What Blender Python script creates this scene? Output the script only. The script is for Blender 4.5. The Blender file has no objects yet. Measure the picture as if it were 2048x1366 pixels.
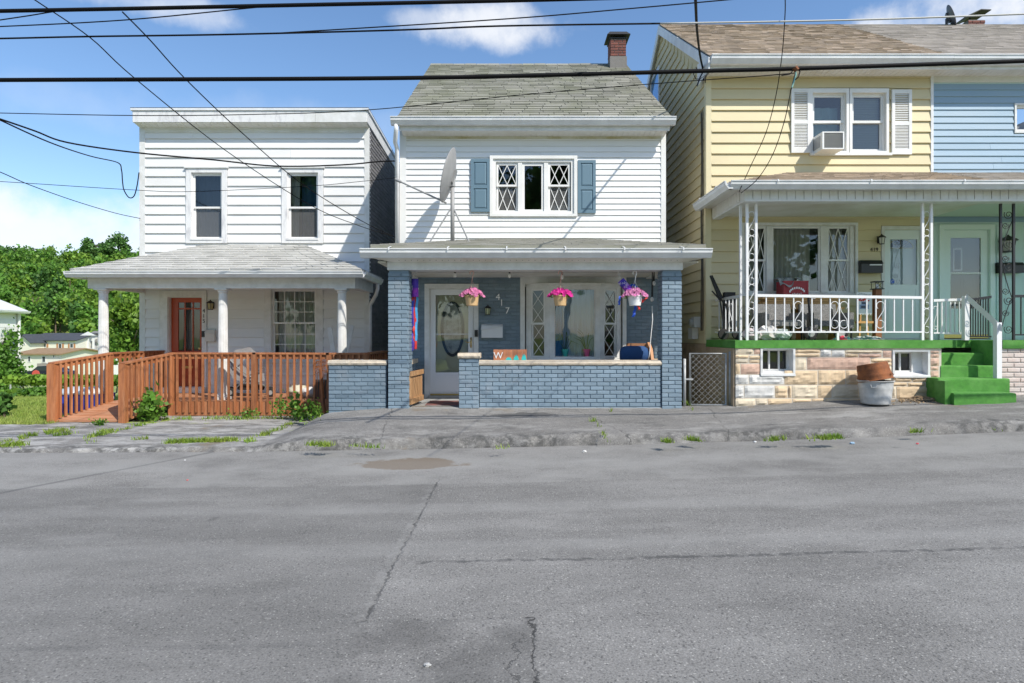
import bpy, bmesh, math, random
import numpy as np
from mathutils import Vector, Matrix
R = math.radians
rng = random.Random(7)

# ---------------------------------------------------------------- camera, sky, sun, exposure
scene = bpy.context.scene
FPX, VX, VY, HC = 1200.0, 1028.0, 672.0, 1.5        # focal length in photo pixels, vanishing point, eye height
cam_d = bpy.data.cameras.new('camera'); cam = bpy.data.objects.new('camera', cam_d)
scene.collection.objects.link(cam); scene.camera = cam
cam.location = (0, 0, HC); cam.rotation_euler = (R(90), 0, 0)
cam_d.sensor_width = 36; cam_d.lens = FPX / 2048 * 36
cam_d.shift_x = -(VX - 1024) / 2048; cam_d.shift_y = -(683 - VY) / 2048
cam_d.clip_end = 3000; cam_d.clip_start = .05
scene.render.resolution_x, scene.render.resolution_y = 1024, 683
scene.render.engine = 'CYCLES'
scene.view_settings.view_transform = 'Standard'; scene.view_settings.look = 'None'
scene.view_settings.gamma = 1; scene.view_settings.use_curve_mapping = False
scene.view_settings.exposure = 0.06
SUN_DIR = Vector((-.49, .49, -.72)).normalized()
SKY_STRENGTH = 0.15

def build_world():
    w = bpy.data.worlds.new('World'); scene.world = w; w.use_nodes = True
    nt = w.node_tree; nt.nodes.clear(); N = nt.nodes.new; L = nt.links.new
    out = N('ShaderNodeOutputWorld'); bg = N('ShaderNodeBackground'); bg.inputs[1].default_value = SKY_STRENGTH
    sky = N('ShaderNodeTexSky'); sky.sky_type = 'NISHITA'; sky.sun_disc = False
    sky.sun_elevation = R(46); sky.sun_rotation = R(135); sky.altitude = 200
    sky.air_density = 1.0; sky.dust_density = .7; sky.ozone_density = 2.2
    tc = N('ShaderNodeTexCoord'); sep = N('ShaderNodeSeparateXYZ'); L(tc.outputs['Generated'], sep.inputs[0])
    def math_(op, a, b=None, clamp=False):
        n = N('ShaderNodeMath'); n.operation = op; n.use_clamp = clamp
        for i, v in enumerate((a, b)):
            if v is None: continue
            if isinstance(v, (int, float)): n.inputs[i].default_value = v
            else: L(v, n.inputs[i])
        return n.outputs[0]
    # cloud noise on a flat layer above the place
    inv = math_('DIVIDE', 1.0, math_('ADD', math_('MAXIMUM', sep.outputs[2], 0.0), .12))
    comb = N('ShaderNodeCombineXYZ'); L(math_('MULTIPLY', sep.outputs[0], inv), comb.inputs[0]); L(math_('MULTIPLY', sep.outputs[1], inv), comb.inputs[1])
    n1 = N('ShaderNodeTexNoise'); n1.inputs['Scale'].default_value = 1.15; n1.inputs['Detail'].default_value = 8; n1.inputs['Roughness'].default_value = .56
    mp = N('ShaderNodeMapping'); L(comb.outputs[0], mp.inputs[0]); mp.inputs['Location'].default_value = (3.1, 1.7, 0); L(mp.outputs[0], n1.inputs['Vector'])
    n2 = N('ShaderNodeTexNoise'); n2.inputs['Scale'].default_value = 9; n2.inputs['Detail'].default_value = 7; n2.inputs['Roughness'].default_value = .6
    L(tc.outputs['Generated'], n2.inputs['Vector'])
    base = N('ShaderNodeMapRange'); base.interpolation_type = 'SMOOTHSTEP'; L(n1.outputs[0], base.inputs[0]); base.inputs[1].default_value = .64; base.inputs[2].default_value = .80
    total = math_('MULTIPLY', base.outputs[0], .55)
    # single clouds: direction from the photograph, angular half sizes
    for px, py, rx, ry, amt in ((990, 55, .11, .032, .85), (870, 40, .06, .015, .5), (300, 5, .09, .022, .55), (1975, 10, .13, .045, .95), (120, 460, .28, .05, .8), (20, 410, .08, .035, .9), (230, 485, .2, .04, .8), (700, 250, .5, .03, .12)):
        d = Vector(((px - VX) / FPX, 1, -(py - VY) / FPX)).normalized()
        u = Vector((d.y, -d.x, 0)).normalized(); v = u.cross(d)
        def dot(vec):
            n = N('ShaderNodeVectorMath'); n.operation = 'DOT_PRODUCT'; L(tc.outputs['Generated'], n.inputs[0]); n.inputs[1].default_value = vec; return n.outputs['Value']
        a = math_('DIVIDE', dot(u), rx); b = math_('DIVIDE', dot(v), ry)
        r2 = math_('ADD', math_('MULTIPLY', a, a), math_('MULTIPLY', b, b))
        f = math_('SUBTRACT', 1.0, math_('MULTIPLY', r2, .5))
        f = math_('ADD', f, math_('MULTIPLY', math_('SUBTRACT', n2.outputs[0], .52), 2.6))
        m = N('ShaderNodeMapRange'); m.interpolation_type = 'SMOOTHSTEP'; L(f, m.inputs[0]); m.inputs[1].default_value = .15; m.inputs[2].default_value = 1.2; m.inputs[4].default_value = amt
        front = math_('GREATER_THAN', dot(d), 0.0)
        total = math_('MAXIMUM', total, math_('MULTIPLY', m.outputs[0], front))
    hs = N('ShaderNodeHueSaturation'); hs.inputs['Saturation'].default_value = 1.10; hs.inputs['Value'].default_value = 1.28; L(sky.outputs[0], hs.inputs['Color'])
    mix = N('ShaderNodeMixRGB'); L(total, mix.inputs[0]); L(hs.outputs[0], mix.inputs[1]); mix.inputs[2].default_value = (6.6, 6.7, 6.9, 1)
    L(mix.outputs[0], bg.inputs[0]); L(bg.outputs[0], out.inputs[0])
build_world()
sd = bpy.data.lights.new('sun', 'SUN'); sun = bpy.data.objects.new('sun', sd); scene.collection.objects.link(sun)
sd.energy = 5.0; sd.angle = R(.5); sd.color = (1, .945, .85)
sun.rotation_euler = SUN_DIR.to_track_quat('-Z', 'Y').to_euler(); sun.location = (20, -20, 30)

# ---------------------------------------------------------------- helpers
COL = scene.collection
ORG = {}
def PX(px, Y): return (px - VX) * Y / FPX            # photo pixel column on the plane at depth Y
def PZ(py, Y): return HC - (py - VY) * Y / FPX       # photo pixel row on the plane at depth Y

class MB:
    def __init__(s): s.v = []; s.f = []
    def add(s, vs, fs):
        n = len(s.v); s.v += [tuple(p) for p in vs]; s.f += [tuple(i + n for i in f) for f in fs]; return s
    def hexa(s, p): return s.add(p, [(0,3,2,1),(4,5,6,7),(0,1,5,4),(1,2,6,5),(2,3,7,6),(3,0,4,7)])
    def box(s, x0, x1, y0, y1, z0, z1):
        return s.hexa([(x0,y0,z0),(x1,y0,z0),(x1,y1,z0),(x0,y1,z0),(x0,y0,z1),(x1,y0,z1),(x1,y1,z1),(x0,y1,z1)])
    def fbox(s, F, u0, u1, o0, o1, z0, z1):          # box in a wall frame: u along, o outward
        return s.hexa([F(*p) for p in ((u0,o1,z0),(u1,o1,z0),(u1,o0,z0),(u0,o0,z0),(u0,o1,z1),(u1,o1,z1),(u1,o0,z1),(u0,o0,z1))])
    def prism(s, poly, a, b, fn):                    # polygon (p,q) swept from a to b; fn(p,q,t)->xyz
        n = len(poly); vs = [fn(p, q, a) for p, q in poly] + [fn(p, q, b) for p, q in poly]
        return s.add(vs, [tuple(range(n))[::-1], tuple(range(n, 2*n))] + [(i, (i+1) % n, n + (i+1) % n, n + i) for i in range(n)])
    def tube(s, pts, r, n=6, cap=True):
        pts = [Vector(p) for p in pts]; k = len(pts); rr = r if isinstance(r, (list, tuple)) else [r]*k
        vs = []; prev = None
        for i, p in enumerate(pts):
            t = (pts[min(i+1, k-1)] - pts[max(i-1, 0)])
            t = t.normalized() if t.length > 1e-9 else Vector((0,0,1))
            if prev is None:
                a = t.orthogonal().normalized()
            else:
                a = prev - t * prev.dot(t); a = a.normalized() if a.length > 1e-6 else t.orthogonal().normalized()
            prev = a; b = t.cross(a)
            for j in range(n):
                an = 2*math.pi*j/n; vs.append(p + (a*math.cos(an) + b*math.sin(an))*rr[i])
        fs = [(i*n+j, i*n+(j+1) % n, (i+1)*n+(j+1) % n, (i+1)*n+j) for i in range(k-1) for j in range(n)]
        if cap: fs += [tuple(range(n))[::-1], tuple(range((k-1)*n, k*n))]
        return s.add(vs, fs)
    def lathe(s, prof, c, n=20, cap=True, axis=None):
        M_ = axis or Matrix.Identity(3); c = Vector(c); vs = []
        for r, z in prof:
            for j in range(n):
                a = 2*math.pi*j/n; vs.append(c + M_ @ Vector((r*math.cos(a), r*math.sin(a), z)))
        k = len(prof); fs = [(i*n+j, i*n+(j+1) % n, (i+1)*n+(j+1) % n, (i+1)*n+j) for i in range(k-1) for j in range(n)]
        if cap: fs += [tuple(range(n))[::-1], tuple(range((k-1)*n, k*n))]
        return s.add(vs, fs)
    def blob(s, c, r, seg=10, rings=7, jit=0.0, rg=rng):
        c = Vector(c); vs = [c + Vector((0,0,r[2]))]
        for i in range(1, rings):
            t = math.pi*i/rings
            for j in range(seg):
                a = 2*math.pi*j/seg; k = 1 + jit*(rg.random()-.5)*2
                vs.append(c + Vector((r[0]*math.sin(t)*math.cos(a)*k, r[1]*math.sin(t)*math.sin(a)*k, r[2]*math.cos(t)*k)))
        vs.append(c - Vector((0,0,r[2]))); n = len(vs)-1
        fs = [(0, 1+j, 1+(j+1) % seg) for j in range(seg)]
        fs += [(1+i*seg+j, 1+(i+1)*seg+j, 1+(i+1)*seg+(j+1) % seg, 1+i*seg+(j+1) % seg) for i in range(rings-2) for j in range(seg)]
        fs += [(n, 1+(rings-2)*seg+(j+1) % seg, 1+(rings-2)*seg+j) for j in range(seg)]
        return s.add(vs, fs)
    def mesh(s, name, org=(0,0,0), recalc=True, smooth=False):
        me = bpy.data.meshes.new(name); o = Vector(org)
        me.from_pydata([tuple(Vector(p) - o) for p in s.v], [], s.f)
        if recalc:
            bm = bmesh.new(); bm.from_mesh(me); bmesh.ops.recalc_face_normals(bm, faces=bm.faces); bm.to_mesh(me); bm.free()
        if smooth:
            me.polygons.foreach_set('use_smooth', [True]*len(me.polygons))
        return me

def org_of(p): return ORG.get(p.name, Vector((0,0,0)))
def link(name, me, m=None, parent=None, loc=None, rot=None):
    o = bpy.data.objects.new(name, me); COL.objects.link(o)
    if m is not None and me is not None and not me.materials: me.materials.append(m)
    if parent is not None:
        o.parent = parent; po = org_of(parent)
        pw = ORG.get(parent.name + '#w', po)          # parent's own world location
        if loc is not None: o.location = Vector(loc) - pw; ORG[o.name] = Vector(loc); ORG[o.name+'#w'] = Vector(loc)
        else: ORG[o.name] = po; ORG[o.name+'#w'] = pw
    else:
        l = Vector(loc or (0,0,0)); o.location = l; ORG[o.name] = l; ORG[o.name+'#w'] = l
    if rot: o.rotation_euler = rot
    return o
def part(name, mb, m, parent, smooth=False, recalc=True, kind=None, label=None):
    me = mb.mesh(name, org_of(parent), recalc, smooth); o = link(name, me, m, parent)
    if kind: o['kind'] = kind
    if label: o['label'] = label
    return o
def tag(o, label, cat, group=None, kind=None):
    o['label'] = label; o['category'] = cat
    if group: o['group'] = group
    if kind: o['kind'] = kind
    return o
def thing(name, label, cat, loc, group=None):
    return tag(link(name, None, None, None, loc), label, cat, group)
def single(name, mb, m, label, cat, loc=None, group=None, smooth=False, recalc=True, kind=None):
    loc = loc or tuple(np.mean(np.array(mb.v), axis=0)[:2]) + (min(p[2] for p in mb.v),)
    o = link(name, mb.mesh(name, loc, recalc, smooth), m, None, loc); return tag(o, label, cat, group, kind)
def struct(name, mb, m, smooth=False, recalc=True):
    o = link(name, mb.mesh(name, (0,0,0), recalc, smooth), m); o['kind'] = 'structure'; return o
def text_mesh(name, txt, size, depth=.004):
    c = bpy.data.curves.new(name, 'FONT'); c.body = txt; c.size = size; c.extrude = depth; c.align_x = 'CENTER'; c.align_y = 'CENTER'; c.resolution_u = 4
    t = bpy.data.objects.new(name, c); me = bpy.data.meshes.new_from_object(t); bpy.data.objects.remove(t); bpy.data.curves.remove(c)
    return me
def front(Y): return lambda u, o, z: (u, Y - o, z)
def left(X): return lambda u, o, z: (X - o, u, z)
def right(X): return lambda u, o, z: (X + o, u, z)

# ---------------------------------------------------------------- materials
MATS = {}
def mat(name, col, rough=.6, metal=0.0, col2=None, vscale=3.0, vlo=.35, vhi=.65, stretch=(1,1,1), bump=0.0, bscale=60.0, island=0.0, obj=0.0, spec=.5, sheen=0.0, trans=0.0, local=False, col3=None, v3=1.2, lo3=.55, hi3=.75):
    if name in MATS: return MATS[name]
    m = bpy.data.materials.new(name); MATS[name] = m; m.use_nodes = True
    nt = m.node_tree; N = nt.nodes.new; L = nt.links.new; b = nt.nodes['Principled BSDF']
    b.inputs['Roughness'].default_value = rough; b.inputs['Metallic'].default_value = metal
    b.inputs['Specular IOR Level'].default_value = spec
    geo = N('ShaderNodeNewGeometry'); pos = geo.outputs['Position']
    if local:
        tcn = N('ShaderNodeTexCoord'); pos = tcn.outputs['Object']
    mp = N('ShaderNodeMapping'); L(pos, mp.inputs[0]); mp.inputs['Scale'].default_value = stretch
    c = None; rgb = N('ShaderNodeRGB'); rgb.outputs[0].default_value = (*col, 1); c = rgb.outputs[0]
    def noisefac(scale, lo, hi, detail=6):
        n = N('ShaderNodeTexNoise'); n.inputs['Scale'].default_value = scale; n.inputs['Detail'].default_value = detail; n.inputs['Roughness'].default_value = .6
        L(mp.outputs[0], n.inputs['Vector']); r = N('ShaderNodeMapRange'); L(n.outputs[0], r.inputs[0]); r.inputs[1].default_value = lo; r.inputs[2].default_value = hi; return r.outputs[0]
    for cc, sc, lo, hi in ((col2, vscale, vlo, vhi), (col3, v3, lo3, hi3)):
        if cc is None: continue
        mx = N('ShaderNodeMixRGB'); L(noisefac(sc, lo, hi), mx.inputs[0]); L(c, mx.inputs[1]); mx.inputs[2].default_value = (*cc, 1); c = mx.outputs[0]
    for amt, src in ((island, geo.outputs['Random Per Island']), (obj, None)):
        if amt <= 0: continue
        if src is None:
            oi = N('ShaderNodeObjectInfo'); src = oi.outputs['Random']
        r = N('ShaderNodeMapRange'); L(src, r.inputs[0]); r.inputs[3].default_value = 1-amt; r.inputs[4].default_value = 1+amt
        vm = N('ShaderNodeVectorMath'); vm.operation = 'SCALE'; L(c, vm.inputs[0]); L(r.outputs[0], vm.inputs['Scale']); c = vm.outputs[0]
    L(c, b.inputs['Base Color'])
    if bump > 0:
        n = N('ShaderNodeTexNoise'); n.inputs['Scale'].default_value = bscale; n.inputs['Detail'].default_value = 5; L(mp.outputs[0], n.inputs['Vector'])
        bp = N('ShaderNodeBump'); bp.inputs['Strength'].default_value = bump; bp.inputs['Distance'].default_value = .01; L(n.outputs[0], bp.inputs['Height']); L(bp.outputs[0], b.inputs['Normal'])
    if trans > 0:
        tr = N('ShaderNodeBsdfTranslucent'); L(c, tr.inputs[0]); ms = N('ShaderNodeMixShader'); ms.inputs[0].default_value = trans
        L(b.outputs[0], ms.inputs[1]); L(tr.outputs[0], ms.inputs[2]); L(ms.outputs[0], nt.nodes['Material Output'].inputs[0])
    return m
def glass(name, tint=(.86,.9,.92), rough=.015, refl=1.0, dirt=0.0):
    m = bpy.data.materials.new(name); MATS[name] = m; m.use_nodes = True; nt = m.node_tree; nt.nodes.clear(); N = nt.nodes.new; L = nt.links.new
    out = N('ShaderNodeOutputMaterial'); t = N('ShaderNodeBsdfTransparent'); t.inputs[0].default_value = (*tint, 1)
    g = N('ShaderNodeBsdfGlossy'); g.inputs[1].default_value = rough; g.inputs[0].default_value = (.95,.97,1,1)
    fr = N('ShaderNodeFresnel'); fr.inputs[0].default_value = 1.55
    mm = N('ShaderNodeMath'); mm.operation = 'MULTIPLY_ADD'; L(fr.outputs[0], mm.inputs[0]); mm.inputs[1].default_value = 1.5*refl; mm.inputs[2].default_value = .012; mm.use_clamp = True
    # slight waviness of the pane
    n = N('ShaderNodeTexNoise'); n.inputs['Scale'].default_value = 1.6; geo = N('ShaderNodeNewGeometry'); L(geo.outputs['Position'], n.inputs['Vector'])
    bp = N('ShaderNodeBump'); bp.inputs['Strength'].default_value = .12; bp.inputs['Distance'].default_value = .02; L(n.outputs[0], bp.inputs['Height']); L(bp.outputs[0], g.inputs['Normal'])
    ms = N('ShaderNodeMixShader'); L(mm.outputs[0], ms.inputs[0]); L(t.outputs[0], ms.inputs[1]); L(g.outputs[0], ms.inputs[2]); L(ms.outputs[0], out.inputs[0])
    return m

GLASS = glass('window_glass')
def screened():
    m = glass('screened_glass'); nt = m.node_tree; out = [n for n in nt.nodes if n.type == 'OUTPUT_MATERIAL'][0]; src = out.inputs[0].links[0].from_socket
    d = nt.nodes.new('ShaderNodeBsdfDiffuse'); d.inputs[0].default_value = (.20,.20,.20,1); ms = nt.nodes.new('ShaderNodeMixShader'); ms.inputs[0].default_value = .42
    nt.links.new(src, ms.inputs[1]); nt.links.new(d.outputs[0], ms.inputs[2]); nt.links.new(ms.outputs[0], out.inputs[0]); return m
SCREEN = screened()
WHITE = mat('white_vinyl', (.78,.78,.77), .45, col2=(.70,.70,.68), vscale=2.2, bump=.03)
TRIM = mat('white_trim', (.74,.74,.73), .5, col2=(.62,.62,.60), vscale=6, bump=.05)
TRIMW = mat('weathered_white_trim', (.72,.72,.72), .65, col2=(.5,.5,.52), vscale=9, vlo=.5, vhi=.72, stretch=(1,1,.35), bump=.15, bscale=50)
ALU = mat('white_aluminium', (.76,.77,.78), .32, col2=(.64,.65,.66), vscale=4, spec=.6)
SOFFIT = mat('soffit_vinyl', (.72,.71,.67), .5, col2=(.56,.53,.44), vscale=1.5, vlo=.45, vhi=.75)
SID_A = mat('grey_white_clapboard', (.77,.77,.765), .55, col2=(.71,.71,.705), vscale=1.1, stretch=(.5,1,2), obj=.03, bump=.08, bscale=30, col3=(.60,.59,.56), v3=.9, lo3=.55, hi3=.85)
SID_B = mat('white_vinyl_siding', (.80,.80,.80), .42, col2=(.74,.74,.73), vscale=1.4, obj=.02, stretch=(.4,1,2), col3=(.66,.65,.60), v3=.9, lo3=.56, hi3=.85, bump=.05, bscale=25)
SID_Y = mat('yellow_clapboard', (.66,.57,.35), .55, col2=(.60,.52,.32), vscale=1.3, obj=.045, col3=(.54,.46,.28), v3=.9, lo3=.52, hi3=.85, stretch=(.4,.4,1.5), bump=.06, bscale=40)
SID_BLUE = mat('blue_clapboard', (.24,.36,.47), .55, col2=(.29,.40,.50), vscale=1.2, obj=.045, stretch=(.4,1,1.5), bump=.05, bscale=40)
TEAL = mat('aqua_panel', (.54,.68,.65), .5, col2=(.50,.64,.62), vscale=2)
NAVYB = mat('slate_blue_painted_brick', (.20,.27,.33), .55, col2=(.17,.235,.29), vscale=5, obj=.13, island=.10, bump=.3, bscale=55, col3=(.27,.31,.35), v3=2.2, lo3=.56, hi3=.78)
MORTAR = mat('slate_blue_painted_mortar', (.175,.24,.295), .65, bump=.2, bscale=60)
CAP = mat('cream_cast_stone', (.62,.54,.43), .8, col2=(.5,.42,.32), vscale=9, bump=.5, bscale=28)
CONC = mat('grey_concrete', (.38,.38,.37), .85, col2=(.28,.28,.27), vscale=4, bump=.15)
SHUT = mat('slate_shutter_paint', (.12,.20,.26), .5)
ROOF_B = mat('mossy_grey_shingle', (.275,.268,.228), .9, col2=(.21,.212,.155), vscale=1.3, vlo=.4, vhi=.65, island=.2, bump=.3, bscale=90)
ROOF_A = mat('pale_grey_shingle', (.47,.465,.44), .9, col2=(.40,.395,.37), vscale=2.5, obj=.1, island=.06, bump=.3, bscale=90)
ROOF_Y = mat('tan_laminate_shingle', (.43,.35,.275), .9, col2=(.35,.28,.215), vscale=5, island=.28, bump=.3, bscale=90)
ROOF_R = mat('faded_tan_shingle', (.39,.35,.31), .9, col2=(.33,.295,.26), vscale=2.5, island=.14, bump=.3, bscale=90)
RED = mat('red_door_paint', (.42,.07,.025), .35)
DECK = mat('red_cedar_stain', (.41,.155,.058), .65, col2=(.27,.095,.038), vscale=6, stretch=(4,4,.5), obj=.2, bump=.25, bscale=40, col3=(.46,.22,.11), v3=2.5, lo3=.5, hi3=.8)
DECKH = mat('red_cedar_stain_floor', (.36,.14,.06), .7, col2=(.45,.24,.14), vscale=5, stretch=(.4,3,3), obj=.1, bump=.12, bscale=40)
BLACK = mat('black_metal', (.015,.015,.016), .4)
RUBBER = mat('black_rubber', (.02,.02,.02), .8)
IRON = mat('white_painted_iron', (.78,.78,.78), .4)
GREEN = mat('green_turf_carpet', (.095,.31,.05), .95, col2=(.07,.235,.04), vscale=14, bump=.9, bscale=200, col3=(.16,.37,.10), v3=2.2, lo3=.48, hi3=.75)
GALV = mat('galvanised_steel', (.48,.49,.49), .5, .35, col2=(.33,.34,.34), vscale=7, bump=.08)
RUST = mat('rusty_steel', (.30,.10,.03), .8, .1, col2=(.14,.05,.022), vscale=7, bump=.3, bscale=40)
WOOD = mat('raw_pine', (.46,.27,.13), .65, col2=(.34,.18,.08), vscale=6, stretch=(3,3,.5), obj=.1, bump=.15)
CABLE = mat('black_cable', (.006,.006,.007), .7, spec=.15)
CURTAIN = mat('grey_curtain', (.72,.70,.62), .9, trans=.25)
DARKCUR = mat('dark_curtain', (.10,.11,.13), .9)
INTER = mat('room_wall', (.30,.29,.27), .9)
REDB = mat('red_chimney_brick', (.22,.075,.055), .85, col2=(.15,.055,.045), vscale=8, obj=.15, bump=.3)
SOOT = mat('grey_mortar', (.26,.25,.24), .9, bump=.3)
LEAF = mat('tree_leaves', (.13,.27,.035), .55, col2=(.085,.20,.03), vscale=.35, island=.45, trans=.3, spec=.3)
LEAF2 = mat('tree_leaves_yellowish', (.20,.32,.04), .55, col2=(.13,.26,.035), vscale=.4, island=.4, trans=.3, spec=.3)
LEAF3 = mat('tree_leaves_deep', (.06,.145,.03), .55, col2=(.08,.18,.035), vscale=.4, island=.45, trans=.25, spec=.3)
WEED = mat('weed_leaves', (.10,.24,.03), .5, col2=(.15,.27,.04), vscale=5, island=.35, trans=.35, spec=.35)
GRASSM = mat('grass_blades', (.25,.36,.06), .6, col2=(.32,.37,.09), vscale=3, island=.35, trans=.3)
BARK = mat('bark', (.16,.12,.09), .9, bump=.5, bscale=8)
# ---------------------------------------------------------------- ground, road, pavement
from mathutils import noise as mnoise
def lerpt(tab, x):
    if x <= tab[0][0]: return tab[0][1]
    for (a, va), (b, vb) in zip(tab, tab[1:]):
        if x <= b: return va + (vb - va)*(x - a)/(b - a)
    return tab[-1][1]
def sm(a, b, x):
    t = max(0.0, min(1.0, (x - a)/(b - a))); return t*t*(3 - 2*t)
def zr(X):                                           # road height: the street climbs to the right
    if X < -6.5: return .01 - .021*6.5 + .0016*42.25
    if X > 9: return .01 + .021*9 + .0016*81 + (X - 9)*.045
    return .01 + .021*X + .0016*X*X
BACK = [(-3.1,.23),(-2.05,.315),(2.7,.322),(3.6,.335),(5,.42),(6.5,.47),(8,.51),(10,.62),(14,.82)]
def sw(X, Y):                                        # pavement height
    ze = zr(X) + (.035 + .085*sm(-3.6, -2.6, X)*(.45 + .75*max(0, min(1, .5 + .9*mnoise.noise((X*.55, 3, 0))))))
    r = ze + (lerpt(BACK, X) - ze)*max(0, min(1.15, (Y - 8.1)/1.66))
    l = ze + (-.09 - ze)*max(0, min(1, (Y - 8.1)/2.9))
    k = sm(-3.75, -2.95, X)
    return l*(1 - k) + r*k
PROF = [(10.75,-.09),(14,-.12),(18,-.36),(24,-.85),(34,-1.95),(60,-3.0),(75,-4.7),(100,-5.4),(122,-5.0),(150,5),(190,17),(260,29),(400,33),(900,36)]
def ground_h(X, Y):
    if Y < 8.3: return zr(X) - .14
    if Y < 10.75: return sw(X, Y) - .10
    rise = max(0, zr(min(X, 60)))*.9 if X > 0 else 0
    v = lerpt(PROF, Y)
    if Y > 110: v += mnoise.noise((X*.018, Y*.018, 3))*4*sm(125, 170, Y)
    return v + rise
def grid(xs, ys, h, name, m, smooth=True):
    vs = [(x, y, h(x, y)) for y in ys for x in xs]; nx = len(xs)
    fs = [(j*nx+i, j*nx+i+1, (j+1)*nx+i+1, (j+1)*nx+i) for j in range(len(ys)-1) for i in range(nx-1)]
    mb = MB(); mb.v = vs; mb.f = fs; return mb

def asphalt(name, c_lo, c_hi, feat):
    m = bpy.data.materials.new(name); m.use_nodes = True; nt = m.node_tree; N = nt.nodes.new; L = nt.links.new; b = nt.nodes['Principled BSDF']
    b.inputs['Roughness'].default_value = .88; b.inputs['Specular IOR Level'].default_value = .3
    geo = N('ShaderNodeNewGeometry'); pos = geo.outputs['Position']; sp = N('ShaderNodeSeparateXYZ'); L(pos, sp.inputs[0]); X, Y = sp.outputs[0], sp.outputs[1]
    def mth(op, a, b_=None, c=None, clamp=False):
        n = N('ShaderNodeMath'); n.operation = op; n.use_clamp = clamp
        for i, v in enumerate((a, b_, c)):
            if v is None: continue
            if isinstance(v, (int, float)): n.inputs[i].default_value = v
            else: L(v, n.inputs[i])
        return n.outputs[0]
    def noi(scale, detail=5, rough=.6, stretch=None):
        n = N('ShaderNodeTexNoise'); n.inputs['Scale'].default_value = scale; n.inputs['Detail'].default_value = detail; n.inputs['Roughness'].default_value = rough
        if stretch:
            mp = N('ShaderNodeMapping'); L(pos, mp.inputs[0]); mp.inputs['Scale'].default_value = stretch; L(mp.outputs[0], n.inputs['Vector'])
        else: L(pos, n.inputs['Vector'])
        return n.outputs[0]
    def rng_(v, lo, hi, a=0., b_=1.):
        r = N('ShaderNodeMapRange'); r.interpolation_type = 'SMOOTHSTEP'; L(v, r.inputs[0])
        for i, q in enumerate((lo, hi, a, b_)): r.inputs[i+1].default_value = q
        return r.outputs[0]
    def mixc(fac, c1, c2):
        n = N('ShaderNodeMixRGB')
        for i, v in enumerate((fac, c1, c2)):
            if isinstance(v, (int, float)): n.inputs[i].default_value = v
            elif isinstance(v, tuple): n.inputs[i].default_value = (*v, 1)
            else: L(v, n.inputs[i])
        return n.outputs[0]
    grain = noi(95, 4, .75); big = noi(.45, 5, .6, (1, 2.2, 1)); midn = noi(3.2, 5, .65, (.6, 1.6, 1))
    vor = N('ShaderNodeTexVoronoi'); vor.inputs['Scale'].default_value = 85; L(pos, vor.inputs['Vector'])
    vs = N('ShaderNodeSeparateColor'); L(vor.outputs['Color'], vs.inputs[0])
    f = mth('ADD', mth('MULTIPLY', rng_(grain, .33, .67), .62), mth('ADD', mth('MULTIPLY', rng_(big, .35, .65), .27), mth('MULTIPLY', rng_(midn, .3, .7), .16)))
    c = mixc(f, c_lo, c_hi)
    speck = mth('MULTIPLY', mth('GREATER_THAN', vs.outputs[0], .93), mth('LESS_THAN', vor.outputs['Distance'], .42))
    c = mixc(mth('MULTIPLY', speck, .75), c, (.42,.41,.38))
    dspeck = mth('MULTIPLY', mth('GREATER_THAN', vs.outputs[1], .9), mth('LESS_THAN', vor.outputs['Distance'], .5))
    c = mixc(mth('MULTIPLY', dspeck, .6), c, (.05,.05,.05))
    env = dict(mth=mth, noi=noi, rng_=rng_, mixc=mixc, X=X, Y=Y)
    c, hgt = feat(c, env)
    L(c, b.inputs['Base Color'])
    bp = N('ShaderNodeBump'); bp.inputs['Strength'].default_value = .55; bp.inputs['Distance'].default_value = .006
    h = mth('ADD', grain, mth('MULTIPLY', vor.outputs['Distance'], -.5))
    if hgt is not None: h = mth('ADD', h, hgt)
    L(h, bp.inputs['Height']); L(bp.outputs[0], b.inputs['Normal'])
    return m
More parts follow.
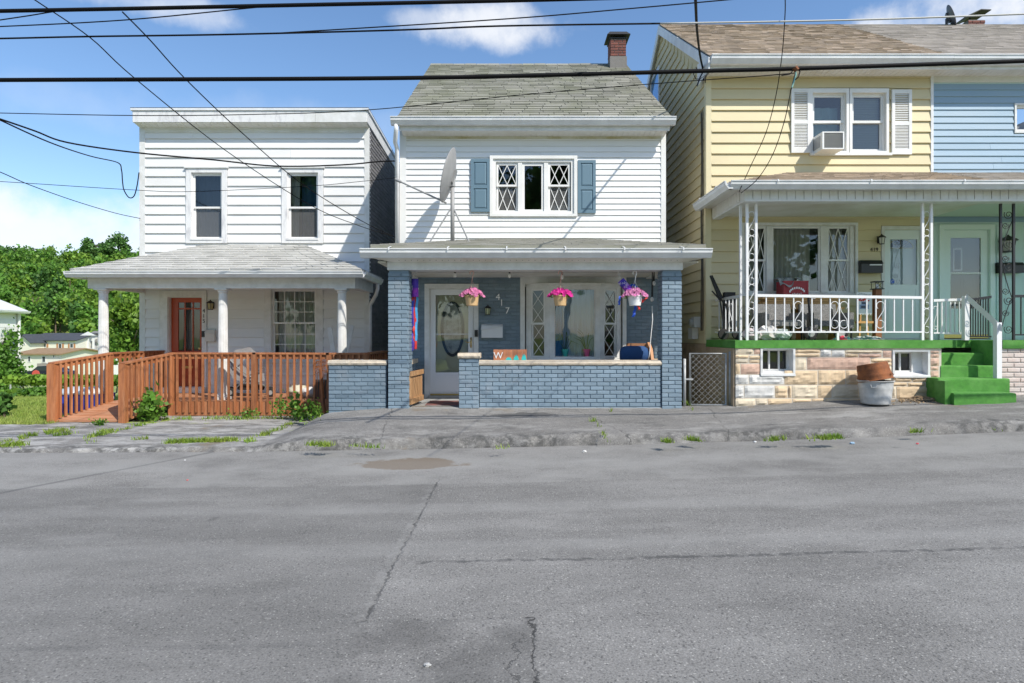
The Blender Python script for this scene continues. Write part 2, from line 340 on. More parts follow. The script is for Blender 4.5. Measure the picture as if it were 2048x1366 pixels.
def road_feat(c, e):
    mth, noi, rng_, mixc, X, Y = (e[k] for k in ('mth','noi','rng_','mixc','X','Y'))
    wob = mth('MULTIPLY', mth('SUBTRACT', noi(1.4, 3), .5), .05); fine = mth('MULTIPLY', mth('SUBTRACT', noi(14, 4, .7), .5), .08)
    w = mth('ADD', wob, fine)
    def line(coord, at, width, soft=.5):
        return rng_(mth('ABSOLUTE', mth('SUBTRACT', mth('ADD', coord, w), at)), width*soft, width, 1, 0)
    gt = lambda a, b: rng_(mth('ADD', a, w), b-.03, b+.03)
    lt = lambda a, b: rng_(mth('ADD', a, w), b-.03, b+.03, 1, 0)
    mul = lambda *a: a[0] if len(a) == 1 else mth('MULTIPLY', a[0], mul(*a[1:]))
    # older surface left of the seam is rougher and a little darker, the strip along the kerb paler
    c = mixc(mul(lt(X, -.79), lt(Y, 6.1), .22), c, (.10,.10,.095))
    c = mixc(mul(gt(Y, 6.1), rng_(noi(1.3, 5), .35, .65), .5), c, (.29,.285,.27))
    c = mixc(mul(rng_(noi(.9, 6, .6, (.5, 2, 1)), .55, .72), gt(Y, 4.2), .3), c, (.31,.305,.29))
    # seams
    seam = mul(line(X, -.79, .011), gt(Y, 3.2), lt(Y, 6.3))
    pale = mul(line(X, -.83, .035), gt(Y, 3.2), lt(Y, 6.0), rng_(noi(6, 4), .4, .65), .3)
    c = mixc(pale, c, (.33,.325,.31)); c = mixc(mul(seam, rng_(noi(7, 4), .3, .6), .7), c, (.045,.045,.045))
    t = mul(line(Y, 3.98, .03), gt(X, -.72)); c = mixc(mul(t, rng_(noi(11, 4), .35, .6), .7), c, (.06,.06,.06))
    t2 = mul(line(Y, 2.93, .03), lt(X, -1.0)); c = mixc(mul(t2, rng_(noi(3, 4), .3, .6), .3), c, (.08,.08,.08))
    # diagonal joint at the left
    dg = mth('SUBTRACT', Y, mth('ADD', mth('MULTIPLY', mth('ADD', X, 5.08), 2.0), 5.93))
    c = mixc(mul(rng_(mth('ABSOLUTE', mth('ADD', dg, mth('MULTIPLY', w, 2.0))), .05, .12, 1, 0), lt(X, -3.9), gt(Y, 4.5), .5), c, (.07,.07,.07))
    # patched square near the camera
    px_ = mul(gt(X, -.8), lt(X, .10), lt(Y, 3.17))
    c = mixc(mul(px_, rng_(noi(2.6, 5), .38, .6), .42), c, (.075,.073,.07))
    crack = mul(line(mth('ADD', X, mth('MULTIPLY', mth('SUBTRACT', noi(5, 6, .75), .5), .16)), .10, .008), lt(Y, 3.17)); crack2 = mul(line(mth('ADD', X, mth('MULTIPLY', mth('SUBTRACT', noi(3.5, 5, .7), .5), .5)), .02, .012), lt(Y, 3.0))
    ck = mul(line(Y, 3.17, .012), gt(X, -.8), lt(X, .1))
    cr = mth('MAXIMUM', crack, mth('MAXIMUM', mul(crack2, .8), mul(ck, rng_(noi(8), .45, .6))))
    c = mixc(mul(cr, rng_(noi(5, 4), .35, .6, .35, 1), .8), c, (.03,.03,.03))
    # dried mud stain by the kerb
    dx = mth('DIVIDE', mth('ADD', X, 1.2), .70); dy = mth('DIVIDE', mth('SUBTRACT', Y, 7.12), .34)
    r2 = mth('ADD', mth('MULTIPLY', dx, dx), mth('MULTIPLY', dy, dy)); r2 = mth('ADD', r2, mth('MULTIPLY', mth('SUBTRACT', noi(3.4, 5), .5), 2.4))
    c = mixc(mul(rng_(r2, .6, .95, 1, 0), .8), c, (.14,.10,.06))
    # tyre-worn lanes, paler and darker bands along the street
    lane = noi(1.0, 2, .5, (.03, .9, 0)); c = mixc(mul(rng_(lane, .5, .62), .22), c, (.34,.335,.32)); c = mixc(mul(rng_(noi(.35, 5, .65), .56, .66), .28), c, (.085,.083,.08))
    # oil drips
    c = mixc(mul(rng_(noi(1.7, 3, .5), .70, .76), .5), c, (.06,.06,.06))
    return c, mth('MULTIPLY', mth('MAXIMUM', cr, mth('MULTIPLY', seam, .6)), -2.5)
def walk_feat(c, e):
    mth, noi, rng_, mixc, X, Y = (e[k] for k in ('mth','noi','rng_','mixc','X','Y'))
    mul = lambda *a: a[0] if len(a) == 1 else mth('MULTIPLY', a[0], mul(*a[1:]))
    c = mixc(mul(rng_(noi(1.8, 7, .7, (.6, 1.8, 1)), .48, .66), .5), c, (.35,.345,.33))
    c = mixc(mul(rng_(noi(2.6, 7, .75, (.6, 1.8, 1)), .54, .68), .6), c, (.06,.06,.06))
    c = mixc(mul(rng_(noi(9, 6, .75, (.8, 1.5, 1)), .56, .72), .4), c, (.42,.415,.40))
    lf = rng_(X, -3.6, -3.3, 1, 0)
    c = mixc(mul(lf, rng_(noi(2.5, 7, .75, (.8, 1.6, 1)), .42, .62), .7), c, (.46,.455,.44))
    c = mixc(mul(rng_(noi(1.0, 4), .62, .7), .5), c, (.20,.15,.09))
    c = mixc(mul(rng_(Y, 8.22, 8.45, 1, 0), rng_(noi(7, 6, .75), .42, .6), rng_(noi(.8, 3), .42, .58), .8), c, (.06,.06,.058))
    # wet patch in front of the bay window
    dx = mth('DIVIDE', mth('SUBTRACT', X, .25), .75); dy = mth('DIVIDE', mth('SUBTRACT', Y, 9.35), .16)
    r2 = mth('ADD', mth('ADD', mth('MULTIPLY', dx, dx), mth('MULTIPLY', dy, dy)), mth('MULTIPLY', mth('SUBTRACT', noi(4, 5), .5), 3.2))
    c = mixc(mul(rng_(r2, .5, .8, 1, 0), .7), c, (.06,.06,.06))
    # cracks
    cr = None
    for a0, k in ((1.25, .35), (3.05, -.15), (-1.9, .1)):
        d = mth('ABSOLUTE', mth('SUBTRACT', mth('ADD', mth('ADD', X, mth('MULTIPLY', Y, k)), mth('MULTIPLY', mth('SUBTRACT', noi(5, 5, .7), .5), .22)), a0 + 9*k))
        l = mul(rng_(d, .003, .012, 1, 0), rng_(noi(2.3, 3), .38, .55)); cr = l if cr is None else mth('MAXIMUM', cr, l)
    c = mixc(mul(cr, .65), c, (.04,.04,.04))
    return c, mth('MULTIPLY', cr, -1.2)
ROADM = asphalt('road_asphalt', (.098,.095,.089), (.30,.292,.277), road_feat)
WALKM = asphalt('pavement_asphalt', (.095,.092,.087), (.265,.257,.245), walk_feat)
GROUNDM = mat('grassy_ground', (.20,.30,.05), .95, col2=(.28,.31,.08), vscale=1.5, bump=.4, bscale=20, col3=(.20,.15,.09), v3=.5, lo3=.6, hi3=.72)

xs = sorted(set([-900,-600,-400,-300] + list(np.arange(-260, -20, 6.0)) + list(np.arange(-20, 20, .8)) + [20,24,30,40,60,90,130,200,300,500,900]))
ys = sorted(set([-900,-500,-250,-120,-60,-30,-15,-6,0,4,7.5,8.2] + list(np.arange(8.4, 20, .4)) + list(np.arange(20, 60, 3.0)) + list(np.arange(60, 280, 6.0)) + [280,340,420,600,900]))
struct('ground', grid(xs, ys, ground_h, 'ground', GROUNDM), GROUNDM, True, False)
xs = [-60,-40,-25,-16] + list(np.arange(-12, 12, .25)) + [12,16,25,40,60]
ys = list(np.arange(-5, 8.36, .334))
struct('road', grid(xs, ys, lambda x, y: zr(x) + .006*mnoise.noise((x*.7, y*.7, 0)) - .02*sm(8.0, 8.35, y), 'road', ROADM), ROADM, True, False)
def pavement():
    mb = MB(); xs = list(np.arange(-14, 13.01, .05)); cols = []
    ts = [0, .25, .6, 1.0]
    for x in xs:
        ye = 8.10 + .10*mnoise.noise((x*.55, 0, 5)) + .05*mnoise.noise((x*3.1, 0, 9)) + .02*mnoise.noise((x*11, 0, 2))
        yb = 9.95 if x > -3.2 else (12.6 if x > -8.55 else 10.75)
        c = []
        zt = sw(x, ye + .12)
        for k, t in enumerate(ts):
            z0 = zr(x) - .03
            y = ye + .07*t + (.035*mnoise.noise((x*6, k*3.3, 7)) if k else 0)
            z = z0 + (zt - z0)*t**.8 + (.03*mnoise.noise((x*7, k*2.2, 1)) if 0 < k < 3 else 0)
            c.append((x, y, z))
        n = 26; y0 = ye + .10
        for i in range(1, n+1):
            y = y0 + (yb - y0)*(i/n)**1.25
            f = math.exp(-(y - y0)/.25)
            z = sw(x, y) + .010*mnoise.noise((x*1.3, y*1.3, 0)) + .007*mnoise.noise((x*5, y*5, 4))*(1 + 2*f) + .012*f*mnoise.noise((x*9, y*9, 2))
            c.append((x, y, z))
        cols.append(c)
    k = len(cols[0]); mb.v = [p for c in cols for p in c]
    mb.f = [(i*k+j, (i+1)*k+j, (i+1)*k+j+1, i*k+j+1) for i in range(len(cols)-1) for j in range(k-1)]
    struct('pavement', mb, WALKM, True, False)
pavement()

# ---------------------------------------------------------------- building-kit functions
def wall(house, F, u0, u1, z0, z1, thick, m, openings=(), name='wall', clip=None):
    us = sorted(set([u0, u1] + [v for o in openings for v in (o[0], o[1]) if u0 < v < u1]))
    mb = MB()
    for a, b in zip(us, us[1:]):
        mid = (a + b)/2; zz = z0
        for o in sorted([o for o in openings if o[0] < mid < o[1]], key=lambda o: o[2]):
            if o[2] > zz: mb.fbox(F, a, b, -thick, 0, zz, o[2])
            zz = max(zz, o[3])
        if zz < z1: mb.fbox(F, a, b, -thick, 0, zz, z1)
    return part(name, mb, m, house)
def siding(w, F, u0, u1, z0, z1, pitch, m, openings=(), p=.018, clip=None, name='siding_board', gap=.0):
    z = z0; k = 0; rj = random.Random(int(abs(u0*91 + z0*17)))
    while z < z1 - .01:
        ztop = min(z + pitch, z1); a0, a1 = (u0, u1) if clip is None else clip(z + pitch*.5)
        if a1 - a0 > .05:
            ops = [o for o in openings if o[2] < ztop - .004 and o[3] > z + .004 and o[0] < a1 and o[1] > a0]
            cuts = sorted(set([a0, a1] + [min(max(v, a0), a1) for o in ops for v in (o[0], o[1])]))
            segs = []
            for a, b in zip(cuts, cuts[1:]):
                mid = (a + b)/2; hit = [o for o in ops if o[0] < mid < o[1]]
                if not hit: segs.append((a, b, z, ztop))
                else:
                    lo = min(o[2] for o in hit); hi = max(o[3] for o in hit)
                    if lo - z > .015: segs.append((a, b, z, lo))
                    if ztop - hi > .015: segs.append((a, b, hi, ztop))
            merged = []
            for s in segs:
                if merged and abs(merged[-1][1] - s[0]) < 1e-6 and merged[-1][2:] == s[2:]: merged[-1] = (merged[-1][0], s[1], s[2], s[3])
                else: merged.append(s)
            cut = []                                     # butt joints in long boards
            for s in merged:
                L_ = s[1] - s[0]
                if L_ > 2.2 and s[3] - s[2] > pitch*.7 and rj.random() < .75:
                    c_ = s[0] + L_*(.2 + .6*rj.random()); cut += [(s[0], c_ - .002, s[2], s[3]), (c_ + .002, s[1], s[2], s[3])]
                else: cut.append(s)
            for a, b, za, zb in cut:
                off = lambda q: p*(1 - (q - z)/pitch) + .003
                dz = .003*(rj.random() - .5); mb = MB()
                poly = [(-.002, za), (off(za), za + dz), (off(za)*.98, za + .006), (off(zb), zb - .0005 - gap), (-.002, zb - .0005 - gap)]
                mb.prism(poly, a, b, lambda o_, q, t: F(t, o_, q)); part(name, mb, m, w)
        z += pitch; k += 1
BRICKS = {}
def brick_mesh(wd, v, mn):
    key = (round(wd, 3), v, mn)
    if key in BRICKS: return BRICKS[key]
    rg = random.Random(int(wd*1000)*7 + v); h = .0575; mb = MB(); x0, x1, z0, z1 = -wd/2, wd/2, 0, h
    j = lambda: (rg.random() - .5)*.003
    P = [(x0, .02, z0), (x1, .02, z0), (x1, .02, z1), (x0, .02, z1)]
    Q = [(x0 + j(), -.007, z0 + j()), (x1 + j(), -.007, z0 + j()), (x1 + j(), -.007, z1 + j()), (x0 + j(), -.007, z1 + j())]
    c = .005; S = [(x0 + c + j(), -.013 + j(), z0 + c), (x1 - c + j(), -.013 + j(), z0 + c), (x1 - c, -.013 + j(), z1 - c), (x0 + c, -.013 + j(), z1 - c)]
    mb.add(P + Q + S, [(8,9,10,11)] + [(i, (i+1) % 4, 4+(i+1) % 4, 4+i) for i in range(4)] + [(4+i, 4+(i+1) % 4, 8+(i+1) % 4, 8+i) for i in range(4)])
    me = mb.mesh('brick', recalc=False); BRICKS[key] = me; return me
def bricks(parent, face, at, u0, u1, z0, z1, m, parts=True, openings=(), course=.0677, L_=.213, phase=0.0, mb=None, name='brick'):
    """running bond on a wall face; face 'front' / 'right' / 'left', at = plane coordinate"""
    rot = {'front': 0, 'right': R(90), 'left': R(-90)}[face]; n = int((z1 - z0)/course + .3); rg = random.Random(int(abs(u0*100)) + n)
    acc = MB() if mb is None else mb
    Fm = {'front': front, 'right': right, 'left': left}[face](at)
    for r in range(n):
        z = z0 + r*course; off = phase + (L_/2 if r % 2 else 0); u = u0 - ((L_ - off) % L_)
        while u < u1 - .03:
            a, b = max(u, u0), min(u + L_ - .010, u1); u += L_
            if b - a < .03: continue
            spans = [(a, b)]
            for o in openings:
                if o[2] < z + .03 and o[3] > z + .03:
                    spans = [q for s in spans for q in ((s[0], min(s[1], o[0])), (max(s[0], o[1]), s[1])) if q[1] - q[0] > .025]
            for a_, b_ in spans:
                if parts:
                    me = brick_mesh(round(b_ - a_, 2) if abs(b_ - a_ - (L_ - .01)) > .004 else L_ - .01, rg.randrange(3), m.name)
                    link(name, me, m, parent, Fm((a_ + b_)/2, 0, z + .004), (0, 0, rot))
                else:
                    q = .009 + rg.random()*.006; acc.hexa([Fm(*p) for p in ((a_,0,z+.004),(b_,0,z+.004),(b_,0,z+.0615),(a_,0,z+.0615),(a_+.004,q,z+.008),(b_-.004,q,z+.008),(b_-.004,q,z+.058),(a_+.004,q,z+.058))])
    if not parts and mb is None:
        part('brickwork', acc, m, parent, kind='stuff')
def wavy(parent, F, u0, u1, z0, z1, o, m, amp=.03, waves=7, name='curtain', seed=1, gather=0.0):
    mb = MB(); n = max(16, waves*6); rg = random.Random(seed); ph = rg.random()*6; rows = 6
    for j in range(rows + 1):
        t = j/rows; z = z0 + (z1 - z0)*t
        for i in range(n + 1):
            s = i/n; u = u0 + (u1 - u0)*s; g = 1 - gather*(1-t)
            mb.v.append(F(u0 + (u - u0)*g, o + amp*math.sin(s*waves*6.283 + ph + .6*math.sin(t*2 + ph)) + amp*.4*math.sin(s*waves*13.7 + ph*2), z))
    mb.f = [(j*(n+1)+i, j*(n+1)+i+1, (j+1)*(n+1)+i+1, (j+1)*(n+1)+i) for j in range(rows) for i in range(n)]
    return part(name, mb, m, parent, smooth=True, recalc=False)
def ring(mb, F, u0, u1, z0, z1, o0, o1, w):
    ws = w if isinstance(w, tuple) else (w, w, w, w)      # left, right, bottom, top
    mb.fbox(F, u0, u0 + ws[0], o0, o1, z0, z1); mb.fbox(F, u1 - ws[1], u1, o0, o1, z0, z1)
    mb.fbox(F, u0 + ws[0], u1 - ws[1], o0, o1, z0, z0 + ws[2]); mb.fbox(F, u0 + ws[0], u1 - ws[1], o0, o1, z1 - ws[3], z1)
def pane(parent, F, u0, u1, z0, z1, o, g=None, name='pane'):
    mb = MB(); mb.add([F(u0,o,z0), F(u1,o,z0), F(u1,o,z1), F(u0,o,z1)], [(0,1,2,3)]); return part(name, mb, g or GLASS, parent, recalc=False)
def diamonds(parent, F, u0, u1, z0, z1, o, nx, ny, m, w=.009):
    mb = MB(); du, dz = (u1 - u0)/nx, (z1 - z0)/ny
    for i in range(nx):
        for j in range(ny):
            for q, (a, b) in enumerate((((i*du, j*dz), ((i+1)*du, (j+1)*dz)), ((i*du, (j+1)*dz), ((i+1)*du, j*dz)))):
                d = Vector((b[0]-a[0], b[1]-a[1])).normalized(); nx_ = Vector((-d.y, d.x))*w/2; oo = o + q*.0015
                pts = [(a[0]+nx_.x, a[1]+nx_.y), (a[0]-nx_.x, a[1]-nx_.y), (b[0]-nx_.x, b[1]-nx_.y), (b[0]+nx_.x, b[1]+nx_.y)]
                mb.hexa([F(u0+p[0], oo-.004, z0+p[1]) for p in pts] + [F(u0+p[0], oo+.004, z0+p[1]) for p in pts])
    return part('diamond_grille', mb, m, parent)
def muntins(parent, F, u0, u1, z0, z1, o, nx, ny, m, w=.018):
    mb = MB()
    for i in range(1, nx): u = u0 + (u1-u0)*i/nx; mb.fbox(F, u-w/2, u+w/2, o-.006, o+.006, z0, z1)
    for j in range(1, ny): z = z0 + (z1-z0)*j/ny; mb.fbox(F, u0, u1, o-.0075, o+.0075, z-w/2, z+w/2)
    return part('muntin_grid', mb, m, parent)
def window(house, F, u0, u1, z0, z1, trim=.09, m=TRIM, sashm=WHITE, split=.5, sw_=.04, proud=.03, name='window', low_glass=None, bottom=None, top=None, casing=True, up=None, low=None, deep=.14):
    """u0..z1 is the opening. up / low: callables adding grilles to the two sashes"""
    bt = trim if bottom is None else bottom; tp = trim if top is None else top; mb = MB()
    if casing: ring(mb, F, u0-trim, u1+trim, z0-bt, z1+tp, -.02, proud, (trim-.002, trim-.002, bt-.002, tp-.002))
    ring(mb, F, u0-.002, u1+.002, z0-.002, z1+.002, -deep, -.004, .018)
    w = part(name, mb, m, house)
    if split is None:
        s = MB(); ring(s, F, u0+.016, u1-.016, z0+.016, z1-.016, -.06, -.022, sw_); sp = part('sash', s, sashm, w)
        pane(w, F, u0+sw_, u1-sw_, z0+sw_, z1-sw_, -.04)
        if up: up(w, F, u0+.016+sw_, u1-.016-sw_, z0+.016+sw_, z1-.016-sw_, -.034)
    else:
        zm = z0 + (z1 - z0)*split
        for nm, a, b, o, fn in (('sash', zm-.02, z1-.016, -.03, up), ('sash', z0+.016, zm+.02, -.066, low)):
            if o == -.066: o = -.02 - .046
            s = MB(); ring(s, F, u0+.016, u1-.016, a, b, o-.03, o, sw_); sp = part(nm, s, sashm, w)
            pane(w, F, u0+.016+sw_*.7, u1-.016-sw_*.7, a+sw_*.7, b-sw_*.7, o-.016, low_glass if o < -.05 else None)
            if fn: fn(w, F, u0+.016+sw_, u1-.016-sw_, a+sw_, b-sw_, o-.010)
    return w
def gutter(house, p0, p1, m=ALU, size=.12, outward=None, name='gutter', straps=0):
    p0, p1 = Vector(p0), Vector(p1); d = (p1 - p0).normalized(); out = Vector(outward).normalized() if outward else Vector((0,-1,0)); s = size/.12
    prof = [(0,0),(.068,0),(.078,.018),(.112,.062),(.116,.104),(.128,.106),(.128,.118),(.104,.118),(.100,.10),(.06,.05),(.01,.05),(.006,.118),(0,.118)]
    mb = MB(); n = len(prof)
    mb.add([q + out*(a*s) + Vector((0,0,b*s)) for q in (p0, p1) for a, b in prof], [tuple(range(n))[::-1], tuple(range(n, 2*n))] + [(i, (i+1) % n, n+(i+1) % n, n+i) for i in range(n)])
    g = part(name, mb, m, house)
    L_ = (p1 - p0).length
    for k in range(straps):
        q = p0 + d*(L_*(k + .5)/straps); sb = MB(); e = d*.011
        pts = [q - out*.10 + Vector((0,0,.175*s)), q + out*(.13*s) + Vector((0,0,.124*s)), q + out*(.132*s) + Vector((0,0,.09*s))]
        for a, b in zip(pts, pts[1:]):
            sb.hexa([a-e, a+e, b+e, b-e] + [v + out*.004 + Vector((0,0,.005)) for v in (a-e, a+e, b+e, b-e)])
        part('gutter_strap', sb, m, g)
    return g
def shingles(parent, P0, P1, P2, P3, e, w, m, parts=False, seed=3, gap=.008, lift=.012, wj=0.0):
    """courses of tabs on the quad P0 P1 (eave) P2 P3 (top)"""
    P0, P1, P2, P3 = map(Vector, (P0, P1, P2, P3)); rg = random.Random(seed); nrm = (P1-P0).cross(P3-P0); nrm = nrm.normalized() if nrm.length else Vector((0,0,1))
    if nrm.z < 0: nrm = -nrm
    H = ((P3+P2)/2 - (P0+P1)/2).length; n = max(1, int(H/e + .5)); acc = MB()
    for k in range(n):
        t0, t1 = k/n, min(1.0, (k + 1.12)/n)
        a0, b0, a1, b1 = P0.lerp(P3, t0), P1.lerp(P2, t0), P0.lerp(P3, t1), P1.lerp(P2, t1)
        W = (b0 - a0).length
        if W < .05: continue
        x = -rg.random()*w
        while x < W:
            wd = w*(1 + wj*(rg.random()-.5)*2); s0, s1 = max(0, x), min(W, x + wd - gap); x += wd
            if s1 - s0 < .03: continue
            lf = lift*(.75 + .5*rg.random()); dn = (a0 - a1).normalized()*(rg.random()*.004)
            q = [a0.lerp(b0, s0/W) + dn, a0.lerp(b0, s1/W) + dn, a1.lerp(b1, s1/W), a1.lerp(b1, s0/W)]
            q0 = [p - nrm*.004 for p in q]; q1 = [q[0] + nrm*lf, q[1] + nrm*lf, q[2] + nrm*.002, q[3] + nrm*.002]
            if parts: part('shingle', MB().hexa(q0 + q1), m, parent, recalc=False)
            else: acc.hexa(q0 + q1)
    if not parts: part('shingle_courses', acc, m, parent, recalc=False, kind='stuff')
def slab(mb, pts, th):                                # thick plane from a polygon, thickened downwards
    n = len(pts); pts = [Vector(p) for p in pts]; lo = [p - Vector((0,0,th)) for p in pts]
    return mb.add(pts + lo, [tuple(range(n)), tuple(range(n, 2*n))[::-1]] + [(i, n+i, n+(i+1) % n, (i+1) % n) for i in range(n)])
def soffit_ribs(parent, X0, X1, Y0, Y1, z0, z1, pitch, m, name='soffit'):
    """ribbed soffit panel between the wall (Y1,z1) and the fascia (Y0,z0)"""
    mb = MB(); n = max(1, int((X1-X0)/pitch))
    for i in range(n):
        a = X0 + (X1-X0)*i/n + .002; b = X0 + (X1-X0)*(i+1)/n - .006
        mb.hexa([(a,Y0,z0),(b,Y0,z0),(b,Y1,z1),(a,Y1,z1),(a,Y0,z0+.012),(b,Y0,z0+.012),(b,Y1,z1+.012),(a,Y1,z1+.012)])
    mb.hexa([(X0,Y0,z0+.008),(X1,Y0,z0+.008),(X1,Y1,z1+.008),(X0,Y1,z1+.008),(X0,Y0,z0+.02),(X1,Y0,z0+.02),(X1,Y1,z1+.02),(X0,Y1,z1+.02)])
    return part(name, mb, m, parent)
def digits(house, txt, positions, size, Y, m, name='house_number'):
    for ch, (x, z) in zip(txt, positions):
        me = text_mesh(name, ch, size, .006); o = link(name, me, m, house, (x, Y, z), (R(90), 0, 0))
# ================================================================ HOUSE 415: grey-white house at the left
YA = 13.87; FA = front(YA)
def xa(p): return PX(p, YA)
def za(p): return PZ(p, YA)
XA0, XA1, ZA0, ZA1 = xa(281), xa(738), .15, za(252)
DECKZ = .19
houseA = thing('house', 'grey-white two-storey clapboard house with flat roof and red front door, number 415', 'house', (-6, YA, 0), 'houses on the street')
opA = [(xa(384), xa(445), za(478), za(346)), (xa(575), xa(637), za(478), za(346)), (xa(543), xa(633), za(714), za(578)), (xa(337), xa(405), .2, za(594))]
wA = wall(houseA, FA, XA0, XA1, -.2, ZA1 + .3, .16, SID_A, opA)
siding(wA, FA, XA0 + .12, XA1 - .10, .16, ZA1 + .15, .2185, SID_A, [(o[0]-.13, o[1]+.13, o[2]-.12, o[3]+.11) for o in opA], p=.03, gap=.014)
mb = MB(); mb.fbox(FA, XA0 - .01, XA0 + .12, -.02, .028, .1, ZA1 + .12); part('corner_board', mb, TRIM, wA)
mb = MB(); mb.fbox(FA, XA1 - .10, XA1 + .01, -.02, .028, .1, ZA1 + .12); part('corner_board', mb, TRIM, wA)
# side, back walls
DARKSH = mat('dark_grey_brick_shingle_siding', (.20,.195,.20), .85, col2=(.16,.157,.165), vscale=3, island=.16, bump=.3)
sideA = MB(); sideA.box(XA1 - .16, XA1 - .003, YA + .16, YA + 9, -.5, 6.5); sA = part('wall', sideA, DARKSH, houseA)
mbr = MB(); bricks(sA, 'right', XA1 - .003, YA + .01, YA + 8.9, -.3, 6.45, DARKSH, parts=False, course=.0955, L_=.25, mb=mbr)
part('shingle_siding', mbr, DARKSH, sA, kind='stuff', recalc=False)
mb = MB(); mb.box(XA0 + .003, XA0 + .16, YA + .16, YA + 9, -.5, 6.5); mb.box(XA0 + .16, XA1 - .16, YA + 8.84, YA + 9, -.5, 6.5); part('wall', mb, SID_A, houseA)
mb = MB(); mb.box(XA0 + .17, XA1 - .17, YA + .17, YA + 8.8, 3.0, 3.1); mb.box(XA0 + .17, XA1 - .17, YA + 3.2, YA + 3.3, .1, 6.2); part('inner_floor', mb, INTER, houseA)
# flat roof with deep fascia
YF = 13.60; XF0, XF1 = PX(265, YF), PX(735, YF); ZF1, ZF0 = PZ(217, YF), PZ(244, YF)
mb = MB(); mb.hexa([(XF0, YF, ZF0), (XF1, YF, ZF0), (XF1, YA + 9.2, ZF0 - .45), (XF0, YA + 9.2, ZF0 - .45), (XF0, YF, ZF1 - .05), (XF1, YF, ZF1 - .05), (XF1, YA + 9.2, ZF1 - .5), (XF0, YA + 9.2, ZF1 - .5)])
roofA = part('roof', mb, TRIM, houseA)
mb = MB(); mb.hexa([(XF0 - .03, YF - .035, ZF1 - .05), (XF1 + .03, YF - .035, ZF1 - .05), (XF1 + .03, YA + 9.25, ZF1 - .5), (XF0 - .03, YA + 9.25, ZF1 - .5), (XF0 - .03, YF - .035, ZF1), (XF1 + .03, YF - .035, ZF1), (XF1 + .03, YA + 9.25, ZF1 - .45), (XF0 - .03, YA + 9.25, ZF1 - .45)])
part('roof_edge', mb, ALU, roofA)
mb = MB(); mb.hexa([(XF0 - .031, YF - .036, ZF1), (XF1 + .031, YF - .036, ZF1), (XF1 + .031, YA + 9.2, ZF1 - .46), (XF0, YA + 9.2, ZF1 - .46), (XF0 - .031, YF - .036, ZF1 + .012), (XF1 + .031, YF - .036, ZF1 + .012), (XF1 + .031, YA + 9.2, ZF1 - .44), (XF0, YA + 9.2, ZF1 - .44)]); part('roofing_felt', mb, mat('dark_felt', (.03,.03,.03), .9), roofA)
for a, b in ((266, 446), (446.5, 608), (608.5, 631), (631.5, 733)):
    mb = MB(); mb.box(PX(a, YF), PX(b, YF), YF - .008 - .004*rng.random(), YF, ZF0 - .004, ZF1 - .06); part('fascia_panel', mb, TRIMW if a < 600 else TRIM, roofA)
soffit_ribs(houseA, XF0 + .02, XF1 - .02, YF + .01, YA - .003, ZF0 - .01, ZF0 - .055, .155, SOFFIT)
mb = MB(); mb.fbox(FA, XA0 + .12, XA1 - .10, 0, .03, ZF0 - .16, ZF0 - .07); part('frieze_board', mb, SOFFIT, houseA)
for k, o in enumerate(opA[:2]):
    w = window(houseA, FA, *o, trim=.12, m=TRIMW, split=.48, sw_=.042, proud=.045, bottom=.10, top=.10, low_glass=SCREEN)
    mb = MB(); mb.fbox(FA, o[0]-.01, o[1]+.01, -.05, .06, o[2]-.03, o[2]+.012); part('sill', mb, TRIMW, w)
    mb = MB(); mb.fbox(FA, o[0]-.15, o[1]+.15, -.01, .075, o[3]+.10, o[3]+.125); part('drip_cap', mb, TRIM, w)
    if k == 0: wavy(w, FA, o[0]+.02, o[1]-.02, o[2], o[3], -.25, DARKCUR, .02, 4, seed=2)
    else:
        wavy(w, FA, o[0]+.03, o[0]+.22, o[2], o[3], -.22, CURTAIN, .015, 2, seed=4, gather=.2)
        wavy(w, FA, o[0]+.2, o[1]-.02, o[2], o[3], -.38, mat('blue_dark_cloth', (.04,.10,.17), .9), .03, 2, seed=5)
o = opA[2]
w = window(houseA, FA, *o, trim=.16, m=TRIM, split=.5, sw_=.04, proud=.035, top=.17, bottom=.1,
           up=lambda p, F, a, b, c, d, e: muntins(p, F, a, b, c, d, e, 4, 3, WHITE), low=lambda p, F, a, b, c, d, e: muntins(p, F, a, b, c, d, e, 4, 3, WHITE))
mb = MB(); mb.fbox(FA, o[0]-.17, o[1]+.17, -.02, .07, o[2]-.13, o[2]-.10); part('sill', mb, TRIM, w)
wavy(w, FA, o[0]+.12, o[1]-.02, o[2], o[3], -.15, CURTAIN, .022, 9, seed=8, gather=-.0)
mb = MB(); mb.fbox(FA, o[0]-.1, o[1]+.1, .0, .025, .62, .80); part('panel_below_window', mb, TRIM, wA)
# red door with nine lights
o = opA[3]; mb = MB(); ring(mb, FA, o[0]-.19, o[1]+.11, o[2]-.05, o[3]+.15, -.02, .04, (.188,.108,.05,.148)); ring(mb, FA, o[0]-.002, o[1]+.002, o[2], o[3]+.002, -.15, -.003, .015)
dfr = part('door_frame', mb, TRIM, houseA)
D0, D1, DZ0, DZ1 = o[0]+.016, o[1]-.016, .33, o[3]-.016; Yd = -.09
gx = [xa(352), xa(364.5), xa(366.5), xa(380.5), xa(382.5), xa(396)]; gz0, gz1, gz2, gz3 = za(702), za(618.5), za(615.5), za(604.5)
mb = MB(); FD = FA
mb.fbox(FD, D0, gx[0], Yd-.04, Yd, DZ0, DZ1); mb.fbox(FD, gx[5], D1, Yd-.04, Yd, DZ0, DZ1); mb.fbox(FD, gx[0], gx[5], Yd-.04, Yd, DZ0, gz0); mb.fbox(FD, gx[0], gx[5], Yd-.04, Yd, gz3, DZ1)
mb.fbox(FD, gx[0], gx[5], Yd-.035, Yd-.005, gz1, gz2)
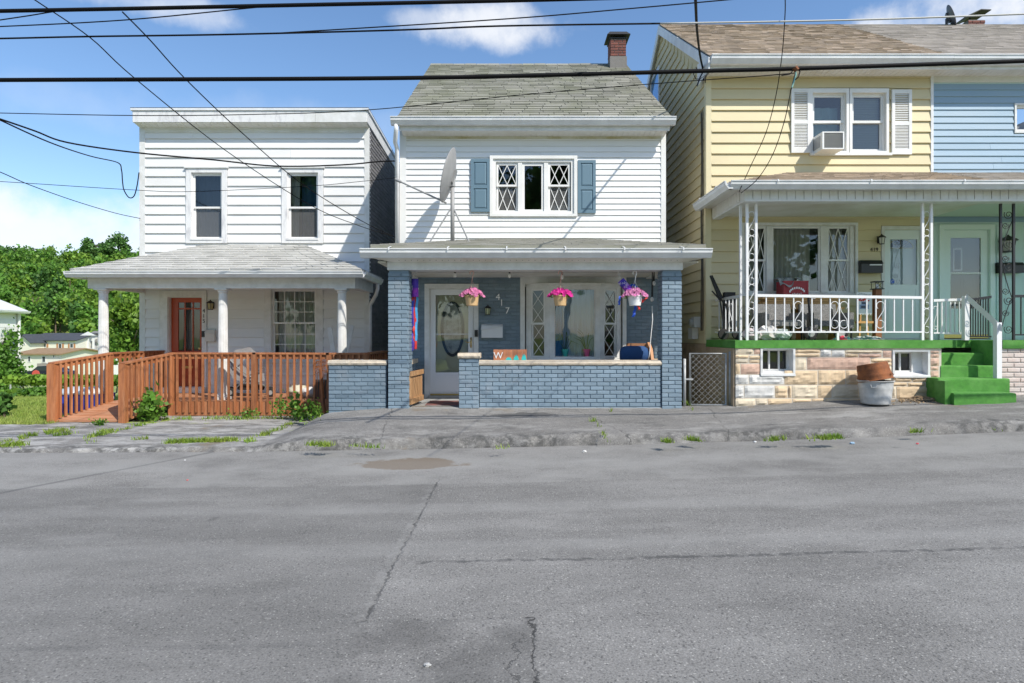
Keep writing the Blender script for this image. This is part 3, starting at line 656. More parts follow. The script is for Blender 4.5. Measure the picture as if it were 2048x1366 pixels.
for a, b in ((gx[1], gx[2]), (gx[3], gx[4])): mb.fbox(FD, a, b, Yd-.036, Yd-.004, gz0, gz1); mb.fbox(FD, a, b, Yd-.036, Yd-.004, gz2, gz3)
doorA = part('door', mb, RED, houseA)
for a, b in ((gx[0], gx[1]), (gx[2], gx[3]), (gx[4], gx[5])):
    pane(doorA, FD, a, b, gz0, gz1, Yd-.02); pane(doorA, FD, a, b, gz2, gz3, Yd-.02)
    mb = MB(); ring(mb, FD, a-.003, b+.003, DZ0+.2, gz0-.16, Yd, Yd+.008, .02); part('raised_panel', mb, RED, doorA)
wavy(doorA, FA, D0+.1, D1-.1, DZ0, DZ1, -.45, mat('entry_shade', (.20,.19,.18), .9), .03, 3, seed=12)
mb = MB(); mb.lathe([(.012,0),(.012,.03),(.03,.035),(.034,.055),(.02,.07)], FA(D1-.07, Yd, DZ0+.88), 12, axis=Matrix.Rotation(R(90), 3, 'X')); part('door_knob', mb, mat('brass', (.7,.5,.2), .3, 1.0), doorA, smooth=True)
mb = MB(); mb.fbox(FD, D0+.25, D1-.25, Yd, Yd+.012, DZ0+.42, DZ0+.47); part('mail_slot', mb, mat('brass', (.7,.5,.2), .3, 1.0), doorA)
mb = MB(); mb.fbox(FA, o[0]-.1, o[1]+.1, -.15, .16, .20, .325); part('door_step', mb, TRIM, houseA)
digits(houseA, '415', [(xa(409.5), za(622)), (xa(409.5), za(632.3)), (xa(409.5), za(642.5))], .125, YA - .042, BLACK)
mb = MB(); mb.box(xa(406), xa(411.5), YA-.065, YA-.04, za(674), za(662)); part('doorbell', mb, BLACK, houseA)

# --- porch roof and columns
YE = 12.05; EL, ER = PX(140, YE), PX(724, YE); ZE = PZ(539, YE); TL, TR, ZT = xa(411), xa(609), za(490)
ERb = ER
mb = MB(); P = [(EL,YE,ZE),(ER,YE,ZE),(ER,YA,ZE),(TR,YA-.02,ZT),(TL,YA-.02,ZT),(EL,YA,ZE)]
mb.add(P + [(EL,YE,ZE-.05),(ER,YE,ZE-.05),(ER,YA,ZE-.05),(EL,YA,ZE-.05)], [(0,1,3,4),(1,2,3),(0,4,5),(6,9,8,7),(0,6,7,1),(1,7,8,2),(0,5,9,6),(2,8,9,5,4,3)])
proofA = part('porch_roof', mb, ROOF_A, houseA)
shingles(proofA, P[0], P[1], P[3], P[4], .148, .31, ROOF_A, parts=True, seed=5, gap=.02, lift=.02)
shingles(proofA, P[1], P[2], P[3], P[3], .148, .31, ROOF_A, parts=False, seed=6)
shingles(proofA, P[5], P[0], P[4], P[4], .148, .31, ROOF_A, parts=False, seed=9)
gutter(houseA, (EL-.04, YE+.02, ZE-.16), (ER+.04, YE+.02, ZE-.16), size=.12)
gutter(houseA, (ER-.02, YE-.05, ZE-.16), (ER-.02, YA-.3, ZE-.18), size=.12, outward=(1,0,0))
gutter(houseA, (EL+.02, YE-.05, ZE-.16), (EL+.02, YA-.1, ZE-.16), size=.12, outward=(-1,0,0))
mb = MB(); mb.box(EL+.2, ER-.2, YE+.22, YE+.40, ZE-.36, ZE-.12); mb.box(EL+.2, EL+.38, YE+.40, YA-.01, ZE-.34, ZE-.12); mb.box(ER-.38, ER-.2, YE+.40, YA-.03, ZE-.34, ZE-.12); part('porch_beam', mb, TRIM, houseA)
mb = MB(); mb.box(EL+.02, ER-.02, YE+.03, YA-.03, ZE-.125, ZE-.055); part('porch_ceiling', mb, SOFFIT, houseA)
YC = 12.38
for p in (207, 446, 684):
    x = PX(p, YC); zb = DECKZ; zt = ZE - .36; mb = MB(); n = 20
    prof = [(.10,zb+.10),(.105,zb+.12)]
    # fluted shaft
    vs = []; rows = 10; fl = 40
    for k in range(rows+1):
        t = k/rows; z = zb+.13 + (zt-.22-zb)*t; r = .098*(1 - .16*t**1.6)
        for j in range(fl): vs.append((x + (r - (.006 if j % 2 else 0))*math.cos(j*6.2832/fl), YC + (r - (.006 if j % 2 else 0))*math.sin(j*6.2832/fl), z))
    mb.add(vs, [(k*fl+j, k*fl+(j+1) % fl, (k+1)*fl+(j+1) % fl, (k+1)*fl+j) for k in range(rows) for j in range(fl)])
    mb.lathe([(.12,zb+.05),(.125,zb+.085),(.11,zb+.12),(.10,zb+.135)], (x,YC,0), 20); mb.box(x-.13,x+.13,YC-.13,YC+.13,zb+.002,zb+.055)
    mb.lathe([(.082,zt-.10),(.10,zt-.075),(.10,zt-.05),(.125,zt-.03)], (x,YC,0), 20); mb.box(x-.125,x+.125,YC-.125,YC+.125,zt-.032,zt-.002)
    part('porch_column', mb, TRIM, houseA)
# downspout of the left house
mb = MB(); xd = PX(757, 13.3); mb.tube([(ER+.02,13.35,ZE-.16),(ER+.02,13.35,ZE-.28),(ER-.03,13.4,ZE-.42),(XA1+.06,13.75,ZE-.62),(XA1+.05,13.78,ZE-.75),(XA1+.05,13.78,.1)], .04, 8); part('downspout', mb, ALU, houseA, smooth=True)

# ================================================================ HOUSE 417: blue brick porch house in the middle
YB = 11.32; FB = front(YB)
def xb(p): return PX(p, YB)
def zb_(p): return PZ(p, YB)
houseB = thing('house', 'white sided house with slate-blue brick porch and mossy grey roof, number 417', 'house', (.35, YB, .3), 'houses on the street')
XB0, XB1 = xb(801), xb(1330); FLOOR = .33
winU = (xb(992), xb(1142), zb_(424), zb_(326)); doorB = (xb(859), xb(948), FLOOR, zb_(577)); bay = (xb(1050), xb(1245), zb_(722), zb_(568))
ZBS = zb_(268)
wB = wall(houseB, FB, XB0, XB1, 0, 5.62, .16, WHITE, [winU, doorB, bay])
siding(wB, FB, XB0+.11, XB1-.08, 3.02, ZBS+.02, .1085, SID_B, [(winU[0]-.1, winU[1]+.1, winU[2]-.09, winU[3]+.1)], p=.017, gap=.004)
for a, b in ((XB0-.012, XB0+.11), (XB1-.08, XB1+.012)):
    mb = MB(); mb.fbox(FB, a, b, -.03, .024, 2.9, ZBS+.06); part('corner_board', mb, WHITE, wB)
mb = MB(); mb.box(XB0+.002, XB0+.16, YB+.16, YB+9, 0, 5.6); mb.box(XB1-.16, XB1-.002, YB+.16, YB+9, 0, 5.6); mb.box(XB0+.16, XB1-.16, YB+8.84, YB+9, 0, 5.6)
for xx in (XB0, XB1):                                   # gables
    a, b = (xx+.002, xx+.16) if xx < 0 else (xx-.16, xx-.002)
    mb.prism([(YB+.0, 5.6), (YB+9, 5.6), (YB+4.4, 8.35)], a, b, lambda p, q, t: (t, p, q))
part('wall', mb, WHITE, houseB)
mb = MB(); mb.box(XB0+.17, XB1-.17, YB+.17, YB+8.8, 2.75, 2.85); mb.box(XB0+.17, XB1-.17, YB+3.0, YB+3.1, FLOOR, 5.5); part('inner_floor', mb, INTER, houseB)
# main roof
YR, ZR = 15.60, PZ(129.5, 15.6); YEv = 11.0; ZEv = PZ(238, YEv); RX0, RX1 = xb(801)-.12, XB1+.16
RX0 = PX(792, YEv); RX1 = PX(1346, YEv)
mb = MB(); mb.add([(RX0,YEv,ZEv),(RX1,YEv,ZEv),(RX1,YR,ZR),(RX0,YR,ZR),(RX1,YR+4.7,ZEv),(RX0,YR+4.7,ZEv)] + [(RX0,YEv,ZEv-.1),(RX1,YEv,ZEv-.1),(RX1,YR,ZR-.12),(RX0,YR,ZR-.12),(RX1,YR+4.7,ZEv-.1),(RX0,YR+4.7,ZEv-.1)],
    [(0,1,2,3),(3,2,4,5),(6,9,8,7),(9,11,10,8),(0,6,7,1),(1,7,8,2),(2,8,10,4),(0,3,9,6),(3,5,11,9),(5,4,10,11)])
roofB = part('roof', mb, mat('roof_underlay', (.10,.10,.09), .9), houseB)
up = Vector((0, -.55, .83))*.004
shingles(roofB, Vector((RX0,YEv,ZEv))+up, Vector((RX1,YEv,ZEv))+up, Vector((RX1,YR,ZR))+up, Vector((RX0,YR,ZR))+up, .148, .33, ROOF_B, seed=11, wj=.25, gap=.012, lift=.016)
mb = MB(); 
for k in range(17):
    a = RX0 + (RX1-RX0)*k/17; b = RX0 + (RX1-RX0)*(k+1)/17 - .01; q = .01*rng.random()
    mb.add([(a,YR-.14,ZR-.075+q),(b,YR-.14,ZR-.075+q),(b,YR,ZR+.03+q),(a,YR,ZR+.03+q),(b,YR+.14,ZR-.06+q),(a,YR+.14,ZR-.06+q)], [(0,1,2,3),(3,2,4,5)])
part('ridge_cap', mb, ROOF_B, roofB, kind='stuff', recalc=False)
YG = YEv + .03
gutter(roofB, (PX(781, YG-.1), YG, PZ(252, YG)), (PX(1352, YG-.1), YG, PZ(252, YG)), size=.135)
for k in range(7):
    q = MB(); x = RX0 + .3 + k*.75; q.box(x, x+.02, YG-.10, YG+.05, ZEv+.004+.006*(k % 2), ZEv+.016+.006*(k % 2)); part('gutter_strap', q, ALU, roofB)
mb = MB(); mb.box(RX0+.05, RX1-.05, YG+.004, YG+.03, PZ(261, YG), ZEv-.11); part('fascia', mb, TRIM, roofB)
soffit_ribs(roofB, RX0+.08, RX1-.08, YG+.03, YB-.004, PZ(260, YG), PZ(260, YG)-.03, .10, SOFFIT)
FRZ = mat('stained_frieze', (.62,.60,.50), .6, col2=(.40,.35,.18), vscale=2.4, vlo=.42, vhi=.7, stretch=(1,1,.6))
mb = MB(); mb.fbox(FB, XB0+.11, XB1-.08, 0, .02, ZBS-.10, ZBS+.04); part('frieze_board', mb, FRZ, wB)
mb = MB(); gx_ = PX(790, YG); mb.tube([(gx_+.03,YG-.05,PZ(251,YG)),(gx_+.03,YG-.05,PZ(262,YG)),(XB0-.07,YB-.16,PZ(290,YB)),(XB0-.05,YB-.08,PZ(300,YB)),(XB0-.05,YB-.05,2.95)], .042, 8); part('downspout', mb, ALU, houseB, smooth=True)
# chimney
cx0, cx1, cy = PX(1219, 15.4), PX(1249, 15.4), 15.2; cz0, cz1 = 7.9, PZ(78, 15.2)
mb = MB(); mb.box(cx0, cx1, cy, cy+.4, cz0, cz1); ch = part('chimney', mb, SOOT, roofB)
bricks(ch, 'front', cy, cx0-.005, cx1+.005, PZ(112,15.2), cz1-.01, REDB, course=.0695, L_=.2); bricks(ch, 'left', cx0, cy, cy+.4, PZ(112,15.2), cz1-.01, REDB, course=.0695, L_=.2)
PARG = mat('cement_parging', (.20,.19,.18), .9, bump=.4, bscale=20); mb = MB(); mb.box(cx0-.02, cx1+.02, cy-.02, cy+.42, cz0, PZ(113,15.2)); part('cement_base', mb, PARG, ch)
mb = MB()
for x_ in (cx0+.03, cx1-.06): mb.box(x_, x_+.03, cy+.02, cy+.05, cz1, cz1+.16); mb.box(x_, x_+.03, cy+.34, cy+.37, cz1, cz1+.16)
mb.box(cx0-.03, cx1+.03, cy-.03, cy+.43, cz1+.002, cz1+.03); mb.add([(cx0-.10,cy-.1,cz1+.08),(cx1+.10,cy-.1,cz1+.08),(cx1+.10,cy+.5,cz1+.08),(cx0-.10,cy+.5,cz1+.08),(cx0-.02,cy,cz1+.19),(cx1+.02,cy,cz1+.19),(cx1+.02,cy+.4,cz1+.19),(cx0-.02,cy+.4,cz1+.19)], [(0,1,5,4),(1,2,6,5),(2,3,7,6),(3,0,4,7),(4,5,6,7),(0,3,2,1)]); part('chimney_cap', mb, mat('dark_cap_metal', (.05,.05,.05), .6, .5), ch)
# upper triple window with shutters
u0, u1, z0, z1 = winU; mb = MB(); ring(mb, FB, u0-.115, u1+.115, z0-.09, z1+.13, -.02, .05, (.06,.06,.05,.06)); ring(mb, FB, u0-.056, u1+.056, z0-.042, z1+.072, -.12, .02, .055)
wu = part('window', mb, WHITE, houseB)
def xx_(nx, ny): return lambda p, F, a, b, c, d, e: diamonds(p, F, a, b, c, d, e, nx, ny, WHITE, .014)
spans = [(xb(992.8), xb(1035.7)), (xb(1044.5), xb(1087.7)), (xb(1096.5), xb(1140.5))]
for a, b in zip(spans, spans[1:]):
    mb = MB(); mb.fbox(FB, a[1]+.002, b[0]-.002, -.08, .012, z0, z1); part('mullion', mb, WHITE, wu)
for i, (a, b) in enumerate(spans):
    if i == 1:
        mb = MB(); ring(mb, FB, a, b, z0+.004, z1-.004, -.05, -.01, .045); part('sash', mb, WHITE, wu); pane(wu, FB, a+.03, b-.03, z0+.03, z1-.03, -.03)
    else:
        zm = z0 + (z1-z0)*.54
        for za2, zb2, o_ in ((zm-.015, z1-.004, -.012), (z0+.004, zm+.02, -.045)):
            mb = MB(); ring(mb, FB, a, b, za2, zb2, o_-.03, o_, .036); part('sash', mb, WHITE, wu); pane(wu, FB, a+.02, b-.02, za2+.02, zb2-.02, o_-.016, SCREEN if o_ < -.02 else None)
            diamonds(wu, FB, a+.036, b-.036, za2+.036, zb2-.036, o_-.008, 2, 1, WHITE, .013)
mb = MB(); mb.fbox(FB, spans[2][0]+.05, spans[2][1]-.08, -.3, -.14, z0, z0+.16); part('window_shade', mb, WHITE, wu)
for a, b, c, d in ((942, 980, 424.5, 319.5), (1155, 1191, 427, 321.5)):
    A, B, Cz, Dz = xb(a), xb(b), zb_(c), zb_(d); mb = MB(); ring(mb, FB, A, B, Cz, Dz, .02, .05, .055); mb.fbox(FB, A+.055, B-.055, .02, .049, Cz+.44, Cz+.50); mb.fbox(FB, A+.054, B-.054, .021, .034, Cz+.05, Dz-.05)
    sh = part('shutter', mb, SHUT, houseB)
    for za2, zb2 in ((Cz+.07, Cz+.425), (Cz+.515, Dz-.07)):
        q = MB(); i_ = .02; o1, o2 = .035, .046
        q.hexa([FB(*p) for p in ((A+.068,o1,za2),(B-.068,o1,za2),(B-.068,o1,zb2),(A+.068,o1,zb2),(A+.068+i_,o2,za2+i_),(B-.068-i_,o2,za2+i_),(B-.068-i_,o2,zb2-i_),(A+.068+i_,o2,zb2-i_))]); part('raised_panel', q, SHUT, sh)

# --- porch of the middle house
YP = 9.76; FP = front(YP)
def xp(p): return PX(p, YP)
def zp(p): return PZ(p, YP)
YE2 = 9.62; ZE2 = PZ(490, YE2); E0, E1 = PX(741, YE2), PX(1412, YE2); T0, T1, ZT2 = xb(985), xb(1168), zb_(478)
mb = MB(); P = [(E0,YE2,ZE2),(E1,YE2,ZE2),(E1,YB,ZE2),(T1,YB-.03,ZT2),(T0,YB-.03,ZT2),(E0,YB,ZE2)]
mb.add(P + [(E0,YE2,ZE2-.05),(E1,YE2,ZE2-.05),(E1,YB,ZE2-.05),(E0,YB,ZE2-.05)], [(0,1,3,4),(1,2,3),(0,4,5),(6,9,8,7),(0,6,7,1),(1,7,8,2),(0,5,9,6),(2,8,9,5,4,3)])
pr = part('porch_roof', mb, ROOF_B, houseB); ROOF_P = mat('porch_grey_shingle', (.34,.33,.30), .9, col2=(.27,.265,.225), vscale=2, island=.12, bump=.3, bscale=90)
shingles(pr, P[0], P[1], P[3], P[4], .14, .33, ROOF_P, seed=21, wj=.2); shingles(pr, P[1], P[2], P[3], P[3], .14, .33, ROOF_P, seed=22); shingles(pr, P[5], P[0], P[4], P[4], .14, .33, ROOF_P, seed=23)
GZ = PZ(515, 9.5); gutter(pr, (PX(720, 9.5), 9.605, GZ), (PX(1424, 9.5), 9.605, GZ), size=.145, straps=6)
FASC = mat('grey_fascia', (.50,.52,.54), .5, col2=(.42,.43,.43), vscale=4)
mb = MB(); mb.box(E0+.06, E1-.06, 9.61, 9.64, GZ, ZE2-.052); mb.box(E0+.06, E0+.09, 9.64, YB-.03, GZ+.01, ZE2-.052); mb.box(E1-.09, E1-.06, 9.64, YB-.03, GZ+.01, ZE2-.052); part('fascia', mb, FASC, pr)
mb = MB(); mb.hexa([(E0+.05,9.60,GZ-.002),(E1-.05,9.60,GZ-.002),(E1-.35,9.735,GZ-.05),(E0+.35,9.735,GZ-.05),(E0+.05,9.60,GZ+.012),(E1-.05,9.60,GZ+.012),(E1-.35,9.735,GZ-.035),(E0+.35,9.735,GZ-.035)])
mb.box(E0+.09, -1.80-.28, 9.736, YB-.03, GZ-.052, GZ-.03); mb.box(2.75, E1-.09, 9.736, YB-.03, GZ-.052, GZ-.03); part('porch_soffit', mb, SOFFIT, pr)
BZ = zp(540); mb = MB(); mb.box(xp(775), xp(1365), YP-.02, YP+.30, BZ, GZ-.037); mb.box(xp(775), xp(775)+.25, YP+.30, YB-.02, BZ+.002, GZ-.04); mb.box(xp(1365)-.25, xp(1365), YP+.30, YB-.02, BZ+.002, GZ-.04); part('porch_beam', mb, TRIM, houseB)
mb = MB(); mb.box(xp(775)+.25, xp(1365)-.25, YP+.30, YB-.005, BZ+.03, BZ+.06); part('porch_ceiling', mb, SOFFIT, houseB)
mb = MB(); n = 46
for k in range(n): x = E0+.45 + (E1-E0-.9)*k/(n-1); mb.box(x-.006, x+.006, 9.655, 9.667, GZ-.027, GZ-.012)
part('soffit_vent_holes', mb, BLACK, pr)
mb = MB(); mb.box(xp(776)-.0, xp(1364), YP+.01, YB-.002, .05, FLOOR); part('porch_floor', mb, CONC, houseB)
# pillars
for a, b in ((776, 818), (1324, 1364)):
    x0, x1 = xp(a)+.013, xp(b)-.013; mb = MB(); mb.box(x0, x1, YP+.013, YP+.33, .1, BZ); pl = part('porch_pillar', mb, MORTAR, houseB)
    bricks(pl, 'front', YP+.013, x0-.011, x1+.011, .30, BZ-.01, NAVYB, phase=.0)
    q = MB(); bricks(pl, 'right', x1, YP+.012, YP+.34, .30, BZ-.01, NAVYB, parts=False, phase=.1, mb=q); bricks(pl, 'left', x0, YP+.012, YP+.34, .30, BZ-.01, NAVYB, parts=False, phase=.1, mb=q); part('side_brickwork', q, NAVYB, pl, kind='stuff')
# low walls
def low_wall(x0, x1, y, zt, zbot, capz, parts=True, over=.03, nm='porch_wall', depth=.22, face='front'):
    mb = MB(); mb.box(x0, x1, y+.013, y+depth, zbot-.2, zt); w_ = part(nm, mb, MORTAR, houseB)
    bricks(w_, 'front', y+.013, x0, x1, zt - int((zt-zbot)/.0677 + .6)*.0677, zt, NAVYB, parts=parts)
    q = MB(); n = 40; rg = random.Random(int(x0*100)); L_ = x1-x0
    for k in range(n):                                   # rock-faced cap edge
        a, b = x0-over + (L_+2*over)*k/n, x0-over + (L_+2*over)*(k+1)/n
        j0, j1 = .012*mnoise.noise((a*14, 0, 0)), .012*mnoise.noise((b*14, 0, 0)); i0, i1 = .01*mnoise.noise((a*11, 5, 0)), .01*mnoise.noise((b*11, 5, 0))
        q.add([(a,y-over+i0,zt+.004),(b,y-over+i1,zt+.004),(b,y-over-.012+j1,zt+.035),(a,y-over-.012+j0,zt+.035),(a,y-over+.012,capz),(b,y-over+.012,capz),(a,y+depth+over,capz),(b,y+depth+over,capz),(a,y+depth+over,zt+.004),(b,y+depth+over,zt+.004)],
              [(0,1,3,2) if False else (0,1,2,3),(3,2,5,4),(4,5,7,6),(6,7,9,8),(8,9,1,0)])
    q.add([(x0-over,y-over,zt+.004),(x0-over,y+depth+over,zt+.004),(x0-over,y+depth+over,capz),(x0-over,y-over+.012,capz)],[(0,1,2,3)]); q.add([(x1+over,y-over,zt+.004),(x1+over,y+depth+over,zt+.004),(x1+over,y+depth+over,capz),(x1+over,y-over+.012,capz)],[(3,2,1,0)])
    part('stone_cap', q, CAP, w_, recalc=False); return w_
low_wall(xp(959), xp(1323), YP+.03, zp(731), .30, zp(721), over=.012)
gp = low_wall(xp(918), xp(958), YP, zp(717), .30, zp(706.5), over=.02, nm='gate_post', depth=.30)
low_wall(xp(655), xp(771), YP+.06, zp(731), .15, zp(721), parts=False, over=.012)
mb = MB(); mb.box(xp(776)+.02, xp(776)+.2, YP+.34, YB-.02, .2, 1.0); sw1 = part('porch_wall', mb, MORTAR, houseB); q = MB(); bricks(sw1, 'right', xp(776)+.2, YP+.34, YB-.02, .33, 1.0, NAVYB, parts=False, mb=q); part('brickwork', q, NAVYB, sw1, kind='stuff')
mb = MB(); mb.box(xp(776)+.0, xp(776)+.25, YP+.36, YB-.05, 1.002, 1.08); part('stone_cap', mb, CAP, sw1)
mb = MB(); mb.box(xp(1364)-.2, xp(1364)-.02, YP+.34, YB-.02, .2, 1.0); sw2 = part('porch_wall', mb, MORTAR, houseB)
mb = MB(); mb.box(xp(1364)-.25, xp(1364), YP+.36, YB-.05, 1.002, 1.08); part('stone_cap', mb, CAP, sw2)
q = MB(); bricks(wB, 'front', YB, XB0+.02, XB1-.02, FLOOR, BZ+.05, NAVYB, parts=False, phase=.05, mb=q, openings=[(doorB[0]-.08, doorB[1]+.08, 0, doorB[3]+.08), (bay[0]-.085, bay[1]+.085, bay[2]-.02, bay[3]+.13)])
q.fbox(FB, XB0+.02, doorB[0]-.02, 0, .004, FLOOR, BZ+.1); q.fbox(FB, doorB[1]+.02, bay[0]-.02, 0, .004, FLOOR, BZ+.1); q.fbox(FB, bay[1]+.02, XB1-.02, 0, .004, FLOOR, BZ+.1); q.fbox(FB, bay[0]-.02, bay[1]+.02, 0, .004, FLOOR, bay[2]); q.fbox(FB, doorB[0]-.02, doorB[1]+.02, 0, .004, doorB[3]+.02, BZ+.1); q.fbox(FB, bay[0]-.02, bay[1]+.02, 0, .004, bay[3]+.02, BZ+.1)
part('porch_brickwork', q, NAVYB, wB, kind='stuff')
# storm door with the cream door behind it
o = doorB; GREYW = mat('storm_door_white', (.74,.75,.76), .4)
mb = MB(); ring(mb, FB, o[0]-.09, o[1]+.085, o[2]+.002, o[3]+.085, -.02, .035, (.088,.083,.001,.083)); ring(mb, FB, o[0]-.001, o[1]+.001, o[2]+.003, o[3]+.001, -.15, -.004, .012); fr = part('door_frame', mb, TRIM, houseB)
a, b, c, d = o[0]+.014, o[1]-.014, o[2]+.05, o[3]-.014; g = (xb(871), xb(936.5), zb_(745), zb_(590))
mb = MB(); mb.fbox(FB, a, g[0], -.05, -.012, c, d); mb.fbox(FB, g[1], b, -.05, -.012, c, d); mb.fbox(FB, g[0], g[1], -.05, -.012, c, g[2]); mb.fbox(FB, g[0], g[1], -.05, -.012, g[3], d); mb.fbox(FB, g[0], g[1], -.045, -.014, zb_(669), zb_(667.4)); ring(mb, FB, a+.08, b-.08, c+.06, g[2]-.05, -.012, -.006, .012)
sd_ = part('storm_door', mb, GREYW, houseB); pane(sd_, FB, g[0], g[1], g[2], g[3], -.03)
BRASS = mat('brass', (.7,.5,.2), .3, 1.0)
mb = MB(); mb.fbox(FB, a, b, -.008, .008, zb_(793.5), zb_(787.5)); part('door_sweep', mb, mat('gold_anodised', (.55,.42,.16), .35, .9), sd_)
mb = MB(); hx = xb(942); mb.fbox(FB, hx-.014, hx+.014, -.012, -.002, zb_(695), zb_(675)); mb.tube([FB(hx,0,zb_(683)), FB(hx,.05,zb_(683)), FB(hx-.06,.055,zb_(685.5)), FB(hx-.105,.045,zb_(682.5))], .008, 8); part('door_handle', mb, BRASS, sd_, smooth=True)
CREAM = mat('cream_door', (.74,.69,.48), .45)
mb = MB(); mb.fbox(FB, a, b, -.14, -.10, c, d); idr = part('inner_door', mb, CREAM, houseB)
def oval(mb, F, u, z, rx, ry, w, o0, o1, n=40):
    vs = []
    for (r1, r2, o_) in ((rx, ry, o0), (rx, ry, o1), (rx-w, ry-w, o1), (rx-w, ry-w, o0)):
        for k in range(n): t = 6.28318*k/n; vs.append(F(u + r1*math.cos(t), o_, z + r2*math.sin(t)))
    mb.add(vs, [(i*n+k, i*n+(k+1) % n, ((i+1) % 4)*n+(k+1) % n, ((i+1) % 4)*n+k) for i in range(4) for k in range(n)])
ou, oz, orx, ory = xb(904), zb_(658), 24/106, 56/106
mb = MB(); oval(mb, FB, ou, oz, orx, ory, .055, -.11, -.085); part('oval_window_rim', mb, mat('navy_rim', (.02,.03,.05), .4), idr)
mb = MB(); n = 40; mb.add([FB(ou + (orx-.05)*math.cos(6.28318*k/n), -.092, oz + (ory-.05)*math.sin(6.28318*k/n)) for k in range(n)], [tuple(range(n))])
OVG = mat('leaded_oval_glass', (.22,.22,.21), .12, col2=(.62,.63,.62), vscale=9, bump=.4, bscale=18); part('oval_pane', mb, OVG, idr, recalc=False)
mb = MB(); oval(mb, FB, ou, oz, orx-.085, ory-.10, .008, -.092, -.086); mb.fbox(FB, ou-.003, ou+.003, -.092, -.087, oz-ory+.06, oz+ory-.06); mb.fbox(FB, ou-orx+.06, ou+orx-.06, -.092, -.088, oz-.25, oz-.244); part('lead_came', mb, mat('lead_came', (.5,.5,.5), .4, .6), idr)
mb = MB(); ring(mb, FB, a+.1, b-.1, c+.12, g[2]-.04, -.10, -.094, .02); ring(mb, FB, a+.07, b-.07, g[2]+.03, d-.1, -.10, -.095, .018); part('door_moulding', mb, CREAM, idr)
mb = MB(); mb.fbox(FB, o[0]-.02, o[1]+.02, -.14, .10, FLOOR+.002, FLOOR+.05); part('threshold', mb, CONC, houseB)
digits(houseB, '417', [(xb(996), zb_(594.5)), (xb(1003.3), zb_(606)), (xb(1014.8), zb_(621.8))], .17, YB - .02, mat('white_number', (.85,.85,.85), .4))
mb = MB(); mb.fbox(FB, xb(949.8), xb(956), .035, .06, zb_(673.5), zb_(660)); part('doorbell', mb, BLACK, houseB)
# bow window
def segF(p, q):
    p, q = Vector(p), Vector(q); d = (q-p).normalized(); n = Vector((d.y, -d.x)); 
    return (lambda u, o_, z: (p.x + d.x*u + n.x*o_, p.y + d.y*u + n.y*o_, z)), (q-p).length
bz0, bz1 = bay[2], bay[3]; BO = .2; A0, A1, A2, A3 = (bay[0]+.02, YB+.02), (xb(1098), YB-BO), (xb(1197), YB-BO), (bay[1]-.02, YB+.02)
mb = MB(); ring(mb, FB, bay[0]-.09, bay[1]+.07, bz0-.02, bz1+.13, -.02, .03, (.088,.068,.02,.128)); bw = part('bay_window', mb, TRIM, houseB)
mb = MB(); slab(mb, [(bay[0],YB+.05,bz1),(A1[0]-.02,A1[1]-.03,bz1),(A2[0]+.02,A2[1]-.03,bz1),(bay[1],YB+.05,bz1)], .05); part('bay_head', mb, TRIM, bw); mb = MB(); slab(mb, [(bay[0],YB+.05,bz0+.05),(A1[0]-.02,A1[1]-.04,bz0+.05),(A2[0]+.02,A2[1]-.04,bz0+.05),(bay[1],YB+.05,bz0+.05)], .06); part('bay_seat', mb, TRIM, bw); mb = MB(); slab(mb, [(bay[0]+.1,YB-.01,bz0-.012),(A1[0]+.05,A1[1]+.05,bz0-.012),(A2[0]-.05,A2[1]+.05,bz0-.012),(bay[1]-.1,YB-.01,bz0-.012)], .25); part('bay_apron', mb, TRIM, bw)
z0_, z1_ = bz0+.05, bz1-.05
for (p, q) in ((A0, A1), (A2, A3)):
    Fs, ln = segF(p, q); mb = MB(); ring(mb, Fs, 0, ln, z0_, z1_, -.07, 0, (.10,.10,.02,.05)); part('bay_post', mb, TRIM, bw); zm = z0_ + (z1_-z0_)*.485
    for za2, zb2, o_ in ((zm-.02, z1_-.052, -.012), (z0_+.022, zm+.02, -.040)):
        mb = MB(); ring(mb, Fs, .10, ln-.10, za2, zb2, o_-.026, o_, .03); part('sash', mb, WHITE, bw); pane(bw, Fs, .115, ln-.115, za2+.02, zb2-.02, o_-.014); diamonds(bw, Fs, .13, ln-.13, za2+.03, zb2-.03, o_-.006, 1, 2, WHITE, .011)
Fs, ln = segF(A1, A2); mb = MB(); ring(mb, Fs, 0, ln, z0_, z1_, -.07, .004, (.085,.085,.02,.05)); ring(mb, Fs, .085, ln-.085, z0_+.02, z1_-.05, -.05, -.02, .02); part('picture_frame', mb, TRIM, bw); pane(bw, Fs, .09, ln-.09, z0_+.02, z1_-.05, -.035)
PALEBLUE = mat('pale_blue_curtain', (.60,.72,.84), .9, trans=.3)
wavy(bw, front(YB-BO+.13), A1[0]+.25, A2[0]-.02, z0_, z1_, 0, PALEBLUE, .02, 8, seed=31); wavy(bw, front(YB-BO+.16), A1[0]+.05, A1[0]+.28, z0_, z1_, 0, mat('blue_curtain', (.07,.28,.58), .9, trans=.2), .02, 3, seed=32)
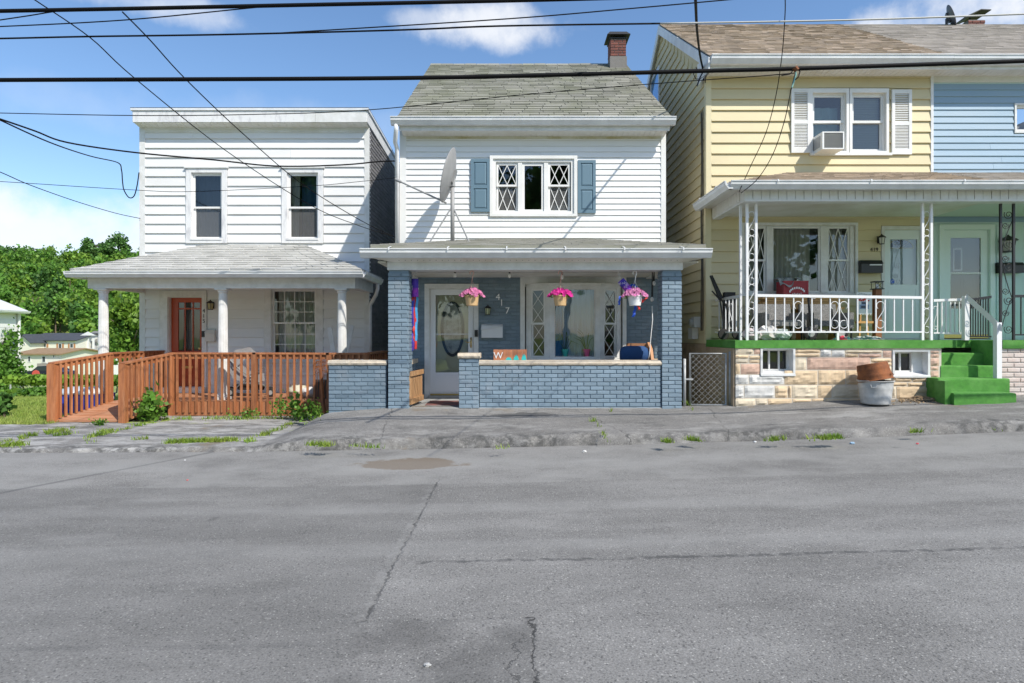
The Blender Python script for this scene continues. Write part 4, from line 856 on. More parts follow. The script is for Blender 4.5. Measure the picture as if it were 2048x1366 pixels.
# ================================================================ HOUSE 419: yellow half of the double house
FC = front(YB); CX0, CX1 = xb(1413), xb(1862)
houseC = thing('house', 'yellow clapboard half of the double house with white iron porch posts, number 419', 'house', (5.7, YB, .3), 'houses on the street')
SLABZ = 1.43
winC = (xb(1623.5), xb(1690.5), zb_(303), zb_(187)); winC2 = (xb(1702.5), xb(1770), zb_(303), zb_(187))
pw = (xb(1488), xb(1709), zb_(587), zb_(451)); dC = (xb(1768), xb(1842), SLABZ, zb_(459))
ZCS = zb_(150); wallops = [winC, winC2, pw, dC]
wC = wall(houseC, FC, CX0, CX1, .2, ZCS+.25, .16, SID_Y, wallops)
grow = lambda o, t: (o[0]-t, o[1]+t, o[2]-t, o[3]+t)
siding(wC, FC, CX0+.085, CX1-.02, 1.46, ZCS+.05, .2045, SID_Y, [(winC[0]-.05, winC2[1]+.08, winC[2]-.08, winC[3]+.1), grow(pw, .05), grow(dC, .07)], p=.028, gap=.012)
mb = MB(); mb.fbox(FC, CX0-.015, CX0+.085, -.04, .026, 1.4, ZCS+.1); part('corner_board', mb, mat('cream_corner', (.70,.62,.40), .5), wC)
mb = MB(); mb.fbox(FC, CX1-.02, CX1+.03, -.02, .030, 3.2, ZCS+.1); part('corner_board', mb, ALU, wC)
# side wall with clapboards under the gable
YRC, ZRC = 14.7, PZ(49, 14.7); ZEC = PZ(113, 10.98); YEC = 10.95
FL = left(CX0)
mb = MB(); mb.box(CX0+.002, CX0+.16, YB+.16, 18.3, .2, 6.6); mb.prism([(YB, 6.6), (18.3, 6.6), (YRC+.02, ZRC-.16)], CX0+.002, CX0+.16, lambda p, q, t: (t, p, q)); mb.box(CX0+.16, 12.3, 18.14, 18.3, .2, 6.6); mb.box(12.14, 12.3, YB+.16, 18.14, .2, 6.6); wS = part('wall', mb, SID_Y, houseC)
def gclip(z):
    if z < 6.35: return (YB+.07, 18.28)
    t = (z - 6.35)/(ZRC - .22 - 6.35); return (YB+.07 + (YRC - YB)*t, 18.28 - (18.28 - YRC)*t)
aw = (15.0, 15.75, PZ(208, 15.4)*.0 + 6.35, 8.15)
siding(wS, FL, YB+.07, 18.28, 1.36, ZRC-.25, .2045, SID_Y, [grow(aw, .06)], p=.022, clip=gclip, gap=.010)
mb = MB(); mb.fbox(FL, YB-.02, YB+.07, -.02, .024, 1.36, 6.45); part('corner_board', mb, mat('cream_corner', (.70,.62,.40), .5), wS)
mb = MB(); ring(mb, FL, aw[0]-.09, aw[1]+.09, aw[2]-.09, aw[3]+.09, 0, .035, .088); mb.fbox(FL, aw[0], aw[1], .004, .025, (aw[2]+aw[3])/2-.02, (aw[2]+aw[3])/2+.02); wat = part('attic_window', mb, ALU, houseC); pane(wat, FL, aw[0], aw[1], aw[2], aw[3], .012, mat('attic_pane_painted_sky', (.10,.32,.60), .08, .6))  # blue of the mirrored sky is put into the pane's own colour
mb = MB(); mb.box(CX0+.17, 12.1, YB+.17, 18.1, 3.95, 4.05); mb.box(CX0+.17, 12.1, YB+3, YB+3.1, 1.4, 6.5); mb.box(CX1-.05, CX1+.05, YB+.17, YB+2.9, 1.4, 6.5); part('inner_floor', mb, INTER, houseC)
# roof
XRL = CX0 - .06; XRM = xb(1868)+.02; XRR = 12.5
def gable_roof(house, x0, x1, m, seed, w, wj, lift, rake):
    mb = MB(); yb = 2*YRC - YEC
    mb.add([(x0,YEC,ZEC),(x1,YEC,ZEC),(x1,YRC,ZRC),(x0,YRC,ZRC),(x1,yb,ZEC),(x0,yb,ZEC)] + [(x0,YEC,ZEC-.1),(x1,YEC,ZEC-.1),(x1,YRC,ZRC-.12),(x0,YRC,ZRC-.12),(x1,yb,ZEC-.1),(x0,yb,ZEC-.1)],
        [(0,1,2,3),(3,2,4,5),(6,9,8,7),(9,11,10,8),(0,6,7,1),(1,7,8,2),(2,8,10,4),(0,3,9,6),(3,5,11,9),(5,4,10,11)])
    r = part('roof', mb, mat('roof_underlay', (.10,.10,.09), .9), house); up = Vector((0,-.56,.83))*.004
    shingles(r, Vector((x0-.02,YEC-.03,ZEC-.015))+up, Vector((x1,YEC-.03,ZEC-.015))+up, Vector((x1,YRC,ZRC))+up, Vector((x0-.02,YRC,ZRC))+up, .14, w, m, seed=seed, gap=.004, lift=lift, wj=wj)
    return r
roofC = gable_roof(houseC, XRL, XRM, ROOF_Y, 41, .22, .6, .018, True)
mb = MB()                                              # rake board on the gable
sl = Vector((0, YRC-YEC, ZRC-ZEC)).normalized()
for (ya, z_a, yb, z_b) in ((YEC-.03, ZEC-.02, YRC, ZRC-.0), (2*YRC-YEC, ZEC-.02, YRC, ZRC)):
    for x0, x1, h0, h1 in ((XRL-.035, XRL-.005, -.02, -.24), (XRL-.004, CX0+.002, -.13, -.16)):
        mb.hexa([(x0,ya,z_a+h1),(x1,ya,z_a+h1),(x1,yb,z_b+h1),(x0,yb,z_b+h1),(x0,ya,z_a+h0),(x1,ya,z_a+h0),(x1,yb,z_b+h0),(x0,yb,z_b+h0)])
part('rake_board', mb, ALU, roofC)
mb = MB(); mb.add([(XRL-.036,YEC-.06,ZEC-.03),(XRL-.036,YB+.25,ZEC+.12),(XRL-.036,YB+.25,ZEC-.30),(XRL-.036,YEC+.02,ZEC-.30)], [(0,1,2,3)]); mb.add([(XRL+.005,YEC-.06,ZEC-.03),(XRL+.005,YB-.02,ZEC+.12),(XRL+.005,YB-.02,ZEC-.30),(XRL+.005,YEC+.02,ZEC-.30)], [(3,2,1,0)]); part('eave_return', mb, ALU, roofC, recalc=False)
gutter(roofC, (XRL, YEC+.02, PZ(128, 10.9)), (XRM, YEC+.02, PZ(128, 10.9)), size=.15)
mb = MB(); mb.box(XRL+.02, XRM, YEC+.022, YEC+.05, PZ(137, 10.95), ZEC-.1); part('fascia', mb, TRIM, roofC)
soffit_ribs(roofC, XRL+.02, XRM, YEC+.05, YB-.004, PZ(136, 10.98), PZ(136, 10.98)-.02, .10, SOFFIT)
mb = MB(); mb.box(3.95, 4.35, 15.0, 15.4, 8.5, 9.22); chy = part('chimney', mb, SOOT, roofC); bricks(chy, 'front', 15.0, 3.94, 4.36, 9.0, 9.24, REDB, course=.075, L_=.2)
# upper windows and louvred shutters
wv = None
for o in (winC, winC2):
    w = window(houseC, FC, *o, trim=.05, m=WHITE, split=.52, sw_=.045, proud=.045, top=.08, bottom=.07)
    mb = MB(); nsl = 30
    if o is winC2:
        for k in range(nsl): z = o[2]+.05 + (o[3]-o[2]-.1)*k/nsl; mb.hexa([FC(o[0]+.06,-.13,z),FC(o[1]-.05,-.13,z),FC(o[1]-.05,-.115,z+.022),FC(o[0]+.06,-.115,z+.022),FC(o[0]+.06,-.13,z+.003),FC(o[1]-.05,-.13,z+.003),FC(o[1]-.05,-.115,z+.025),FC(o[0]+.06,-.115,z+.025)])
        part('blind', mb, mat('blind_slat', (.50,.52,.52), .6), w)
    else: wavy(w, FC, o[0]+.05, o[1]-.05, o[2]+.35, o[3]-.2, -.2, mat('pale_green_shade', (.40,.50,.48), .9), .012, 3, seed=44)
mb = MB(); mb.fbox(FC, xb(1619), xb(1781), 0, .06, zb_(312), zb_(307)); part('sill', mb, WHITE, houseC)
for a, b, c, d in ((1580.5, 1618.5, 307, 179), (1781, 1820.5, 310, 181)):
    A, B, Cz, Dz = xb(a), xb(b), zb_(c), zb_(d); mb = MB(); ring(mb, FC, A, B, Cz, Dz, .02, .052, (.055,.055,.10,.075)); mb.fbox(FC, A+.055, B-.055, .02, .051, Cz+.545, Cz+.61); sh = part('shutter', mb, WHITE, houseC)
    q = MB()
    for za2, zb2 in ((Cz+.10, Cz+.545), (Cz+.61, Dz-.075)):
        n = 16
        for k in range(n): z = za2 + (zb2-za2)*k/n; q.hexa([FC(A+.055,.046,z),FC(B-.055,.046,z),FC(B-.055,.024,z+.026),FC(A+.055,.024,z+.026),FC(A+.055,.048,z+.006),FC(B-.055,.048,z+.006),FC(B-.055,.026,z+.031),FC(A+.055,.026,z+.031)])
    part('louvre_slats', q, WHITE, sh)
# porch window: picture window between two diamond sidelights
o = pw; mb = MB(); ring(mb, FC, o[0]-.06, o[1]+.05, o[2]-.05, o[3]+.05, -.02, .035, (.058,.048,.05,.048)); ring(mb, FC, o[0], o[1], o[2], o[3], -.12, -.006, .02)
pwo = part('porch_window', mb, TRIM, houseC); cu = [xb(1495), xb(1533), xb(1544), xb(1641), xb(1655), xb(1700)]
for a, b in ((o[0]+.02, cu[0]), (cu[1], cu[2]), (cu[3], cu[4]), (cu[5], o[1]-.02)):
    mb = MB(); mb.fbox(FC, a, b, -.08, .012, o[2]+.02, o[3]-.02); part('mullion', mb, TRIM, pwo)
for a, b in ((cu[0], cu[1]), (cu[4], cu[5])):
    zm = o[2] + (o[3]-o[2])*.49
    for za2, zb2, o_ in ((zm-.015, o[3]-.022, -.02), (o[2]+.022, zm+.015, -.048)):
        mb = MB(); ring(mb, FC, a+.002, b-.002, za2, zb2, o_-.026, o_, .032); part('sash', mb, WHITE, pwo); pane(pwo, FC, a+.02, b-.02, za2+.02, zb2-.02, o_-.014); diamonds(pwo, FC, a+.034, b-.034, za2+.034, zb2-.034, o_-.006, 2, 1, WHITE, .013)
mb = MB(); ring(mb, FC, cu[2]+.002, cu[3]-.002, o[2]+.022, o[3]-.022, -.05, -.012, .03); part('sash', mb, WHITE, pwo); pane(pwo, FC, cu[2]+.03, cu[3]-.03, o[2]+.05, o[3]-.05, -.03)
wavy(pwo, FC, cu[2], cu[3]-.12, o[2], o[3], -.2, CURTAIN, .025, 9, seed=51); wavy(pwo, FC, cu[0], cu[1], o[2], o[3], -.25, CURTAIN, .02, 3, seed=52); wavy(pwo, FC, cu[4], cu[5], o[2], o[3], -.25, CURTAIN, .02, 3, seed=53)
# storm door 419
AQUA = mat('pale_aqua_door', (.64,.73,.73), .4); o = dC
mb = MB(); ring(mb, FC, o[0]-.06, o[1]+.05, o[2], o[3]+.06, -.02, .03, (.058,.048,.001,.058)); ring(mb, FC, o[0]-.001, o[1]+.001, o[2], o[3]+.001, -.14, -.004, .012); part('door_frame', mb, TRIM, houseC)
g = (xb(1781.5), xb(1835.5), zb_(569), zb_(478.5)); a, b, c, d = o[0]+.014, o[1]-.014, o[2]+.02, o[3]-.014
mb = MB(); mb.fbox(FC, a, g[0], -.05, -.012, c, d); mb.fbox(FC, g[1], b, -.05, -.012, c, d); mb.fbox(FC, g[0], g[1], -.05, -.012, c, g[2]); mb.fbox(FC, g[0], g[1], -.05, -.012, g[3], d); ring(mb, FC, a+.07, b-.07, c+.1, g[2]-.08, -.012, -.006, .014)
sdc = part('storm_door', mb, mat('pale_grey_aqua', (.70,.76,.76), .4), houseC); pane(sdc, FC, g[0], g[1], g[2], g[3], -.03)
mb = MB(); mb.fbox(FC, a, b, -.13, -.09, c, d); ring(mb, FC, g[0]+.01, g[0]+.22, g[2]-.3, g[2]+.52, -.09, -.084, .012); ring(mb, FC, g[0]+.27, g[1]-.02, g[2]-.3, g[2]+.52, -.09, -.084, .012); inr = part('inner_door', mb, AQUA, houseC)
fz = zb_(495); n = 24; fu0, fu1 = g[0]+.0, g[1]-.03; fc_ = (fu0+fu1)/2
pts = [(fc_ + (fu1-fu0)/2*math.cos(math.pi*k/n), fz + .17*math.sin(math.pi*k/n)) for k in range(n+1)]
mb = MB(); mb.add([FC(p[0], -.085, p[1]) for p in pts], [tuple(range(n+1))]); part('fanlight', mb, mat('fanlight_glass', (.02,.025,.02), .08), inr, recalc=False)
mb = MB(); mb.tube([FC(p[0], -.083, p[1]) for p in pts + [pts[0]]], .012, 6); 
for k in (6, 12, 18): mb.tube([FC(fc_, -.083, fz), FC(pts[k][0], -.083, pts[k][1])], .004, 5)
part('fanlight_trim', mb, CREAM, inr)
mb = MB(); mb.add([FC(xb(1786.6) + .042*math.cos(R(22.5+45*k)), -.026, zb_(562.5) + .042*math.sin(R(22.5+45*k))) for k in range(8)], [tuple(range(8))]); stk = part('security_sticker', mb, mat('sticker_blue', (.02,.12,.55), .4), sdc, recalc=False)
mb = MB(); mb.tube([FC(xb(1786.6) + .022*math.cos(t), -.024, zb_(562.5) + .016*math.sin(t*1.0)) for t in np.linspace(.3, 4.6, 12)], .004, 5); part('sticker_mark', mb, WHITE, stk)
NUM = mat('dark_number', (.06,.05,.03), .5)
digits(houseC, '419', [(xb(1741), zb_(500)), (xb(1746.7), zb_(500)), (xb(1752), zb_(500))], .10, YB - .03, NUM)

# --- porch roof over both halves (this half)
YEP, ZEP = 9.62, PZ(362, 9.55); EX0 = 3.47; XMID = xb(1862)+.02; TX0 = xb(1580); ZTP = zb_(346)
mb = MB(); P = [(EX0,YEP,ZEP),(XMID,YEP,ZEP),(XMID,YB-.03,ZTP),(TX0,YB-.03,ZTP),(EX0,YB,ZEP)]
mb.add(P + [(EX0,YEP,ZEP-.05),(XMID,YEP,ZEP-.05),(XMID,YB-.03,ZEP-.05),(EX0,YB,ZEP-.05)], [(0,1,2,3),(0,3,4),(5,8,7,6),(0,5,6,1),(1,6,7,2),(0,4,8,5),(2,7,8,4,3)])
prC = part('porch_roof', mb, ROOF_Y, houseC); shingles(prC, P[0], P[1], P[2], P[3], .14, .22, ROOF_Y, seed=61, gap=.004, lift=.016, wj=.6); shingles(prC, P[4], P[0], P[3], P[3], .14, .22, ROOF_Y, seed=62, gap=.004, lift=.016, wj=.6)
GZC = PZ(377, 9.55); gutter(prC, (EX0-.02, YEP+.03, GZC), (XMID, YEP+.03, GZC), size=.13, straps=3); gutter(prC, (EX0+.02, YEP-.06, GZC), (EX0+.02, YB-.04, GZC), size=.13, outward=(-1,0,0), straps=2)
BZ0, BZ1 = PZ(403, 9.75), PZ(379, 9.75)
def panelled_beam(house, x0, x1, y0, nm='porch_beam', pit=.135):
    mb = MB(); mb.box(x0, x1, y0, y0+.16, BZ0, BZ1+.06); bmo = part(nm, mb, TRIM, house); n = int((x1-x0)/pit); q = MB()
    for k in range(n):
        a = x0 + (x1-x0)*k/n; bb = x0 + (x1-x0)*(k+1)/n
        q.box(a+.005, bb-.005, y0-.012 - .004*(k % 2), y0, BZ0+.035, BZ1+.05)
    q.box(x0, x1, y0-.02, y0-.0005, BZ0, BZ0+.033); part('beam_panels', q, SOFFIT, bmo, kind='stuff'); return bmo
panelled_beam(houseC, PX(1488, 9.75), XMID, 9.75)
mb = MB(); xq = PX(1488, 9.75); mb.box(xq, xq+.14, 9.912, YB-.03, BZ0+.002, BZ1+.06); q = part('porch_beam', mb, TRIM, houseC); pz = MB()
for k in range(11): y = 9.92 + 1.36*k/11; pz.box(xq-.014, xq, y+.005, y+.118, BZ0+.035, BZ1+.05)
part('beam_panels', pz, SOFFIT, q, kind='stuff')
mb = MB(); mb.box(xq+.14, XMID, 9.91, YB-.03, BZ0+.06, BZ0+.09); part('porch_ceiling', mb, SOFFIT, houseC)
mb = MB(); mb.box(EX0+.05, XMID, YEP+.02, 9.735, BZ1+.02, BZ1+.045); mb.box(EX0+.05, xq-.015, 9.735, YB-.03, BZ1+.021, BZ1+.044); part('porch_soffit', mb, SOFFIT, prC)
# --- porch slab, stone base
SX0, SX1, SY = 3.62, PX(1886, 9.84), 9.82
mb = MB(); mb.box(SX0, SX1, SY, YB-.005, SLABZ-.13, SLABZ); mb.box(SX1, xb(1862)+.15, 10.36, YB-.006, SLABZ-.13, SLABZ-.001); part('porch_slab', mb, GREEN, houseC)
STONES = [mat('stone_%s' % n, c, .85, col2=tuple(v*.82 for v in c), vscale=5, bump=.6, bscale=14, obj=.08) for n, c in (('buff', (.68,.52,.34)), ('cream', (.70,.60,.45)), ('pink', (.63,.43,.33)), ('grey', (.66,.65,.62)))]
YS = 9.85; mb = MB(); cel = [(PX(1524, YS), PX(1586, YS), PZ(747, YS), PZ(698, YS)), (PX(1788, YS), PX(1855, YS), PZ(750, YS), PZ(703, YS))]
FS = front(YS); base = wall(houseC, FS, SX0+.03, SX1-.02, .1, SLABZ-.13, .25, mat('stone_mortar', (.62,.56,.47), .9, bump=.3), cel, name='stone_base')
mb = MB(); mb.box(SX0-.01, SX0+.25, YS+.02, YB-.01, .1, SLABZ-.134); mb.box(CX0-.03, CX0-.001, YB-.009, 18.2, .1, 1.35); part('stone_base_side', mb, mat('brown_stained_masonry', (.50,.38,.26), .9, col2=(.36,.26,.17), vscale=3, bump=.6, bscale=12), houseC)
# stones by their corners in an enlarged view of the photograph (x0, y0, x1, y1)
SR = [(357,52,500,113),(503,58,556,113),(357,116,462,147),(357,150,462,182),(466,124,553,152),(466,155,553,182),(357,186,395,268),(399,188,552,270),(357,275,462,349),(466,275,740,349),(744,240,1005,352),
      (357,357,424,458),(428,357,666,456),(670,360,768,456),(772,360,800,456),(804,355,1003,458),(357,462,515,520),(519,462,609,515),(613,462,803,512),
      (826,72,1025,103),(826,106,1022,134),(1028,72,1112,132),(1116,78,1218,132),(1222,80,1512,104),(1222,107,1325,136),(1329,110,1508,136),(1520,84,1588,138),(826,140,916,235),(922,136,1420,234),(1425,146,1588,174),(1425,177,1588,204),
      (1010,238,1224,352),(1228,238,1420,352),(1424,208,1588,352),(1006,357,1116,457),(1120,355,1340,457),(1344,356,1590,457),(807,462,955,492),(959,460,1060,490),(1064,460,1340,500),(1344,460,1590,505),
      (1894,84,1962,106),(1894,109,1962,140),(1894,143,1962,205),(1894,208,1958,240),(1894,243,1958,300),(1594,292,1748,330),(1752,290,1888,330),(1594,334,1710,362),(1714,336,1850,364),(1854,336,1925,364),(1594,366,1622,455),(1626,366,1920,470),(1894,303,1955,333)]
for (x0, y0, x1, y1) in SR:
    q = lambda x, y: (PX(1380 + x*.2539, YS), PZ(680 + y*.2539, YS)); a, t = q(x0, y0); b, c = q(x1, y1); rg = random.Random(x0*7+y0); n, k = max(3, int((b-a)/.04)), max(3, int((t-c)/.035)); mb = MB(); sd0 = rg.random()*50
    for j in range(k+1):
        for i in range(n+1):
            edge = i in (0, n) or j in (0, k); u, z = a+.004 + (b-a-.008)*i/n, c+.004 + (t-c-.008)*j/k
            o_ = .004 if edge else .014 + .014*abs(mnoise.noise((u*6+sd0, z*9, 0)))*2 + .005*mnoise.noise((u*25, z*25, sd0))
            mb.v.append(FS(u, o_, z))
    mb.f = [(j*(n+1)+i, j*(n+1)+i+1, (j+1)*(n+1)+i+1, (j+1)*(n+1)+i) for j in range(k) for i in range(n)]
    nb = len(mb.v); mb.add([FS(a+.004,-.01,c+.004), FS(b-.004,-.01,c+.004), FS(b-.004,-.01,t-.004), FS(a+.004,-.01,t-.004)], []); 
    mb.f += [(0, n, nb+1, nb), (n, k*(n+1)+n, nb+2, nb+1), (k*(n+1)+n, k*(n+1), nb+3, nb+2), (k*(n+1), 0, nb, nb+3)]
    pick = 3 if (x0 < 660 and 270 < y0 < 460) or (1028 <= x0 <= 1116 and y0 < 80) else (2 if x0 in (503, 399, 922, 1329, 1520, 1894) else rg.choice((0, 0, 1, 0, 1)))
    part('stone', mb, STONES[pick], base, recalc=False)
for kk, (a, b, c, d) in enumerate(cel):
    mb = MB(); ring(mb, FS, a-.03, b+.03, c-.01, d+.02, -.16, .02, (.034,.034,.014,.024)); mb.hexa([FS(a-.03,-.16,c+.03), FS(b+.03,-.16,c+.03), FS(b+.03,.035,c-.04), FS(a-.03,.035,c-.04), FS(a-.03,-.16,c+.045), FS(b+.03,-.16,c+.045), FS(b+.03,.035,c-.01), FS(a-.03,.035,c-.01)]); ring(mb, FS, a, b, c+.03, d, -.20, -.15, .035)
    cw = part('cellar_window', mb, TRIM, houseC); m2 = MB()
    for t in ((.36, .68) if kk == 0 else (.36,)): m2.fbox(FS, a + (b-a)*t-.012, a + (b-a)*t+.012, -.2, -.152, c+.03, d)
    if kk: m2.fbox(FS, a + (b-a)*.68, b, -.2, -.13, c+.03, d)
    part('mullion', m2, TRIM, cw); pane(cw, FS, a, b, c+.03, d, -.18)
    m3 = MB(); m3.fbox(FS, a-.4, b+.4, -1.1, -1.0, c-.6, d+.1); part('cellar_dark', m3, BLACK, cw)  # black sheet stands in for the darkness of the unlit cellar
# --- green carpeted stairs
ST = [(SLABZ-.002, 10.36, 10.10, 1.214, 7.02, 7.86), (0, 0, 9.84, 1.016, 6.98, 7.86), (0, 0, 9.55, .823, 6.72, 7.84), (0, 0, 9.28, .612, 6.62, 7.70)]
mb = MB()
def step(yf, yb, z, x0, x1, zb):
    r = .025; prof = [(yb, zb), (yf, zb), (yf, z-r), (yf+.007, z-.007), (yf+r, z), (yb, z)]; mb.prism(prof, x0, x1, lambda p, q, t: (t, p, q))
step(10.10, 10.37, 1.214, 7.03, 7.90, .3); step(9.84, 10.11, 1.016, 7.0, 7.895, .3); step(9.55, 9.85, .823, 6.76, 7.89, .3); step(9.27, 9.56, .615, 6.80, 7.76, .35); mb.box(6.70, 6.80, 9.33, 9.56, .35, .80)
mb.box(7.90, 7.99, 9.83, 10.37, .3, SLABZ-.004); part('stairs', mb, GREEN, houseC)
# --- white iron posts and railings
def scroll(mb, u, z, w, h, F, o, r=.006, flip=1):
    pts = []
    for t in np.linspace(-.9, 3.6, 14): pts.append((u + w/2 - flip*(w/2)*math.cos(t)*.95, z + h - w/2 + (w/2)*math.sin(t)))
    for t in np.linspace(0, 1, 8)[1:-1]: pts.append((u + (w if flip < 0 else w)*(1-t) + 0*t if flip > 0 else u + w*t, z + h*.72 - h*.46*t))
    for t in np.linspace(.45, 5.0, 14): pts.append((u + w/2 - flip*(w/2)*math.cos(t)*.95, z + w/2 - (w/2)*math.sin(t)*.98))
    mb.tube([F(p[0], o, p[1]) for p in pts], r, 5)
def iron_post(house, F, u0, u1, o, z0, z1, m, extra=None, n=5):
    mb = MB(); t = .019
    for u in (u0, u1): mb.fbox(F, u-t, u+t, o-t, o+t, z0, z1)
    if extra: mb.box(extra[0]-t, extra[0]+t, extra[1]-t, extra[1]+t, z0, z1)
    p = part('iron_post', mb, m, house); q = MB(); h = (z1-z0-.25)/n
    for k in range(n): scroll(q, u0+t, z0+.12+h*k, u1-u0-2*t, h, F, o)
    part('scrollwork', q, m, p, smooth=True); return p
FPo = front(9.92); FPv = lambda p: PX(p, 9.92); ztop = BZ0 + .0
iron_post(houseC, FPo, FPv(1494), FPv(1512), 0, SLABZ, ztop, IRON, extra=(FPv(1487), 10.05)); iron_post(houseC, FPo, FPv(1844.5), FPv(1862), 0, SLABZ, ztop, IRON)
def railing(house, F, u0, u1, zt0, zt1, zb_0, n, o, m, sc=(), r=.0085, feet=()):
    rl = None
    for (za2, zc, th) in ((zt0, zt1, .022), (zb_0, zb_0, .012)):
        mb = MB(); mb.hexa([F(u0,o+.02,za2-th),F(u1,o+.02,zc-th),F(u1,o-.02,zc-th),F(u0,o-.02,za2-th),F(u0,o+.02,za2+th),F(u1,o+.02,zc+th),F(u1,o-.02,zc+th),F(u0,o-.02,za2+th)])
        if rl is None: rl = part('railing', mb, m, house)
        else: part('bottom_rail', mb, m, rl)
    for k in range(n):
        u = u0 + (u1-u0)*(k+1)/(n+1); zt = zt0 + (zt1-zt0)*(k+1)/(n+1); q = MB(); q.fbox(F, u-r, u+r, o-r, o+r, zb_0, zt-.02); part('baluster', q, m, rl)
    q = MB(); d = (u1-u0)/(n+1)
    for k, fl in sc: scroll(q, u0 + d*k + r, zb_0+.06, d-2*r, zt0-zb_0-.16, F, o, flip=fl)
    if sc: part('scrollwork', q, m, rl, smooth=True)
    for u in feet: q = MB(); q.fbox(F, u-.018, u+.018, o-.018, o+.018, SLABZ, zb_0); part('rail_foot', q, m, rl)
RT, RB = PZ(591, 9.92), PZ(664, 9.92)
railing(houseC, FPo, FPv(1514), FPv(1843), RT, RT-.035, RB, 17, 0, IRON, [(4, 1), (8, 1), (9, -1), (13, 1)], feet=(FPv(1675),))
FLr = lambda u, o_, z: (FPv(1487) - o_, u, z)
railing(houseC, FLr, 10.07, YB-.05, RT, RT, RB, 6, 0, IRON, [(2, 1), (4, 1)])
FMr = lambda u, o_, z: (FPv(1862) + .03 + o_, u, z)
railing(houseC, front(10.46), PX(1866, 10.46), PX(1927, 10.46), PZ(601, 10.46), PZ(599, 10.46), PZ(666, 10.46), 6, 0, IRON, [(0, 1), (2, 1)])
# ================================================================ right half of the double house: blue clapboard
houseD = thing('house', 'blue clapboard half of the double house with aqua porch, beside the yellow half', 'house', (10, YB, .4), 'houses on the street')
DX0, DX1 = xb(1862)+.03, 12.14; FDd = front(YB)
dD = (xb(1886), xb(1978), SLABZ, zb_(459)); wD = (xb(2031), xb(2070), zb_(263), zb_(211))
wDw = wall(houseD, FDd, DX0, DX1, .2, ZCS+.25, .16, TEAL, [dD, wD])
siding(wDw, FDd, DX0, DX1-.05, 3.65, zb_(166), .1245, SID_BLUE, [grow(wD, .04)], p=.018, gap=.007)
mb = MB(); mb.fbox(FDd, DX0, DX1, 0, .03, zb_(165), zb_(150)); part('frieze_board', mb, SOFFIT, wDw)
for k in range(26):                                       # aqua vertical panels under the porch
    a = DX0 + .05 + k*.165
    if a > DX1 - .1: break
    for z0, z1 in ((SLABZ, 3.6),) if not (a > dD[0]-.2 and a < dD[1]+.05) else ((dD[3]+.07, 3.6),):
        mb = MB(); mb.fbox(FDd, a, a+.158, 0, .009 + .003*(k % 2), z0, z1); part('wall_panel', mb, TEAL, wDw)
window(houseD, FDd, *wD, trim=.035, m=TRIM, split=None, sw_=.03)
o = dD; mb = MB(); ring(mb, FDd, o[0]-.085, o[1]+.085, o[2], o[3]+.09, -.02, .035, (.083,.083,.001,.088)); ring(mb, FDd, o[0]-.001, o[1]+.001, o[2], o[3]+.001, -.14, -.004, .012); part('door_frame', mb, mat('pale_mint_door', (.66,.76,.73), .4), houseD)
g = (xb(1902), xb(1963), zb_(617), zb_(475.5)); a, b, c, d = o[0]+.014, o[1]-.014, o[2]+.03, o[3]-.014
mb = MB(); mb.fbox(FDd, a, g[0], -.05, -.012, c, d); mb.fbox(FDd, g[1], b, -.05, -.012, c, d); mb.fbox(FDd, g[0], g[1], -.05, -.012, c, g[2]); mb.fbox(FDd, g[0], g[1], -.05, -.012, g[3], d); sdd = part('storm_door', mb, mat('pale_mint_door', (.66,.76,.73), .4), houseD); pane(sdd, FDd, g[0], g[1], g[2], g[3], -.03)
mb = MB(); mb.fbox(FDd, g[0], g[1], -.045, -.01, zb_(548), zb_(544.5)); part('sash_bar', mb, WHITE, sdd)
mb = MB(); mb.fbox(FDd, a, b, -.13, -.09, c, d); ind = part('inner_door', mb, mat('dim_door', (.16,.17,.16), .5), houseD)
mb = MB(); ring(mb, FDd, xb(1912), xb(1931), zb_(541), zb_(495), -.09, -.08, .03); part('inner_light_trim', mb, WHITE, ind); mb = MB(); mb.fbox(FDd, xb(1914), xb(1929), -.089, -.086, zb_(539), zb_(497)); part('inner_light', mb, BLACK, ind)
mb = MB(); ring(mb, FDd, g[0]+.06, g[0]+.26, zb_(575), zb_(555), -.09, -.083, .015); ring(mb, FDd, g[1]-.28, g[1]-.08, zb_(575), zb_(555), -.09, -.083, .015); part('raised_panel', mb, mat('dim_door', (.16,.17,.16), .5), ind)
mb = MB(); mb.fbox(FDd, a, b, -.02, .01, SLABZ+.03, SLABZ+.10); part('door_sweep', mb, mat('gold_anodised', (.55,.42,.16), .35, .9), sdd)
roofD = gable_roof(houseD, XRM+.004, XRR, ROOF_R, 43, .30, .25, .014, False)
gutter(roofD, (XRM+.003, YEC+.02, PZ(126, 10.9)-.02), (XRR, YEC+.02, PZ(126, 10.9)-.02), size=.15); mb = MB(); mb.box(XRM+.003, XRR, YEC+.022, YEC+.05, PZ(137, 10.95), ZEC-.1); part('fascia', mb, TRIM, roofD)
soffit_ribs(roofD, XRM+.003, XRR, YEC+.05, YB-.004, PZ(136, 10.98), PZ(136, 10.98)-.02, .10, SOFFIT)
DCx = PX(1946, 15.0); mb = MB(); mb.box(DCx-.2, DCx+.22, 14.9, 15.3, 8.6, PZ(44, 15.0)); chd = part('chimney', mb, SOOT, roofD); bricks(chd, 'front', 14.9, DCx-.2, DCx+.22, PZ(56,15), PZ(44,15), REDB, course=.07, L_=.2)
